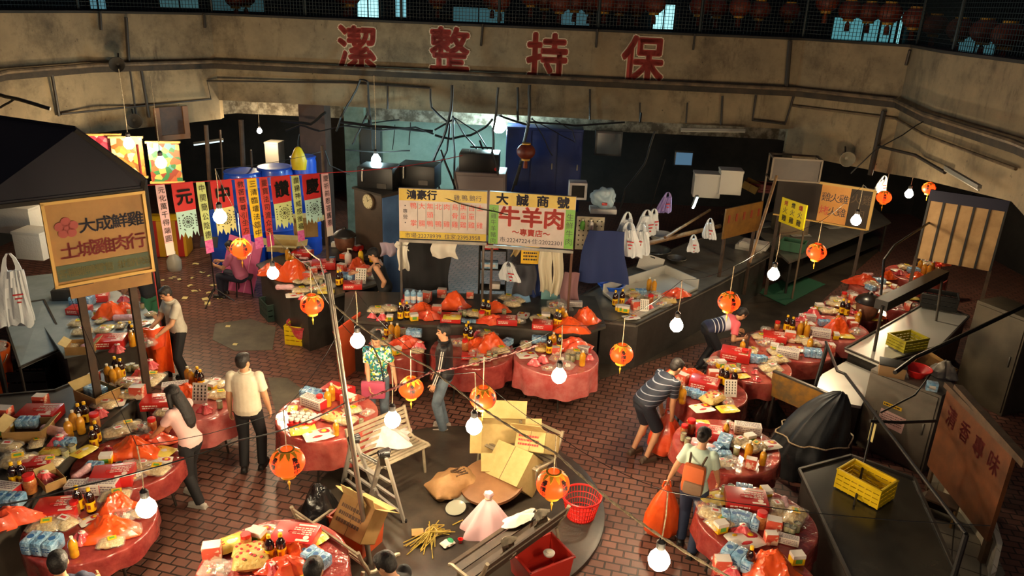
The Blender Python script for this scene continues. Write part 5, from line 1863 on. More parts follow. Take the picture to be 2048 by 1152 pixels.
counter([(574, 586), (612, 608), (664, 593), (764, 564), (752, 540), (652, 528), (600, 496), (512, 528)], .95, 'dark stall counter beside the man in the black vest', m_worn, m_dsteel)
put('og 590 555 -10 1.7; og 548 545 0 1.3; tp 692 560 -8 1; rb 706 575 8 .9; sb 682 570; sb 677 572; yb 652 585 10 1; yb 640 578; nt 722 566 -5 1.2; rb 648 535 12 1.2; pr 632 532 8 1.1; rb 606 512 -5 1; cl 607 500; nb 602 585; rw 590 592 20 1; pr 570 580 8 1; ob 580 528; ob 588 532; ob 576 520; nb 640 560 0 1; og 728 545 0 .9; og 715 535; cl 742 556; nb 620 568; cl 628 582; pr 608 520 0 .6; pr 614 528 0 .6; cn 616 535; cn 622 532; sc 616 560; nb 600 550 0 .8; pb 605 598 0 .7; cl 655 575; wb 570 505 0 .9', 'on counter beside the black-vested man', .96, seed=34)

counter([(688, 640), (836, 650), (955, 650), (1036, 656), (1162, 668), (1212, 652), (1190, 592), (690, 582)], .95, 'long dark centre stall counter below the two butcher signs', m_worn, m_dsteel)
put('rb 824 605 0 .9; bt 815 605 0 1 +.105; bt 827 605 0 1 +.105; bt 840 606 0 1 +.105; sc 852 602 -20 1.1; nb 754 625; nb 776 622; pb 764 638; pb 745 634 0 .8; gb 780 640 0 .8; sb 801 639; sb 814 637; gb 828 640; og 846 622 10 1; og 858 636 0 .8; cl 815 618', 'on left end of centre stall', .96, seed=35)
put('og 908 612 8 1.3; sc 884 594; rb 902 641 0 .9; yb 904 636 0 1 +.105; tp 922 643 0 .4; tp 934 645 0 .4; tp 945 645 0 .4; cn 920 632; cn 929 632; sc 940 596 0 .8; nb 948 632; sc 874 628 0 1; pb 920 620 0 .7', 'on centre stall below menu sign', .96, seed=36)
put('sb 966 632; sb 976 634; jr 963 642 0 1; og 992 620 0 1; og 985 645 0 .8; rb 1014 646 0 .9; nb 1024 612 0 1; nb 1015 600; nb 1032 606; rw 1046 632 80 .9; cl 1040 645 0 .7; gb 1035 645 0 .7; cn 1008 630; pb 990 610 0 .9', 'on middle of the centre stall', .96, seed=37)
put('rb 1085 655 -5 .9; gb 1091 640 0 1.1; sb 1112 652; sb 1118 654; ob 1130 650; ob 1124 640; cl 1115 615 0 1.3; nb 1078 642; og 1170 642 20 1.2; og 1140 658 -10 1.3; nc 1150 612 0 .7; nb 1100 625; cl 1128 622; nb 1118 630 0 .8', 'on right end of centre stall', .96, seed=38)

counter([(1272, 650), (1440, 566), (1545, 508), (1464, 460), (1380, 484), (1250, 540), (1160, 594), (1192, 640)], .9, 'long dark steel stall running back from the steel tray', m_worn2, m_dsteel, rim=True)
# raised steel tray with groceries
for px, py, w, place, n, z in ((640, 548, 190, 'on counter beside the black-vested man', 12, .96), (230, 640, 170, 'on counter below the tilted sign', 10, .86), (95, 900, 170, 'on long counter at left edge', 12, .86), (240, 775, 100, 'at back of long left counter', 6, .86)):
    fill(px, py, w, place, px + 7, n, z)
P = [G(x, y, .92) for x, y in ((1205, 588), (1272, 640), (1396, 578), (1330, 548))]
c = poly_c(P)
r = root('steel_tray', c, 0, 'raised bright steel tray of groceries on the right stall', 'tray')
Q = [p - c for p in P]
MB().prism([V((p.x, p.y, 0)) for p in Q], (0, 0, .02)).obj('base', m_sbright, r, 0)
mb = MB()
for i, (a, b) in enumerate(zip(Q, Q[1:] + Q[:1])):
    hh_ = .05 if i in (0, 1) else .2
    mb.loft([[V((a.x, a.y, 0)), V((a.x, a.y, hh_)), V((a.x * .97, a.y * .97, hh_)), V((a.x * .97, a.y * .97, 0))], [V((b.x, b.y, 0)), V((b.x, b.y, hh_)), V((b.x * .97, b.y * .97, hh_)), V((b.x * .97, b.y * .97, 0))]])
mb.obj('rim', m_sbright, r, 0)
put('sb 1229 612; sb 1243 610; gb 1241 622; gb 1251 624; gb 1236 620 0 .8; ob 1297 580; ob 1307 584; pb 1262 606; tp 1281 588 0 .7; nb 1290 602; jr 1300 608; sc 1271 618; rw 1262 636 20 .9; nt 1288 622 0 .9; wb 1336 606 0 1; og 1352 592 10 .9; cl 1315 598; pb 1285 612 0 .8; pb 1300 616 0 .7; nb 1262 590; cl 1325 612; wb 1270 596 0 .8', 'in steel tray on right stall', .945, seed=39)
fill(1292, 604, 128, 'in steel tray on right stall', 77, 9, .945, ('cl', 'pb', 'gb', 'sc', 'yb', 'cl', 'nb', 'wb'))
counter([(1578, 524), (1782, 444), (1722, 392), (1600, 400), (1492, 446)], .85, 'long dark table on a bare frame behind the glowing lantern', m_worn2, m_dsteel, body=False, legs=True, shelf=.25, name='table')
counter([(1690, 698), (1862, 600), (1938, 634), (1882, 692), (1760, 728)], .85, 'bright steel counter holding the yellow-green crate', m_sbright, m_dsteel, rim=True)
counter([(1612, 792), (1645, 748), (1692, 722), (1758, 750), (1722, 812)], .7, 'low bright steel bench in front of the crate counter', m_sbright, m_dsteel)
counter([(1598, 940), (1702, 912), (1828, 958), (1925, 1175), (1708, 1175)], .8, 'wet dark counter carrying the bright yellow crate at lower right', mat('wet dark worktop', '1d1c19', .25, col2='35322c', ns=1.5, det=9), m_dsteel, rim=True)


def open_box(name, px, py, z, w, d, h, yaw, m, label, cat, wall=.012, slats=0, flare=1., rimw=.0, part='body', scale=1):
    """an open-topped bin or crate; slats > 0 cuts its sides into bars"""
    r = root(name, G(px, py, z), R(yaw), label, cat)
    mb = MB()
    mb.box((0, 0, .006), (w, d, .012))
    if not slats:
        o = [(-w / 2, -d / 2), (w / 2, -d / 2), (w / 2, d / 2), (-w / 2, d / 2)]
        for (x0, y0), (x1, y1) in zip(o, o[1:] + o[:1]):
            f = flare
            mb.loft([[V((x0, y0, 0)), V((x1, y1, 0)), V((x1 * f, y1 * f, h)), V((x0 * f, y0 * f, h))],
                     [V((x0 * .95, y0 * .95, 0)), V((x1 * .95, y1 * .95, 0)), V((x1 * f * .95, y1 * f * .95, h)), V((x0 * f * .95, y0 * f * .95, h))]])
    else:
        for s in (-1, 1):
            for zz in [h * (i + .5) / slats for i in range(slats)]:
                mb.box((0, s * d / 2, zz), (w, wall, h / slats * .8)); mb.box((s * w / 2, 0, zz), (wall, d, h / slats * .8))
            for k in range(7):
                mb.box((-w / 2 + w * k / 6, s * d / 2, h / 2), (wall * 1.3, wall * 1.2, h))
            for k in range(5):
                mb.box((s * w / 2, -d / 2 + d * k / 4, h / 2), (wall * 1.2, wall * 1.3, h))
    mb.obj(part, m, r, 30)
    mb = MB()
    f = flare
    for s in (-1, 1):
        mb.box((0, s * d / 2 * f, h), (w * f + .03, .028, .022), bev=.005); mb.box((s * w / 2 * f, 0, h), (.028, d * f + .03, .022), bev=.005)
    mb.obj('rim', m, r, 30)
    return r


m_ycr = mat('bright yellow crate plastic', 'd8b414', .4)
m_ycr2 = mat('dull yellow green crate plastic', 'a89a1e', .4)
open_box('crate', 1727, 985, .815, .52, .36, .24, -52, m_ycr, 'bright yellow plastic crate on the wet dark counter', 'crate', slats=4)
open_box('crate', 1812, 694, .87, .5, .36, .2, 22, m_ycr2, 'yellow-green plastic crate on the bright steel counter', 'crate', slats=4)
open_box('crate', 560, 630, 0, .62, .5, .34, 35, mat('dark green crate plastic', '20342c', .5), 'dark green crate on the floor below the left stall', 'crate', slats=3)
r = open_box('crate', 612, 682, 0, .58, .46, .36, -10, m_ycr, 'yellow crate with a red plastic liner on the paving', 'crate', slats=4)
MB().lathe([(.2, .02), (.26, .2), (.3, .38), (.33, .4), (.3, .34), (.28, .32)], 28, cap=False).obj('liner', m_pbag, r)
open_box('crate', 70, 790, 0, .6, .45, .5, 10, mat('black crate plastic', '15181a', .4), 'black crate beside the orange bucket at left', 'crate', slats=3)
open_box('bin', 716, 1088, .07, .42, .36, .42, -28, mat('orange bin plastic', 'c85020', .4), 'orange plastic bin holding the open carton', 'bin', flare=1.15)
open_box('bin', 1080, 1150, .07, .5, .4, .3, 32, mat('red bin plastic', 'b02a20', .4), 'red plastic bin under the plank bench at bottom', 'bin', flare=1.12)
open_box('crate', 1585, 500, .86, .5, .36, .22, -30, mat('green tray plastic', '3c6a4c', .5), 'green tray on the dark stall behind the leaning bamboo pole', 'crate', flare=1.05)
open_box('crate', 1522, 382, 1.7, .6, .4, .2, -20, mat('dull red crate plastic', '8a2418', .5), 'dull red crate high on the right back stall', 'crate', slats=3)
open_box('crate', 1875, 612, .9, .6, .4, .25, -25, m_black, 'black crate at the far end of the bright steel counter', 'crate', slats=3)
# round red basket
r = root('basket', G(1160, 1040, 0.0), 0, 'round red plastic basket right of the large lantern', 'basket')
mb = MB()
mb.lathe([(0, .07), (.17, .07), (.175, .085), (0, .085)], 28, cap=False)
for k in range(36):
    a = k * math.pi / 18
    mb.beam((math.cos(a) * .17, math.sin(a) * .17, .07), (math.cos(a) * .235, math.sin(a) * .235, .36), .016, .006)
for t in (.2, .45, .7):
    q = .17 + .065 * t
    mb.tube([(math.cos(j * math.pi / 14) * q, math.sin(j * math.pi / 14) * q, .07 + .29 * t) for j in range(29)], .006, 5)
mb.obj('body', mat('red basket plastic', 'd0281e', .35), r)
MB().tube([(math.cos(j * math.pi / 16) * .238, math.sin(j * math.pi / 16) * .238, .36) for j in range(33)], .014, 8).obj('rim', m_rlid, r)
# orange bucket at the left edge, filled clear bag on it
r = root('bucket', G(0, 800, 0), 0, 'tall orange bucket topped with clear film at the left edge', 'bucket')
MB().lathe([(.2, 0), (.22, .05), (.27, .85), (.28, .87), (.255, .87), (.2, .1), (0, .1)], 28).obj('body', mat('orange bucket plastic', 'b04a18', .4), r)
mb = MB(); heap(mb, .5, .5, .16, 4.4, tent=.8)
o = mb.obj('film', m_film, r, 30); o.location = (0, 0, .86)
MB().tube([(math.cos(j * math.pi / 10) * .28, -.02 - math.sin(j * math.pi / 10) * .14, .8 - math.sin(j * math.pi / 10) * .22) for j in range(11)], .008, 6).obj('handle', m_steel, r)
# blue basin
r = root('basin', G(1222, 580, .9), 0, 'bright blue plastic basin behind the steel tray', 'basin')
MB().lathe([(.0, .0), (.18, 0), (.25, .12), (.265, .12), (.26, .13), (.24, .125), (.17, .02), (0, .02)], 32).obj('bowl', mat('bright blue plastic', '1f5bd0', .35), r)
MB().tube([(math.cos(j * math.pi / 16) * .26, math.sin(j * math.pi / 16) * .26, .128) for j in range(33)], .01, 6).obj('rim', mat('bright blue plastic', '1f5bd0'), r)


def carton(px, py, z, w, d, h, rot, m, label, flaps=(1, 1, 1, 1), text=None, open_=True):
    r = root('cardboard_box', G(px, py, z), 0, label, 'box', rot=rot)
    mb = MB()
    mb.box((0, 0, .004), (w, d, .008))
    for s in (-1, 1):
        mb.box((s * (w / 2 - .004), 0, h / 2), (.008, d, h)); mb.box((0, s * (d / 2 - .004), h / 2), (w, .008, h))
    mb.obj('body', m, r, 0)
    for i, (ax, s, ln, wd) in enumerate((('y', 1, d / 2, w), ('y', -1, d / 2, w), ('x', 1, d / 2.2, d), ('x', -1, d / 2.2, d))):
        if not flaps[i]:
            continue
        t = flaps[i] * .7
        if ax == 'y':
            MB().box((0, s * (d / 2 + math.cos(t) * ln / 2), h + math.sin(t) * ln / 2), (wd, ln, .006), (s * t, 0, 0)).obj('flap', m_cardb2, r, 0)
        else:
            MB().box((s * (w / 2 + math.cos(t) * ln / 2), 0, h + math.sin(t) * ln / 2), (ln, wd, .006), (0, -s * t, 0)).obj('flap', m_cardb2, r, 0)
    MB().box((0, -d / 2 - .001, h * .5), (.004, .003, h * .98)).obj('seam', m_wood, r, 0)
    if text:
        mb = MB(); lines_front(mb, -w * .4, w * .3, -d / 2 - .002, h * .72, 3, h * .2, h * .1, 4); mb.obj('print', text, r, 0)
    return r


carton(703, 1072, .36, .46, .3, .4, (R(-36), R(4), R(-30)), m_cardb, 'open brown carton tipped in the orange bin', (.3, .9, .3, .3), m_wood)
carton(1000, 872, .56, .6, .46, .22, (R(58), R(6), R(12)), m_cardb2, 'open cardboard box propped up behind the other boxes', (.3, .3, .6, .9))
carton(1072, 905, .56, .46, .34, .26, (R(-30), R(-14), R(-34)), m_cardb2, 'cardboard box with red print leaning on the pile', (0, .5, 0, .4), m_redprint)
r = carton(1046, 948, .2, .6, .46, .4, (R(44), R(-6), R(-42)), m_cardb2, 'largest closed cardboard box on top of the rubbish pile', (0, 0, 0, 0))
MB().box((0, 0, .402), (.6, .46, .008)).obj('closed_top', m_cardb2, r, 0)
MB().box((0, 0, .4075), (.006, .46, .003)).obj('seam', m_wood, r, 0)
carton(612, 470, .96, .5, .4, .34, (0, 0, R(20)), m_cardb, 'brown carton on the left stall under the end of the banners', (.4, .4, .4, .4))
carton(565, 498, .98, .6, .45, .14, (0, R(4), R(12)), m_cardb2, 'flat open carton on the left stall behind the bulb', (.2, .2, .2, .2))
carton(1862, 745, 1.2, .45, .5, .1, (R(20), R(-34), R(30)), m_cardb, 'tilted brown tray with holes on the grey cabinet', (0, 0, 0, 0))
carton(1500, 378, 1.75, .4, .3, .2, (R(10), R(20), R(-30)), m_frame, 'small yellow wooden box lying on the right back stall', (0, 0, 0, 0))

# rusty board, grey cabinet, low items at the right
r, w = board('steel_board', (1547, 742), (1678, 796), .95, .4, .03, mat('rust stained steel', '6a5434', .5, col2='a5711c', ns=3, metal=.3, thr=(.4, .62)), 'rust-stained board standing beside the right round tables', 'board')
MB().box((0, 0, .4), (w, .05, .03)).obj('top_edge', m_dsteel, r, 0)
for x in (-.45, .45):
    MB().box((w * x, .03, -.27), (.04, .04, .55)).obj('leg', m_dsteel, r, 0)


def cabinet(name, tl, tr, ztop, zbot, depth, m, label, cat='cabinet', door=True, dm=None):
    a, b = G(tl[0], tl[1], ztop), G(tr[0], tr[1], ztop)
    w = (b - a).length
    c = (a + b) / 2
    yaw_ = math.atan2(b.y - a.y, b.x - a.x)
    r = root(name, (c.x, c.y, zbot), yaw_, label, cat)
    h = ztop - zbot
    MB().box((0, depth / 2, h / 2), (w, depth, h), bev=.008).obj('body', m, r)
    if door:
        MB().box((0, -.012, h / 2), (w * .94, .024, h * .94), bev=.006).obj('door', dm or m, r)
        MB().box((w * .38, -.035, h * .55), (.02, .03, .18), bev=.004).obj('handle', m_steel, r)
    return r, w, h


r, w, h = cabinet('cabinet', (1742, 738), (1884, 792), 1.25, 0, .55, mat('grey brown cabinet paint', '6b6053', .55, col2='585045', ns=2, det=8), 'tall grey-brown cabinet with a pink notice on its side')
MB().box((-.05, -.028, .62), (.36, .004, .24), (0, R(4), 0)).obj('notice', mat('pale pink notice', 'c9a09a', .7), r, 0)
mb = MB(); lines_front(mb, -.2, .1, -.0315, .7, 5, .034, .008, 8); mb.obj('notice_print', m_ink, r, 0)
MB().box((-.08, -.028, .84), (.26, .004, .05)).obj('sticker', m_ylab, r, 0)
mb = MB(); lines_front(mb, -.2, .04, -.0315, .84, 1, .03, .02, 8); mb.obj('sticker_print', m_ink, r, 0)
r = root('wooden_box', G(1782, 748, 1.25), R(-24), 'wooden box with a dark lid on the grey cabinet', 'box')
MB().box((0, 0, .08), (.34, .26, .16), bev=.006).obj('body', mat('pale box wood', '8a6a44', .6), r)
MB().box((0, 0, .17), (.36, .28, .02), bev=.004).obj('lid', m_black, r)
r = root('bowl', G(1832, 752, 1.25), 0, 'red plastic bowl on the grey cabinet', 'bowl')
MB().lathe([(.1, 0), (.18, .12), (.19, .125), (.17, .12), (.09, .015), (0, .015)], 28).obj('bowl', m_rlid, r)
MB().tube([(math.cos(j * math.pi / 12) * .187, math.sin(j * math.pi / 12) * .187, .124) for j in range(25)], .008, 6).obj('rim', m_rlid, r)
mb = MB(); heap(mb, .4, .34, .26, 9.1, tent=.8)
o = mb.obj('plastic_bag', mat('grey white plastic', '8d8579', .4, alpha=.8), loc=G(1885, 752, 1.22)); tag(o, 'crumpled pale plastic bag on the grey cabinet', 'bag')
r = root('small_box', G(1862, 780, 1.25), R(-20), 'small light blue box at the corner of the grey cabinet', 'box')
MB().box((0, 0, .06), (.14, .1, .12), bev=.004).obj('carton', m_blue, r); MB().box((0, -.052, .06), (.08, .004, .05)).obj('label', m_wcard, r)

# black tarpaulin over a machine
def tarp_(t, z, q):
    return V((.22 * z * z + math.cos(t) * q * (1 + .22 * noise.noise(V((math.cos(t) * 2, math.sin(t) * 2, z * 1.5)))) * 1.05, math.sin(t) * q * (1 + .22 * noise.noise(V((math.cos(t) * 4, math.sin(t) * 4, z + 3)))) * .85, z + .05 * noise.noise(V((math.cos(t) * 2, math.sin(t) * 2, 8)))))


c = G(1610, 930, 0)
mb = MB()
rings = []
for i, (z, q) in enumerate(((0, .62), (.15, .58), (.35, .5), (.55, .43), (.75, .36), (.9, .29), (1.05, .2), (1.14, .1), (1.17, .02))):
    rings.append([tarp_(2 * math.pi * k / 64, z, q) for k in range(64)])
mb.loft(rings)
r = root('tarpaulin', c, 0, 'black tarpaulin tied over a machine beside the right round tables', 'tarpaulin')
mb.obj('cover', mat('black tarpaulin', '191c20', .55, bump=.6, bs=7, coat=0), r, 50)
MB().tube([tarp_(2 * math.pi * k / 48, .5, .475) for k in range(49)], .011, 6).obj('rope', m_twine, r)
mb = MB(); heap(mb, .6, .5, .4, 3.3, tent=.7)
o = mb.obj('refuse_bag', m_blackp, loc=G(1535, 840, 0)); tag(o, 'black refuse bag left of the tarpaulin', 'bag')
mb = MB(); heap(mb, .55, .45, .42, 5.3, tent=.7)
o = mb.obj('refuse_bag', m_blackp, loc=G(640, 1030, .07)); tag(o, 'black refuse bag behind the open brown carton', 'bag')

# lower right: tiled floor, low tiled wall, orange board, plank, stool
m_tile = brick_mat('grey floor tiles', '8a8172', '7d7566', '2f2a24', .3, .3, R(30), .5, .01, 0., '5a5246')
slab('floor_tiles', [(1800, 1000), (1880, 975), (1960, 1040), (2010, 1150), (1960, 1190), (1880, 1190)], .004, .012, m_tile)
m_wtile = brick_mat('white wall tiles', 'cfc6b2', 'c6bda9', '8d8474', .2, .2, 0, .35, .006, 0., 'a89f8c', (R(90), 0, 0))
W_ = [G(x, y, 0) for x, y in ((1856, 990), (1884, 992), (1922, 1030), (1960, 1085), (1976, 1150), (1962, 1210))]
mb = MB()
mb.loft([[p, p + V((.09, .05, 0)), p + V((.09, .05, .42)), p + V((0, 0, .42))] for p in W_])
struct(mb.obj('wall_low_tiled', m_wtile, smooth=0))
m_obd = mat('orange board paint', '6a3a18', .6, col2='4a280f', ns=3, det=8)
r, w = board('painted_board', (1900, 772), (2032, 905), 1.55, 1.2, .05, m_obd, 'orange wooden board with red painted characters at the right edge', 'board')
MB().box((0, -.02, 1.2), (w * 1.05, .08, .07)).obj('top_rail', m_wood, r, 0)
for x in (-.46, .46):
    MB().box((w * x, .04, -.17), (.07, .07, .36)).obj('leg', m_wood, r, 0)
for i, ch in enumerate('清香專味'):
    write(r, ch, w * (-.33 + i * .22), .88, .28, mat('dark red board ink', '5a0c0a', .6), -.028, .018, .9)
r = root('stool', G(1876, 1034, .02), R(-40), 'small brown wooden box stool beside the low tiled wall', 'stool')
MB().box((0, 0, .27), (.38, .3, .03), bev=.004).obj('seat', m_wood, r)
for s in (-1, 1):
    MB().box((s * .17, 0, .13), (.025, .28, .26)).obj('side_panel', m_cardb, r, 0)
MB().box((0, .1, .13), (.34, .02, .2)).obj('back_panel', m_wood, r, 0)
# slatted panel and frames at the upper right
r, w = board('slatted_panel', (1862, 386), (2016, 408), 3.0, 1.25, .04, mat('tan wooden slats', 'b08c5e', .6, col2='957248', ns=3), 'tan slatted wooden panel hanging at the upper right', 'panel')
mb = MB()
for k in range(6):
    mb.box((-w / 2 + w * (k + .0) / 5, -.03, .6), (.035, .03, 1.2))
mb.obj('batten', m_black, r, 0)
MB().box((0, -.03, 1.22), (w * 1.03, .07, .2)).obj('valance', mat('dark blue valance', '14142c', .7), r, 0)
for x in (-.5, .5):
    MB().box((w * x, .05, -.85), (.06, .06, 1.75)).obj('post', m_post, r, 0)
cabinet('cabinet', (1955, 600), (2060, 640), 1.7, 0, .6, mat('dun cabinet paint', '5d5240', .6, col2='4b4234', ns=2), 'dun-coloured cabinet standing at the far right behind the rails')


def bar(pts, r_, m, label, cat='rail', name='rail', sq=0):
    P_ = [G(x, y, z) for x, y, z in pts]
    mb = MB()
    if sq:
        for a, b in zip(P_, P_[1:]):
            mb.beam(a, b, sq, sq * .8)
    else:
        mb.tube(P_, r_, 8)
    return tag(mb.obj(name, m), label, cat)


m_bl = mat('black painted steel', '141313', .4)
bar([(1762, 610, 1.75), (1885, 548, 1.75)], 0, m_bl, 'thick black sloping bar over the right tables', sq=.2)
bar([(1748, 702, .85), (1765, 612, 1.75)], .025, m_dsteel, 'steel post rising from the left edge of the bright counter', 'post', 'post')
bar([(1872, 642, .85), (1884, 560, 1.75)], .022, m_dsteel, 'steel post at the far end of the bright counter', 'post', 'post')
bar([(1762, 590, 1.7), (1768, 520, 2.2), (1790, 490, 2.35), (1940, 392, 2.6), (2060, 335, 2.7)], .02, m_bl, 'thin black curved rail in front of the slatted panel')
bar([(1790, 745, 1.6), (1830, 715, 1.6), (1885, 690, 1.75), (2070, 602, 2.1)], .03, m_bl, 'black handrail sloping across the grey cabinet')
bar([(1655, 690, 1.3), (1622, 800, .5)], .03, m_bl, 'black post in front of the low steel bench', 'post', 'post')
bar([(1652, 684, 1.32), (1675, 742, 1.32), (1690, 748, 1.32), (1932, 1068, 1.32)], .022, m_bl, 'long bent black rail running down to the lower right')
bar([(1932, 1068, 1.32), (1905, 1160, .82)], .03, m_bl, 'black post at the end of the bent rail', 'post', 'post')
bar([(1752, 822, 1.3), (1708, 1012, .82)], .014, m_bl, 'thin rod standing on the wet dark counter', 'rod', 'rod')
bar([(1740, 842, 1.3), (1800, 845, 1.25), (1872, 842, 1.25)], .02, m_wire, 'black hose across the side of the grey cabinet', 'hose', 'hose')
bar([(1762, 825, 1.3), (1830, 790, 1.3), (1860, 750, 1.35)], .012, m_wire, 'thin black wire drooping over the grey cabinet', 'cable', 'cable')
bar([(1915, 775, 1.6), (2055, 930, 1.6)], 0, m_wood, 'weathered plank lying over the orange painted board', 'plank', 'plank', sq=.1)
r = root('price_tag', G(1748, 848, 1.2), R(-60), 'pale yellow paper tag tied to the black rail', 'tag')
MB().box((0, 0, -.12), (.07, .004, .26)).obj('paper', mat('pale tag paper', 'c9b878', .7), r, 0); MB().tube([(0, 0, .0), (0, .01, .06)], .004, 5).obj('string', m_twine, r)

# ================================================================ benches, ladder and rubbish on the concrete island
m_bench = mat('worn pale bench steel', 'b0a288', .4, metal=.25, col2='8d806a', ns=5)
m_plank = mat('dark bench plank', '33281f', .6, col2='4d3e30', ns=4)


def bench(a, b, z, label, m_slat, m_fr, n=9, back=True, flip=1, seat=True):
    """a park bench between two sighted points of its backrest rail; seat to local -y * flip"""
    a, b = G(a[0], a[1], z), G(b[0], b[1], z)
    w = (b - a).length
    c = (a + b) / 2
    zf = .07
    r = root('bench', (c.x, c.y, zf), math.atan2(b.y - a.y, b.x - a.x), label, 'bench')
    H = z - zf
    prof = [(0, H), (-.05, H * .8), (-.1, .5), (-.13, .42), (-.2, .39), (-.35, .4), (-.5, .42), (-.54, .4)]
    pr = lambda t: prof[min(int(t), len(prof) - 2)]
    for s in (-1, 1):
        pts = [V((s * w / 2, y * flip, q)) for y, q in prof]
        MB().tube(pts, .022, 8).obj('arm_frame', m_fr, r)
        MB().tube([(s * w / 2 * .9, -.1 * flip, .42), (s * w / 2 * .9, .02 * flip, 0)], .02, 8).obj('leg', m_fr, r)
        MB().tube([(s * w / 2 * .9, -.45 * flip, .4), (s * w / 2 * .9, -.5 * flip, 0)], .02, 8).obj('leg', m_fr, r)
    slats = []
    for i, (y0, z0) in enumerate(prof[:-1]):
        y1, z1 = prof[i + 1]
        k = max(1, int(math.hypot(y1 - y0, z1 - z0) / (.11 if n < 8 else .055)))
        for j in range(k):
            t = (j + .5) / k
            if not seat and z0 < .5:
                continue
            slats.append((y0 + (y1 - y0) * t, z0 + (z1 - z0) * t, math.atan2(z1 - z0, y1 - y0)))
    mbk, mst = MB(), MB()
    for y, q, an in slats:
        (mbk if q > .46 else mst).box((0, y * flip, q), (w * .97, .09 if n < 8 else .04, .018), (an * flip, 0, 0))
    mbk.obj('backrest', m_slat, r, 0)
    if seat:
        mst.obj('seat', m_slat, r, 0)
    else:
        mst.bm.free()
    return r


bench((692, 858), (808, 810), .86, 'pale metal bench under the bulb behind the ladder', m_bench, m_bench)
bench((975, 1128), (1138, 1012), .8, 'dark plank bench at bottom centre seen from behind', m_plank, m_bench, n=4, flip=-1)
bench((583, 1014), (716, 1106), .82, 'bare bench frame left of the orange bin', m_bench, m_bench, flip=-1, seat=False)
bench((1000, 806), (1126, 862), .82, 'metal bench hidden behind the cardboard boxes', m_bench, m_bench)
# printed cloth lying over the pale bench
p = G(752, 868, .52)
mb = MB(); heap(mb, .95, .62, .2, 7.7, tent=.85)
o = mb.obj('printed_cloth', mat('pink white printed plastic', 'd9b3b4', .4, col2='e6d2cc', ns=6, bump=.4, bs=15), loc=G(758, 876, .5)); tag(o, 'pale pink printed plastic sheet spread over the metal bench', 'cloth')
# folded aluminium ladder
m_alu = mat('aluminium ladder', 'b0aca2', .35, metal=.35)
ap = [G(708, 884, 1.02), G(768, 912, 1.02)]
ft = [(G(690, 968, .07), G(742, 1012, .07)), (G(757, 1000, .07), G(804, 1040, .07))]
c = poly_c(ap); c.z = .07
r = root('ladder', c, 0, 'folded aluminium ladder with black hinges standing at the pole', 'ladder')
for s, (f0, f1) in enumerate(ft):
    for a, f in zip(ap, (f0, f1)):
        off = V((.03, -.03, 0)) * (1 if s else -1)
        MB().beam(a - c + off, f - c + off, .055, .03).obj('rail', m_alu, r, 0)
        MB().box(f - c + off + V((0, 0, .01)), (.07, .05, .03)).obj('foot', m_bl, r, 0)
    for t in (.18, .42, .66, .88):
        a0, a1 = ap[0].lerp(f0, t), ap[1].lerp(f1, t)
        MB().beam(a0 - c, a1 - c, .035, .03).obj('rung', m_alu, r, 0)
for a in ap:
    mb = MB(); mb.cyl(a - c - V((.06, .02, -.03)), a - c + V((.06, .02, .03)), .05, n=14); mb.box(a - c + V((0, 0, -.05)), (.09, .06, .14), bev=.012); mb.cyl(a - c + V((-.05, -.04, .05)), a - c + V((.05, .05, .05)), .04, n=12)
    mb.obj('hinge', m_bl, r)
# sack, disc, cloths, plates, straw
r = root('sack', G(905, 985, .07), R(35), 'bulging brown paper sack on the concrete left of the boxes', 'sack')
mb = MB(); pillow(mb, .66, .42, .32, 12, crumple=.22, sharp=.5, nu=22, nv=18); mb.obj('body', mat('brown paper sack', '8f6a40', .7, col2='a57d50', ns=5, bump=.5, bs=9), r, 60)
mb = MB(); lines(mb, .0, .18, .05, .285, 4, .045, .02, 7, .03); mb.obj('print', m_wood, r, 0)
mb = MB(); heap(mb, .26, .22, .15, 8.8)
o = mb.obj('crumpled_paper', mat('grey crumpled foil', '8d8a84', .4, bump=.6), loc=G(948, 985, .07)); tag(o, 'crumpled grey packaging between the sack and the boxes', 'rubbish')
r = root('table_disc', G(985, 965, .24), 0, 'round brown tabletop lying under the cardboard boxes', 'tabletop', rot=(R(10), R(-8), 0))
MB().lathe([(0, 0), (.4, 0), (.42, .01), (.42, .05), (.4, .06), (0, .06)], 44).obj('disc', mat('brown tabletop', '7a5434', .5, col2='8d6440', ns=3), r)
MB().lathe([(.1, -.18), (.1, 0), (0, 0)], 16).obj('hub', m_wood, r)
r = root('pink_cloth', G(975, 1062, .07), 0, 'pale pink cloth bundle tied at the top beside the plank bench', 'cloth')
mb = MB()
mb.loft([[V((math.cos(t) * q * (1 + .16 * math.sin(t * 7) * (1 - z)), math.sin(t) * q * .8 * (1 + .16 * math.cos(t * 5)), z * .55)) for t in [2 * math.pi * k / 56 for k in range(56)]] for z, q in ((0, .3), (.1, .29), (.3, .23), (.55, .15), (.75, .08), (.85, .03), (.95, .06), (1, .05))])
mb.obj('bundle', mat('pale pink cloth', 'dcb4b8', .8, bump=.2, bs=9), r, 60)
MB().tube([(math.cos(j * .4) * .04, math.sin(j * .4) * .035, .47) for j in range(17)], .008, 5).obj('tie', m_twine, r)
for i, (px, py, q, tl, lab) in enumerate(((912, 1018, .13, 6, 'pale oval plate lying on the concrete below the sack'), (925, 1002, .12, 50, 'pale plate standing on edge against the sack'))):
    r = root('plate', G(px, py, .085), 0, lab, 'plate', rot=(R(tl), R(-10), R(20)))
    MB().lathe([(0, 0), (q * .6, 0), (q, .022), (q * 1.02, .026), (q * .98, .028), (q * .6, .008), (0, .008)], 32).obj('dish', mat('celadon plate', '9a9c8c', .25), r)
    MB().tube([(math.cos(j * math.pi / 14) * q, math.sin(j * math.pi / 14) * q, .026) for j in range(29)], .003, 5).obj('rim', m_dkink, r)
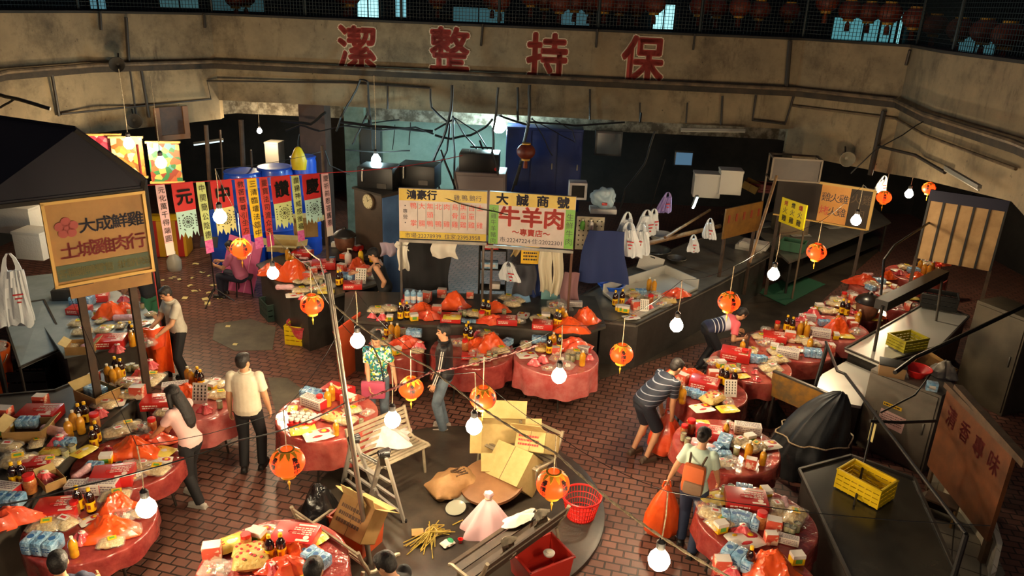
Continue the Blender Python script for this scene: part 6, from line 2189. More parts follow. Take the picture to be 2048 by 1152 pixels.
r = root('straw_bundle', G(862, 1075, .075), 0, 'heap of yellow straw stalks tied on the dark concrete', 'straw')
rnd = random.Random(12)
mb = MB()
for k in range(46):
    a = rnd.uniform(-.5, .5) + (math.pi if k % 3 else 0) + .9
    ln = rnd.uniform(.14, .3)
    p0 = V((rnd.uniform(-.05, .05), rnd.uniform(-.08, .06), rnd.uniform(.01, .09)))
    mb.tube([p0 - V((math.cos(a), math.sin(a), 0)) * ln * .6, p0 + V((0, 0, rnd.uniform(.02, .06))), p0 + V((math.cos(a + rnd.uniform(-.6, .6)), math.sin(a), 0)) * ln - V((0, 0, p0.z * .8))], .006, 5)
mb.obj('stalks', mat('yellow straw', 'b89a3c', .6, col2='8f7a2c', ns=9), r)
MB().tube([(math.cos(j * .4) * .07, math.sin(j * .4) * .05, .07 + .04 * math.sin(j * .4)) for j in range(17)], .008, 5).obj('tie', m_cardb2, r)
mb = MB(); mb.tube([G(905, 1050, .08), G(925, 1040, .1), G(938, 1055, .08)], .008, 6)
tag(mb.obj('straw', mat('yellow straw', 'b89a3c')), 'single bent yellow stalk right of the straw heap', 'straw')
r = root('packet', G(895, 1090, .075), R(40), 'white and green crumpled packet right of the straw heap', 'packet')
mb = MB(); pillow(mb, .16, .12, .06, 15, crumple=.3); mb.obj('body', m_wbag, r); mb = MB(); mb.sphere((.04, 0, .045), (.035, .05, .018)); mb.obj('patch', mat('green packet print', '1f8a5a', .4), r)
r = root('cup', G(921, 1085, .075), 0, 'small bright red cup on the dark concrete', 'cup')
MB().lathe([(.02, 0), (.032, .05), (.034, .052), (.03, .05), (.018, .006), (0, .006)], 16).obj('cup', m_rlid, r)
r = root('wok_lid', G(835, 1070, .075), R(10), 'brown cardboard scrap at the left end of the straw heap', 'scrap')
MB().box((0, 0, .02), (.14, .1, .04), (.2, .1, 0), .004).obj('scrap', m_cardb, r); MB().box((0, .05, .03), (.14, .04, .006), (.6, 0, 0)).obj('flap', m_cardb2, r, 0)
r.name = 'cardboard_scrap'
# cloth and sticks on the plank bench
for i, (px, py, lab) in enumerate(((1085, 1020, 'grey rag hanging over the rail of the plank bench'), (1018, 1075, 'brown rag at the near end of the plank bench'))):
    mb = MB()
    mb.grid(lambda u, v: ((u - .5) * .16, .03 * math.sin(v * 9 + u * 4), -v * .26), 5, 8, .006)
    o = mb.obj('rag', mat('dirty rag', 'a59a86', .8, col2='6d6556', ns=6), loc=G(px, py, .78)); tag(o, lab, 'rag')
    o.rotation_euler = (0, 0, R(28))
mb = MB(); heap(mb, .5, .22, .06, 11.2, tent=.9)
o = mb.obj('white_sheet', mat('white printed sheet', 'cfc8bc', .6, col2='dcd6ca', ns=5), loc=G(1036, 1040, .52)); o.rotation_euler = (0, 0, R(40)); tag(o, 'white sheet bundled on the seat of the plank bench', 'cloth')
r = root('roll_of_tape', G(1098, 1108, .4), 0, 'white plastic lid in the red bin', 'lid')
MB().lathe([(0, 0), (.06, 0), (.065, .02), (.05, .028), (0, .028)], 24).obj('lid', m_wcard, r); MB().lathe([(.03, .028), (.03, .034), (0, .034)], 14).obj('knob', m_wcap, r)
r.name = 'plastic_disc'

# bags the people hold
def hung_bag(top, w, d, h, label, m=m_orange, yaw=0, seed=1, handles=()):
    top = V(top)
    r = root('carrier_bag', top, yaw, label, 'bag')
    mb = MB()
    mb.loft([[V((math.cos(t) * w / 2 * q * (1 + .13 * noise.noise(V((math.cos(t) * 2.5, math.sin(t) * 2.5, z * 4 + seed)))), math.sin(t) * d / 2 * q * (1 + .25 * noise.noise(V((math.cos(t) * 3, math.sin(t) * 3, z * 5 + seed * 2)))), -z * h)) for t in [2 * math.pi * k / 44 for k in range(44)]]
             for z, q in ((0, .12), (.08, .25), (.2, .5), (.35, .75), (.55, .95), (.75, 1), (.9, .9), (.97, .6), (1, .3))])
    mb.obj('bag', m, r, 35)
    MB().tube([(-.05, 0, -.02), (-.03, 0, .06), (.03, 0, .06), (.05, 0, -.02)], .012, 6).obj('handle', m, r)
    return r


def between(d, k=0):
    return (d['w'][-1] + d['w'][1]) / 2


q = pm['w'][-1]
hung_bag(q + V((-.02, 0, -.1)), .44, .3, .72, 'full orange bag carried by the woman in the mint tee', seed=2)
q = between(pn)
hung_bag((q.x + .02, q.y - .05, .66), .5, .42, .66, 'big orange bag held by the bending man in navy stripes', m_orange2, seed=5)
q = between(p3)
r = root('plastic_bag', q, R(20), 'long orange bag hanging open from the hands of the polo-shirted man', 'bag')
mb = MB()
mb.grid(lambda u, v: ((u - .5) * (.42 - .1 * v) + .06 * v, -.04 + .06 * math.sin(u * 8 + v * 3) + .1 * v, .08 - v * .82), 12, 14, .012)
mb.obj('sheet', m_orange, r, 40)
mb = MB(); mb.grid(lambda u, v: ((u - .5) * (.4 - .12 * v), -.09 + .05 * math.cos(u * 7), .1 - v * .34), 10, 6, .01); mb.obj('fold', m_orange2, r, 40)
# handbag and backpack
M_ = pf['M']
r = root('handbag', M_ @ V((.04, .2, .78)), 0, 'dusty pink shoulder bag held by the floral-bloused woman', 'bag')
r.rotation_euler = M_.to_euler()
MB().box((0, 0, -.02), (.34, .08, .26), bev=.025).obj('body', mat('dusty pink leather', 'b8506a', .5), r)
MB().box((0, .045, .05), (.33, .012, .1), bev=.005).obj('flap', mat('dusty pink leather', 'b8506a'), r)
MB().tube([(-.15, 0, .1), (-.1, -.05, .4), (.0, -.13, .58), (.08, -.2, .6)], .01, 6).obj('strap', m_black, r)
P_ = pm['P']
M_ = pm['M']
r = root('backpack', M_ @ P_(.2, -.18), 0, 'orange and tan backpack on the woman in the mint tee', 'backpack')
r.rotation_euler = (pm['M'] @ Matrix.Rotation(-R(8), 4, 'X')).to_euler()
mb = MB(); mb.box((0, 0, -.02), (.25, .12, .34), bev=.05); mb.obj('bag', mat('orange canvas', 'c8602c', .7, bump=.3), r)
mb = MB(); mb.box((.02, -.04, -.11), (.22, .1, .15), bev=.035); mb.obj('pocket', mat('tan canvas', '7d6048', .7, bump=.3), r)
for s in (-1, 1):
    MB().tube([(s * .07, .0, .16), (s * .09, .1, .24), (s * .1, .26, .2), (s * .11, .3, .05)], .013, 6).obj('strap', m_wood, r)
# white stripes down the jacket sleeves
for s in (-1, 1):
    for k in (-1, 1):
        a_, e_, w_ = pj['sh'][s], pj['el'][s], pj['M'].inverted() @ pj['w'][s]
        pts = []
        for u, v, rad in ((a_, e_, .066), (e_, w_, .056)):
            for t in (.0, .35, .7, .98):
                d = (v - u).normalized()
                side = V((s, 0, 0)); side = (side - d * side.dot(d)).normalized()
                pts.append(u.lerp(v, t) + side * (rad - .012 * t + .003) + d.cross(side) * k * .014)
        MB().tube(pts, .0075, 6).obj('sleeve_stripe', m_wcard, pj['o'])
# orange sheet leaning at the end of the centre stall
r = root('orange_sheet', G(706, 745, 0), R(70), 'tall orange board leaning at the left end of the centre stall', 'board', rot=(0, R(-6), R(66)))
MB().box((0, 0, .48), (.72, .02, .95), bev=.004).obj('sheet', mat('faded orange board', 'c8562c', .5, col2='b84a26', ns=2), r)
MB().box((0, 0, .97), (.74, .03, .03)).obj('top_strip', m_orange2, r, 0)

# ================================================================ behind the stalls
def at(px, py, y):
    return GY(px, py, y)


def upright(name, px, ytop, ybot, Y, w, d, m, label, cat, yaw=0, door=None, detail=True):
    """a box standing at depth Y whose top and bottom show at two picture rows"""
    a, b = GY(px, ytop, Y), GY(px, ybot, Y)
    h = a.z - b.z
    r = root(name, b, R(yaw), label, cat)
    MB().box((0, d / 2, h / 2), (w, d, h), bev=min(.012, h * .1)).obj('body', m, r)
    if door:
        MB().box((0, -.01, h / 2), (w * .92, .02, h * .9), bev=.005).obj('door', door, r)
        MB().box((w * .36, -.03, h / 2), (.025, .03, min(.2, h * .4))).obj('handle', m_steel, r, 0)
    return r, h


def on_floor(name, px, py, *a, **k):
    pass


# brown cabinet with the clock, fryers, fridge and blue cabinet
m_brc = mat('brown lacquer', '4a3a2e', .5, col2='3a2d24', ns=2)
m_fry = mat('black enamel', '151515', .35)
b = GY(763, 392, 15.0)
r = root('cabinet', (b.x, 15.0, 0), R(-38), 'brown cabinet with a round clock left of the butcher signs', 'cabinet')
MB().box((-.42, .3, b.z / 2), (.84, .6, b.z), bev=.008).obj('body', m_brc, r)
MB().box((.0, .3, b.z / 2), (.03, .58, b.z * .96)).obj('side_panel', mat('blue enamel', '4d6a94', .35, col2='5a7aa6', ns=2), r, 0)
MB().box((-.42, .3, b.z + .02), (.9, .66, .04)).obj('top_board', m_dsteel, r, 0)
ck = root('wall_clock', (b.x, 15.0, 0), R(-38), 'round cream wall clock on the brown cabinet', 'clock')
cz = GY(745, 413, 14.8).z
MB().cyl((-.36, -.02, cz), (-.36, -.055, cz), .165, n=32).obj('rim', mat('brown clock rim', '5d4c3a', .4), ck)
MB().cyl((-.36, -.05, cz), (-.36, -.062, cz), .145, n=32).obj('face', mat('cream clock face', 'd0c49c', .5), ck)
mb = MB(); mb.beam((-.36, -.065, cz), (-.30, -.065, cz + .05), .008, .004); mb.beam((-.36, -.065, cz), (-.37, -.065, cz + .1), .006, .004)
for k in range(12):
    mb.box((-.36 + math.sin(k * math.pi / 6) * .122, -.064, cz + math.cos(k * math.pi / 6) * .122), (.008, .004, .014), (0, k * math.pi / 6, 0))
mb.obj('hands', m_bink, ck, 0)
for i, (px, yt, yb, w, lab) in enumerate(((750, 336, 386, .75, 'black fryer on the brown cabinet left of the red cord end'), (832, 332, 378, .8, 'second black fryer right of the bluish bulb'))):
    r, h = upright('fryer', px, yt, yb, 15.4 + i * .4, w, .6, m_fry, lab, 'fryer', -8)
    MB().tube([(-w * .3, -.03, h * .95), (-w * .3, -.1, h * .95), (-w * .3, -.12, h * .5), (-w * .3, -.03, h * .45)], .018, 7).obj('handle', m_steel, r)
    MB().box((w * .2, -.01, h * .3), (.2, .02, .1)).obj('control_panel', m_dsteel, r, 0)
r, h = upright('refrigerator', 957, 346, 470, 15.6, 1.06, .7, mat('pinkish grey fridge', '8d7a72', .4, col2='7d6c66', ns=2), 'pinkish grey refrigerator behind the menu sign', 'refrigerator', -2, mat('pinkish fridge door', '93807a', .4))
r, h = upright('roasting_oven', 957, 308, 346, 15.7, .82, .55, m_fry, 'black roasting oven on top of the pinkish refrigerator', 'oven', -2)
MB().tube([(-.2, .2, h), (-.2, .2, h + .1), (.25, .2, h + .1), (.25, .2, h)], .02, 7).obj('handle', m_fry, r)
MB().cyl((.36, -.01, h * .25), (.36, -.03, h * .25), .035, n=14).obj('knob', m_rlid, r)
r, h = upright('metal_cabinet', 1082, 256, 420, 18.0, 1.8, .6, mat('deep blue enamel', '122a6a', .45, col2='0f2258', ns=2), 'tall deep blue metal cabinet behind the lantern', 'cabinet', -2)
for k in range(3):
    MB().box((-.6 + k * .6, -.012, h / 2), (.56, .02, h * .94), bev=.006).obj('door', mat('deep blue enamel', '122a6a'), r)
    MB().box((-.6 + k * .6 + .2, -.03, h * .55), (.03, .02, .14)).obj('handle', m_steel, r, 0)
upright('fryer', 742, 258, 330, 19.0, .5, .3, mat('dark meter panel', '22241f', .5), 'dark electric meter box on the sage column', 'meter box', 0)
# things on the right back stalls
r, h = upright('television', 1215, 262, 312, 17.5, .62, .12, m_fry, 'dark framed screen under the beam right of the blue cabinet', 'television')
MB().box((0, -.008, h / 2), (.52, .012, h * .82)).obj('screen', mat('dim screen glass', '1c2a2e', .15), r, 0)
r, h = upright('television', 1366, 303, 332, 17.8, .44, .12, m_fry, 'small television glowing dim blue at the back', 'television')
MB().box((0, -.008, h / 2), (.38, .012, h * .84)).obj('screen', bulb_mat('dim blue screen', (.25, .5, .75), .12), r, 0)
m_foam = mat('white foam', 'bcb4a6', .8, bump=.2, bs=30)
for px, yt, yb, w, y, lab in ((1412, 352, 396, .56, 16.0, 'left white foam box behind the rust-coloured board'), (1459, 345, 390, .46, 15.9, 'right white foam box behind the rust-coloured board'),
                              (28, 420, 468, .7, 13.0, 'white foam box at the left edge below the awning'), (60, 470, 520, .5, 12.2, 'white foam box beside the mustard sign'), (545, 288, 330, .36, 19.5, 'pale grey panel in the dim stall behind the banners')):
    r, h = upright('foam_box', px, yt, yb, y, w, .4, m_foam, lab, 'box', -6)
    MB().box((0, .2, h + .015), (w * 1.04, .42, .05), bev=.01).obj('lid', m_foam, r)
r, w = board('painted_board', (1452, 418), (1526, 402), 2.35, .62, .03, mat('rusty gold board', '7a5218', .6, col2='5a3a12', ns=3, det=8), 'rust-coloured board standing on the right stall', 'board')
mb = MB()
for k in range(5):
    mb.box((-w * .4 + k * w * .2, -.02, .4), (.06, .008, .16))
mb.obj('lettering', mat('rusty red ink', '7a2c14', .7), r, 0)
for x in (-.4, .4):
    MB().box((w * x, .03, -.7), (.05, .05, 1.45)).obj('post', m_post, r, 0)
# wire cage shelf
a, b = GY(1545, 318, 15.6), GY(1645, 332, 15.6)
r = root('cage_shelf', (a.x + b.x) / 2 * V((1, 0, 0)) + V((0, 15.6, GY(1590, 362, 15.6).z)), R(-8), 'empty steel frame shelf above the yellow turkey sign', 'shelf')
mb = MB()
for x in (-.48, .48):
    for y in (0, .5):
        mb.beam((x, y, -r.location.z if y else 0), (x, y, .45), .035, .035)
for z in (0, .45):
    for y in (0, .5):
        mb.beam((-.48, y, z), (.48, y, z), .035, .035)
    for x in (-.48, .48):
        mb.beam((x, 0, z), (x, .5, z), .035, .035)
mb.obj('frame', mat('dull frame steel', '6d5c48', .5), r, 0)
MB().box((0, .25, .01), (.96, .5, .015)).obj('shelf_board', m_dark, r, 0)
MB().box((-.02, 0.0, .22), (.94, .012, .42)).obj('front_panel', m_brc, r, 0)
# horn loudspeakers
for p, yaw_, lab in ((on_wall(1692, 316, .42), -10, 'grey horn loudspeaker on the right wall'), (on_wall(268, 240, .42), 30, 'dark horn loudspeaker on the left wall beside the framed board'), (on_wall(236, 128, .42), 20, 'small black lamp head on the ledge at upper left')):
    r = root('loudspeaker', p, R(yaw_), lab, 'loudspeaker')
    MB().loft([[V((math.cos(t) * q, y, math.sin(t) * q)) for t in [2 * math.pi * k / 24 for k in range(24)]] for y, q in ((.12, .04), (.02, .06), (-.1, .1), (-.16, .16), (-.165, .15), (-.1, .08), (-.02, .03))]).obj('horn', mat('grey horn plastic', '7d7666', .5) if yaw_ < 0 else m_dark, r)
    MB().cyl((0, .1, 0), (0, .24, 0), .06, n=14).obj('driver', m_dark, r)
    MB().beam((0, .1, .05), (0, .25, .2), .03, .02).obj('bracket', m_dark, r)
# bamboo poles
for a, b, q, lab in (((1553, 352, 13.8), (1500, 524, 12.6), .028, 'leaning bamboo pole left of the yellow turkey sign'), ((1272, 492, 13.6), (1440, 452, 15.2), .05, 'thick brown pole laid across the right stall pans'), ((1330, 475, 13.8), (1420, 420, 15.5), .03, 'thinner brown pole above the thick one')):
    tag(MB().cyl(GY(*a), GY(*b), q, q * .85, 10).obj('pole', mat('brown bamboo', '5a4028', .6, col2='8a6a44', ns=6)), lab, 'pole')
for i, (px, y0, y1, Y, q, lab) in enumerate(((412, 250, 350, 17.5, .05, 'mottled pole of the dim stall left of the small bulb'), (482, 240, 350, 18.0, .06, 'brown post of the dim stall below the small bulb'), (440, 260, 345, 18.4, .025, 'thin rod in the dim stall between two posts'), (502, 300, 350, 17.6, .025, 'short steel rod of the dim stall frame'))):
    tag(MB().cyl(GY(px, y0, Y), (GY(px, y1, Y).x, Y, 0), q, n=8).obj('post', m_post), lab, 'post')
# carrier bags hanging on the right stall
m_wbagp = mat('white carrier plastic', 'd6dade', .35, alpha=.92, bump=.4, bs=14)


def carrier(px, ytop, ybot, Y, w, label, m=None):
    w *= 1.35
    a, b = GY(px, ytop, Y), GY(px, ybot, Y)
    h = a.z - b.z
    r = root('carrier_bag', a, R(random.Random(px).uniform(-30, 30)), label, 'bag')
    mb = MB()
    N_ = 48
    def prof_(z, q):
        out = []
        for k in range(N_):
            t = 2 * math.pi * k / N_
            fx = 1 + .22 * noise.noise(V((math.cos(t) * 2, math.sin(t) * 2, z * 2 + px)))
            fy = 1 + 1.6 * noise.noise(V((math.cos(t) * 7, math.sin(t) * 1.5, z * 2.5 + px)))
            out.append(V((math.cos(t) * w / 2 * q * fx + .12 * w * math.sin(px + z * 2.2), math.sin(t) * .035 * fy, -z * h * (1 - (.1 * noise.noise(V((math.cos(t) * 2.5, px, 1))) if z > .9 else 0)))))
        return out
    mb.loft([prof_(z, q) for z, q in ((.22, .62), (.32, .7), (.45, .8), (.6, .92), (.75, 1.04), (.9, 1.1), (1, 1.05))])
    mb.obj('bag', m or m_wbagp, r, 30)
    for s_ in (-1, 1):
        x0 = .12 * w * math.sin(px + .5)
        MB().loft([[V((x0 * (1 if z > -.2 * h else .8) + s_ * x + dx, dy, z)) for dx, dy in ((-ww, -.012), (ww, -.016), (ww, .016), (-ww, .012))] for z, x, ww in ((-.26 * h, w * .2, w * .11), (-.16 * h, w * .19, w * .07), (-.05 * h, w * .13, w * .05), (.02 * h, w * .04, w * .03))]).obj('handle', m or m_wbagp, r, 30)
    mb = MB()
    for k in range(3):
        mb.box((.08 * w, -.06, -h * .55 - k * .06), (w * .3 - k * .04, .006, .022))
    mb.obj('print', m_redprint, r, 0)
    return r


for px, y0, y1, Y, w, lab in ((1252, 425, 488, 13.4, .26, 'leftmost white carrier bag hanging on the right stall'), (1262, 445, 512, 13.1, .3, 'lowest white carrier bag beside the blue cloth'), (1282, 448, 508, 13.1, .24, 'white carrier bag hanging third on the right stall'),
                              (1298, 420, 472, 13.6, .3, 'white carrier bag below the clip on the right stall'), (1310, 418, 462, 13.7, .22, 'bluish white carrier bag right of the clip'), (1022, 525, 562, 12.7, .28, 'white carrier bag hanging below the butcher signs'),
                              (1388, 470, 504, 13.8, .16, 'thin white rubber glove bag on the right stall'), (1424, 438, 478, 14.0, .18, 'pale carrier bag by the rust-coloured board'), (1768, 352, 385, 17.5, .26, 'white carrier bag hung above the small red lantern'), (15, 510, 648, 10.6, .34, 'pale plastic bag hanging at the left edge')):
    carrier(px, y0, y1, Y, w, lab)
carrier(1334, 385, 425, 14.2, .2, 'mauve cloth triangle hanging on the right stall', mat('mauve cloth', '8a78b0', .7))


def garment(px, ytop, ybot, Y, w, m, label, cat='cloth', name='hanging_cloth', taper=1., frill=0):
    a, b = GY(px, ytop, Y), GY(px, ybot, Y)
    h = a.z - b.z
    sd_ = px * .37
    mb = MB()
    mb.grid(lambda u, v: ((u - .5) * w * (1 + (taper - 1) * v) + .02 * math.sin(v * 6 + sd_), .05 * math.sin(u * 9 + sd_) * (.3 + v) + .02 * math.sin(v * 7), -v * h + (.05 * abs(math.sin(u * 17)) if v > .95 and frill else 0)), 14, 12, .012)
    o = mb.obj(name, m, smooth=60, loc=a)
    return tag(o, label, cat)


m_towel = mat('cream towel', 'c9bfa6', .85, bump=.3, bs=40)
m_wcloth = mat('white cloth', 'cfc8ba', .8)
garment(1094, 500, 586, 12.75, .26, m_towel, 'left one of the two long cream towels below the signs', 'towel', 'towel', .75, 1)
garment(1117, 500, 592, 12.72, .18, m_towel, 'right one of the two long cream towels below the signs', 'towel', 'towel', .9, 1)
garment(850, 482, 580, 13.1, .95, m_blackt, 'big black garment hanging under the menu sign', taper=.9)
garment(888, 484, 516, 12.7, .42, m_wcloth, 'white apron folded over the rail of the menu sign', taper=1.1)
garment(803, 484, 500, 12.66, .22, m_wcloth, 'small white cloth over the left end of the rail')
garment(806, 492, 540, 12.6, .17, m_wcloth, 'white rag hanging at the left post of the menu sign', taper=1.2)
garment(1052, 530, 590, 13.0, .34, mat('grey jacket cloth', '4a4a52', .8), 'grey jacket hanging left of the cream towels', taper=1.3)
garment(1076, 525, 600, 13.1, .3, mat('blue apron cloth', '1f2f62', .8), 'dark blue apron behind the cream towels')
garment(1142, 545, 610, 12.8, .26, mat('mauve pink cloth', '8a6468', .8), 'mauve pink cloth at the right post of the signs', taper=1.3)
garment(1032, 490, 512, 12.75, .12, mat('tan glove cloth', 'b09a68', .8), 'tan cloth glove pegged on the sign rail')
garment(776, 486, 512, 13.4, .26, mat('pale mauve cloth', 'a898a8', .7), 'pale patterned cloth behind the head of the man in the vest')
garment(1212, 462, 566, 12.9, .62, mat('navy cover cloth', '1c2c5c', .8), 'navy cloth cover hanging beside the carrier bags', taper=1.5)
# shelf under the signs with small boxes
r = root('shelf_unit', GY(985, 545, 13.4).xy.to_3d(), 0, 'small open shelf with packets below the gap between the signs', 'shelf')
mb = MB()
for z in (.95, 1.35, 1.72):
    mb.box((0, .1, z), (.5, .3, .025))
for x in (-.25, .25):
    mb.box((x, .1, 1.0), (.025, .3, 2.0))
mb.obj('frame', m_dark, r, 0)
for i, (x, z, w, h, m, lab) in enumerate(((-.05, 1.735, .3, .1, m_rbox, 'red packet on the top shelf below the signs'), (-.06, 1.365, .32, .12, m_blue, 'blue and white packet on the shelf below the signs'), (.05, .965, .2, .1, m_wcard, 'white packet on the lowest shelf below the signs'))):
    q = root('packet_box', r.location + V((x, .05, z)), 0, lab, 'box')
    MB().box((0, 0, h / 2), (w, .18, h), bev=.008).obj('carton', m, q); MB().box((0, -.092, h / 2), (w * .7, .004, h * .4)).obj('label', m_wcard, q, 0)
r = root('notice', GY(1061, 493, 12.9), 0, 'yellow paper notice hanging right of the tan glove', 'notice')
MB().box((0, 0, -.16), (.32, .01, .32)).obj('sheet', m_ylab, r, 0); mb = MB(); lines_front(mb, -.12, .12, -.008, -.06, 4, .06, .03, 6); mb.obj('print', m_ink, r, 0)
r = root('panel', G(1098, 598, .95), 0, 'pale teal sheet leaning on the back of the centre stall', 'panel')
MB().box((0, 0, .16), (.3, .02, .32), (-.2, 0, 0), .004).obj('sheet', mat('pale teal sheet', '5a8a8c', .5), r); MB().box((0, .03, .31), (.3, .02, .02)).obj('edge', m_dsteel, r, 0)

# pans on the right stall
for px, py, q, z, m, lab in ((1308, 512, .34, .9, m_steel, 'large steel basin on the right stall below the carrier bags'), (1352, 524, .2, .9, m_steel, 'smaller steel bowl right of the large basin'), (1320, 478, .26, 1.25, m_sbright, 'bright dented steel pan above the large basin')):
    r = root('steel_basin', G(px, py, z), 0, lab, 'basin')
    MB().lathe([(0, 0), (q * .7, 0), (q, q * .42), (q * 1.06, q * .44), (q * 1.05, q * .46), (q * .96, q * .44), (q * .66, .02), (0, .02)], 36).obj('bowl', m, r)
    MB().tube([(math.cos(j * math.pi / 16) * q * 1.05, math.sin(j * math.pi / 16) * q * 1.05, q * .45) for j in range(33)], .008, 6).obj('rim', m, r)
r = root('cutting_board', G(1295, 545, .9), 0, 'white board leaning behind the steel tray', 'board', rot=(R(-30), R(12), R(-16)))
MB().box((0, 0, .2), (.5, .02, .34), bev=.006).obj('panel', m_foam, r); MB().box((0, -.012, .33), (.1, .01, .02)).obj('slot', m_dark, r)
r = root('peg_board', GY(1180, 468, 13.3), 0, 'pale perforated board with small bottles right of the signs', 'rack')
MB().box((0, .05, .0), (.5, .03, .62), bev=.004).obj('panel', mat('cream pegboard', 'b5a88c', .6), r)
mb = MB()
for i in range(6):
    for j in range(6):
        mb.cyl((-.2 + i * .08, .04, -.22 + j * .09), (-.2 + i * .08, .03, -.22 + j * .09), .014, n=8)
mb.obj('holes', m_dark, r)
for k, (x, m) in enumerate(((-.15, m_greenp), (.0, m_wcard), (.14, m_film))):
    q = root('small_bottle', GY(1180, 468, 13.3) + V((x, -.06, .1)), 0, ('green', 'white', 'clear')[k] + ' small bottle on the perforated board', 'bottle')
    MB().lathe([(.04, 0), (.045, .01), (.045, .12), (.018, .15), (.018, .17), (0, .17)], 14).obj('bottle', m, q); MB().lathe([(.021, .165), (.021, .19), (0, .19)], 10).obj('cap', m_wcap, q)
r = root('electric_fan', GY(1208, 398, 14.0), 0, 'plastic-wrapped white fan standing on the right stall', 'fan')
mb = MB(); mb.sphere((0, 0, .02), (.24, .14, .2), 4)
for v in mb.bm.verts:
    v.co *= 1 + .3 * noise.noise(v.co * 7) + .12 * noise.noise(v.co * 17)
mb.obj('cover', mat('blue white film', 'a9c0cc', .25, alpha=.9, bump=.5, bs=12), r, 60)
MB().box((0, .05, -.22), (.5, .3, .1), bev=.02).obj('base', m_wcard, r); MB().box((0, -.15, -.06), (.1, .03, .05), bev=.01).obj('switch', m_rlid, r)
r, h = upright('white_box', 1155, 366, 400, 14.2, .34, .3, m_wcard, 'white box with a dark opening left of the wrapped fan', 'box')
MB().box((0, -.008, h / 2), (.24, .012, h * .7)).obj('window', m_dark, r, 0)
# papers and boards on the dark table
for px, py, w, d, yaw_, lab in ((1598, 470, .5, .3, 10, 'loose white papers on the long dark table'), (1530, 452, .8, .3, 28, 'pale board lying on the back of the long dark table'), (1668, 455, .5, .2, 20, 'pale strips of board at the far side of the dark table')):
    r = root('papers', G(px, py, .86), R(yaw_), lab, 'papers')
    MB().box((0, 0, .01), (w, d, .012)).box((.05, .03, .022), (w * .8, d * .8, .008), (0, 0, .2)).obj('sheets', mat('grey paper', '9d9a90', .7), r, 0)
    mb = MB(); lines(mb, -w * .3, w * .3, d * .2, .028, 3, d * .15, .01, 3); mb.obj('print', m_print, r, 0)
for k in range(2):
    r = root('foam_box', G(1500 + k * 8, 498 - k * 4, .9 + k * .13), R(-28), ('lower', 'upper')[k] + ' white foam tray stacked on the dark stall behind the bamboo pole', 'box')
    MB().box((0, 0, .06), (.6, .42, .12), bev=.015).obj('tray', m_foam, r); MB().box((0, 0, .125), (.54, .36, .01)).obj('recess', m_wcard, r)
slab('floor_mat', [(1515, 585), (1570, 612), (1650, 570), (1590, 548)], .01, .015, mat('green mat', '245a40', .7), st=True)

# left: barrels, pot, drum, pink card, tripod
m_barrel = mat('blue barrel plastic', '1d4fc0', .35, coat=.3)
for px, py, q, h, z, lab in ((500, 520, .42, 1.1, 0, 'lower blue barrel behind the yellow strip banner'), (562, 512, .42, 1.1, 0, 'lower blue barrel behind the lime banner'), (500, 520, .42, 1.05, 1.1, 'upper blue barrel stacked behind the yellow strip banner'), (562, 512, .4, 1.1, 1.1, 'upper blue barrel stacked behind the lime banner'),
                         (452, 522, .34, 1.2, 0, 'blue barrel behind the cream banner'), (617, 505, .34, 1.1, 0, 'lower blue barrel under the yellow hooded bag'), (617, 505, .3, 1.3, 1.1, 'upper blue barrel under the yellow hooded bag')):
    p = G(px, py, 0)
    r = root('barrel', (p.x, p.y, z), 0, lab, 'barrel')
    MB().lathe([(q * .9, 0), (q, .06), (q, h * .3), (q * 1.03, h * .33), (q, h * .36), (q, h * .64), (q * 1.03, h * .67), (q, h * .7), (q, h * .9), (q * .9, h), (q * .84, h), (0, h - .03)], 32).obj('drum', m_barrel, r)
    MB().tube([(math.cos(j * math.pi / 14) * q * .95, math.sin(j * math.pi / 14) * q * .95, h * .985) for j in range(29)], .02, 7).obj('rim', m_barrel, r)
r = root('hooded_bag', GY(598, 330, 17.4), 0, 'bright yellow bag hanging above the blue barrels', 'bag')
mb = MB(); mb.loft([[V((math.cos(t) * q, math.sin(t) * q * .6, z)) for t in [k * math.pi / 10 for k in range(20)]] for z, q in ((-.1, .16), (.1, .19), (.25, .14), (.38, .08), (.42, .03))]); mb.obj('bag', mat('bright yellow plastic', 'dcb818', .4), r, 60)
MB().tube([(0, 0, .4), (0, .02, .55), (.03, .05, .7)], .01, 6).obj('cord', m_wire, r)
for px, py, z, q, lab in ((690, 500, 1.01, .21, 'brown clay pot with dark lid on the stove below the clock'),):
    r = root('stove_pot', G(px, py, z), 0, lab, 'pot')
    MB().lathe([(q * .6, 0), (q * .9, .08), (q, .22), (q * .95, .32), (0, .32)], 28).obj('pot', mat('brown clay', '5a3524'), r)
    MB().lathe([(q * 1.15, .31), (q * 1.12, .34), (q * .7, .42), (q * .2, .46), (q * .16, .5), (0, .5)], 28).obj('lid', mat('dark pot lid', '2a2622', .35), r)
counter([(655, 522), (752, 520), (738, 500), (690, 490), (650, 498)], 1.0, 'stove bench with pots and bottles below the clock', m_dsteel, m_panelw, name='stove_bench')
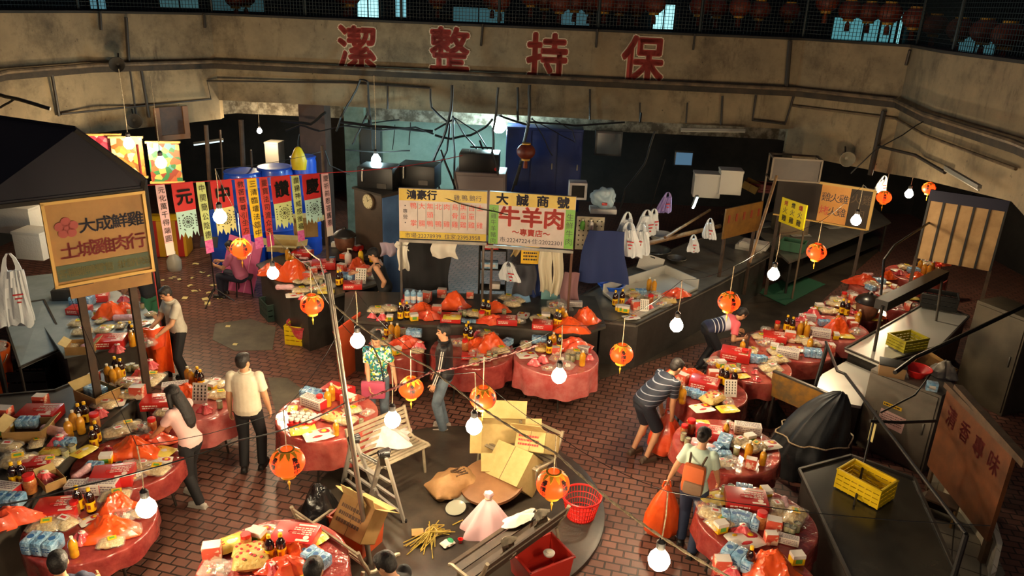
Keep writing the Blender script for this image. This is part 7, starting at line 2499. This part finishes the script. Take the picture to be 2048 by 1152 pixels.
for k, (px, py, m, nm, lab) in enumerate(((673, 485, m_foam, 'box', 'white foam tray left of the clay stove pot'), (702, 490, m_wcard, 'bowl', 'white bowl upturned before the clay stove pot'), (716, 492, m_rbox, 'box', 'red packet on the stove bench'), (690, 508, m_orange2, 'bag', 'orange and white packet at the edge of the stove bench'), (722, 515, m_py, 'bottle', 'yellow bottle on the stove bench edge'), (744, 515, m_ylab, 'bottle', 'yellow carton with red top beside the vest man'))):
    r = root('stove_' + nm, G(px, py + 8, 1.01), R(k * 23), lab, nm)
    if nm == 'bottle':
        MB().lathe([(.05, 0), (.055, .02), (.05, .18), (.03, .22), (.02, .24), (0, .24)], 16).obj('bottle', m, r); MB().lathe([(.025, .22), (.025, .26), (0, .26)], 10).obj('cap', m_rlid, r)
    elif nm == 'bowl':
        MB().lathe([(.1, 0), (.09, .05), (.05, .09), (0, .09)], 20).obj('bowl', m, r); MB().lathe([(.04, .09), (.04, .105), (0, .105)], 14).obj('foot', m, r)
    else:
        MB().box((0, 0, .05), (.2, .14, .1), bev=.015).obj('body', m, r); MB().box((0, 0, .102), (.12, .08, .006)).obj('label', m_wcard, r, 0)
r = root('soap_bottle', G(697, 530, .96), 0, 'white pump bottle on the left stall counter', 'bottle')
MB().lathe([(.06, 0), (.07, .02), (.07, .2), (.04, .25), (.02, .26), (.02, .29), (0, .29)], 18).obj('bottle', m_wcard, r)
MB().cyl((0, 0, .28), (0, 0, .34), .008, n=8).box((.03, 0, .34), (.09, .02, .02), bev=.004).obj('pump', m_wcap, r)
r = root('cloth_drum', G(333, 515, 0), R(10), 'box covered in red and yellow striped cloth at upper left', 'box')
MB().box((0, .3, .45), (.98, .6, .9), bev=.06).obj('cover', stripes('red and yellow stripes', [(0, 'b82a1e'), (.5, 'd8a01e')], .28, 'X'), r)
MB().box((0, .3, .91), (.96, .58, .02), bev=.008).obj('top_cloth', m_ylab, r)
r = root('water_jug', G(350, 540, 0), 0, 'clear plastic jug on the floor beside the striped box', 'jug')
MB().lathe([(.14, 0), (.16, .04), (.16, .24), (.1, .34), (.05, .38), (.05, .42), (0, .42)], 22).obj('jug', mat('milky clear plastic', 'b5ad9a', .2, alpha=.6), r, 60); MB().lathe([(.055, .4), (.055, .44), (0, .44)], 14).obj('cap', m_wcard, r)
r = root('pink_card', G(456, 590, 0), R(-30), 'tall pink card leaning behind the seated person', 'card', rot=(R(-14), R(8), R(-20)))
MB().box((0, .25, .6), (.85, .03, 1.2), bev=.004).obj('sheet', mat('pink card', 'c25a86', .6, col2='b04a78', ns=2), r)
for k in range(2):
    MB().box((-.2 + k * .4, .232, .6), (.02, .01, 1.18)).obj('fold', mat('pale pink fold', 'd98aa8', .6), r, 0)
r = root('tripod_stand', G(432, 605, 0), 0, 'thin dark tripod stand in front of the seated person', 'stand')
MB().cyl((0, 0, .25), (0, 0, 1.25), .014, n=8).obj('pole', m_bl, r)
for k in range(3):
    a = k * 2.09 + .3
    MB().cyl((0, 0, .32), (math.cos(a) * .36, math.sin(a) * .36, 0), .012, n=8).obj('leg', m_bl, r)
MB().box((0, -.02, 1.3), (.34, .02, .22), (-.5, 0, 0)).obj('desk', m_bl, r, 0)
r = root('chair', G(492, 588, 0), R(-78), 'small dark stool under the seated person', 'stool')
MB().box((0, 0, .4), (.36, .34, .04), bev=.01).obj('seat', m_dark, r)
for sx_ in (-1, 1):
    for sy_ in (-1, 1):
        MB().cyl((sx_ * .15, sy_ * .14, .39), (sx_ * .17, sy_ * .16, 0), .015, n=8).obj('leg', m_bl, r)
r.name = 'stool'
rnd = random.Random(21)
sc_ = [(405, 545), (392, 528), (418, 552), (448, 548), (378, 572), (392, 582), (420, 586), (412, 600), (440, 598), (368, 598), (415, 608), (455, 655), (470, 690), (360, 560), (430, 570), (385, 556), (345, 556), (325, 560)]
for i, (px, py) in enumerate(sorted(sc_)):
    w = rnd.uniform(.1, .2)
    mb = MB(); mb.grid(lambda u, v: ((u - .5) * w, (v - .5) * w * .6, .008 + .012 * math.sin(u * 5 + i)), 4, 3, .002)
    o = mb.obj('paper_scrap', mat('yellowed paper', 'd0bc7c', .7), smooth=0, loc=G(px, py, 0)); o.rotation_euler = (0, 0, rnd.uniform(0, 3))
    tag(o, 'scrap of yellowed paper on the paving left of the tripod', 'paper', 'paper scraps on the paving')
# coloured pictures behind the bulbs, awning, trough lid
for k, (px, yt, yb, Y, w, cols, lab) in enumerate(((205, 270, 345, 15.6, .85, ['b02a44', 'd0707a', '8a1c30', 'e0b0a0', 'c03a50'], 'pink and red floral picture at the edge of the dark awning'), (262, 275, 355, 15.6, .6, ['c08a30', '9a6a2c', 'd8c080', '7a4a20'], 'golden picture panel behind the upper bulb'), (335, 285, 365, 15.4, .6, ['b0603a', '3a7a4a', 'c0b060', '904030', '5a9a9a'], 'painted panel of many colours beside the lower bulb'))):
    r, h = upright('picture_panel', px, yt, yb, Y, w, .04, patches('picture print %d' % k, cols, 9, .5), lab, 'picture', 14)
    MB().box((0, .02, h), (w + .06, .07, .04)).box((0, .02, 0), (w + .06, .07, .04)).obj('frame', m_frame, r, 0)
Q = [G(-60, 222, 4.1), G(150, 252, 4.1), G(288, 352, 3.35), G(285, 372, 3.2), G(-70, 412, 3.2)]
c = poly_c(Q)
r = root('awning', c, 0, 'dark navy awning roof over the left stall', 'awning')
MB().prism([p - c for p in Q], (0, 0, -.05)).obj('canopy', mat('dark navy canvas', '15131f', .75), r, 0)
mb = MB()
for a, b in zip(Q[1:], Q[2:]):
    mb.beam(a - c - V((0, 0, .06)), b - c - V((0, 0, .06)), .06, .06)
mb.obj('edge_frame', m_dark, r, 0)
for p in (Q[2], Q[4]):
    MB().cyl(p - c - V((0, 0, .05)), V((p.x, p.y, 0)) - V((c.x, c.y, c.z)), .035, n=8).obj('post', m_bl, r)
Q = [G(0, 614, .95), G(88, 600, .95), G(134, 692, .75), G(40, 735, .75)]
c = poly_c(Q)
r = root('sloping_counter', c, 0, 'bluish steel lid slanting beside the left counter', 'counter')
MB().prism([p - c for p in Q], (0, 0, -.03)).obj('sheet', m_cyan, r, 0)
mb = MB()
for a, b in zip(Q, Q[1:] + Q[:1]):
    mb.beam(a - c, b - c, .03, .03)
mb.obj('rim', m_dsteel, r, 0)
for a in Q[2:]:
    MB().cyl(a - c, V((a.x - c.x, a.y - c.y, -c.z)), .02, n=8).obj('leg', m_dsteel, r)
for k, (px, py, w, h, lab) in enumerate(((135, 595, .4, .18, 'dark box on the steel counter below the tilted sign'), (165, 588, .42, .12, 'grey tray at the back of the steel counter'))):
    r = root('tray_box', G(px, py, .86), R(12), lab, 'box')
    MB().box((0, 0, h / 2), (w, .3, h), bev=.006).obj('body', m_dsteel, r); MB().box((0, 0, h + .005), (w * .92, .26, .01)).obj('lid', m_worn, r)
label_goods()
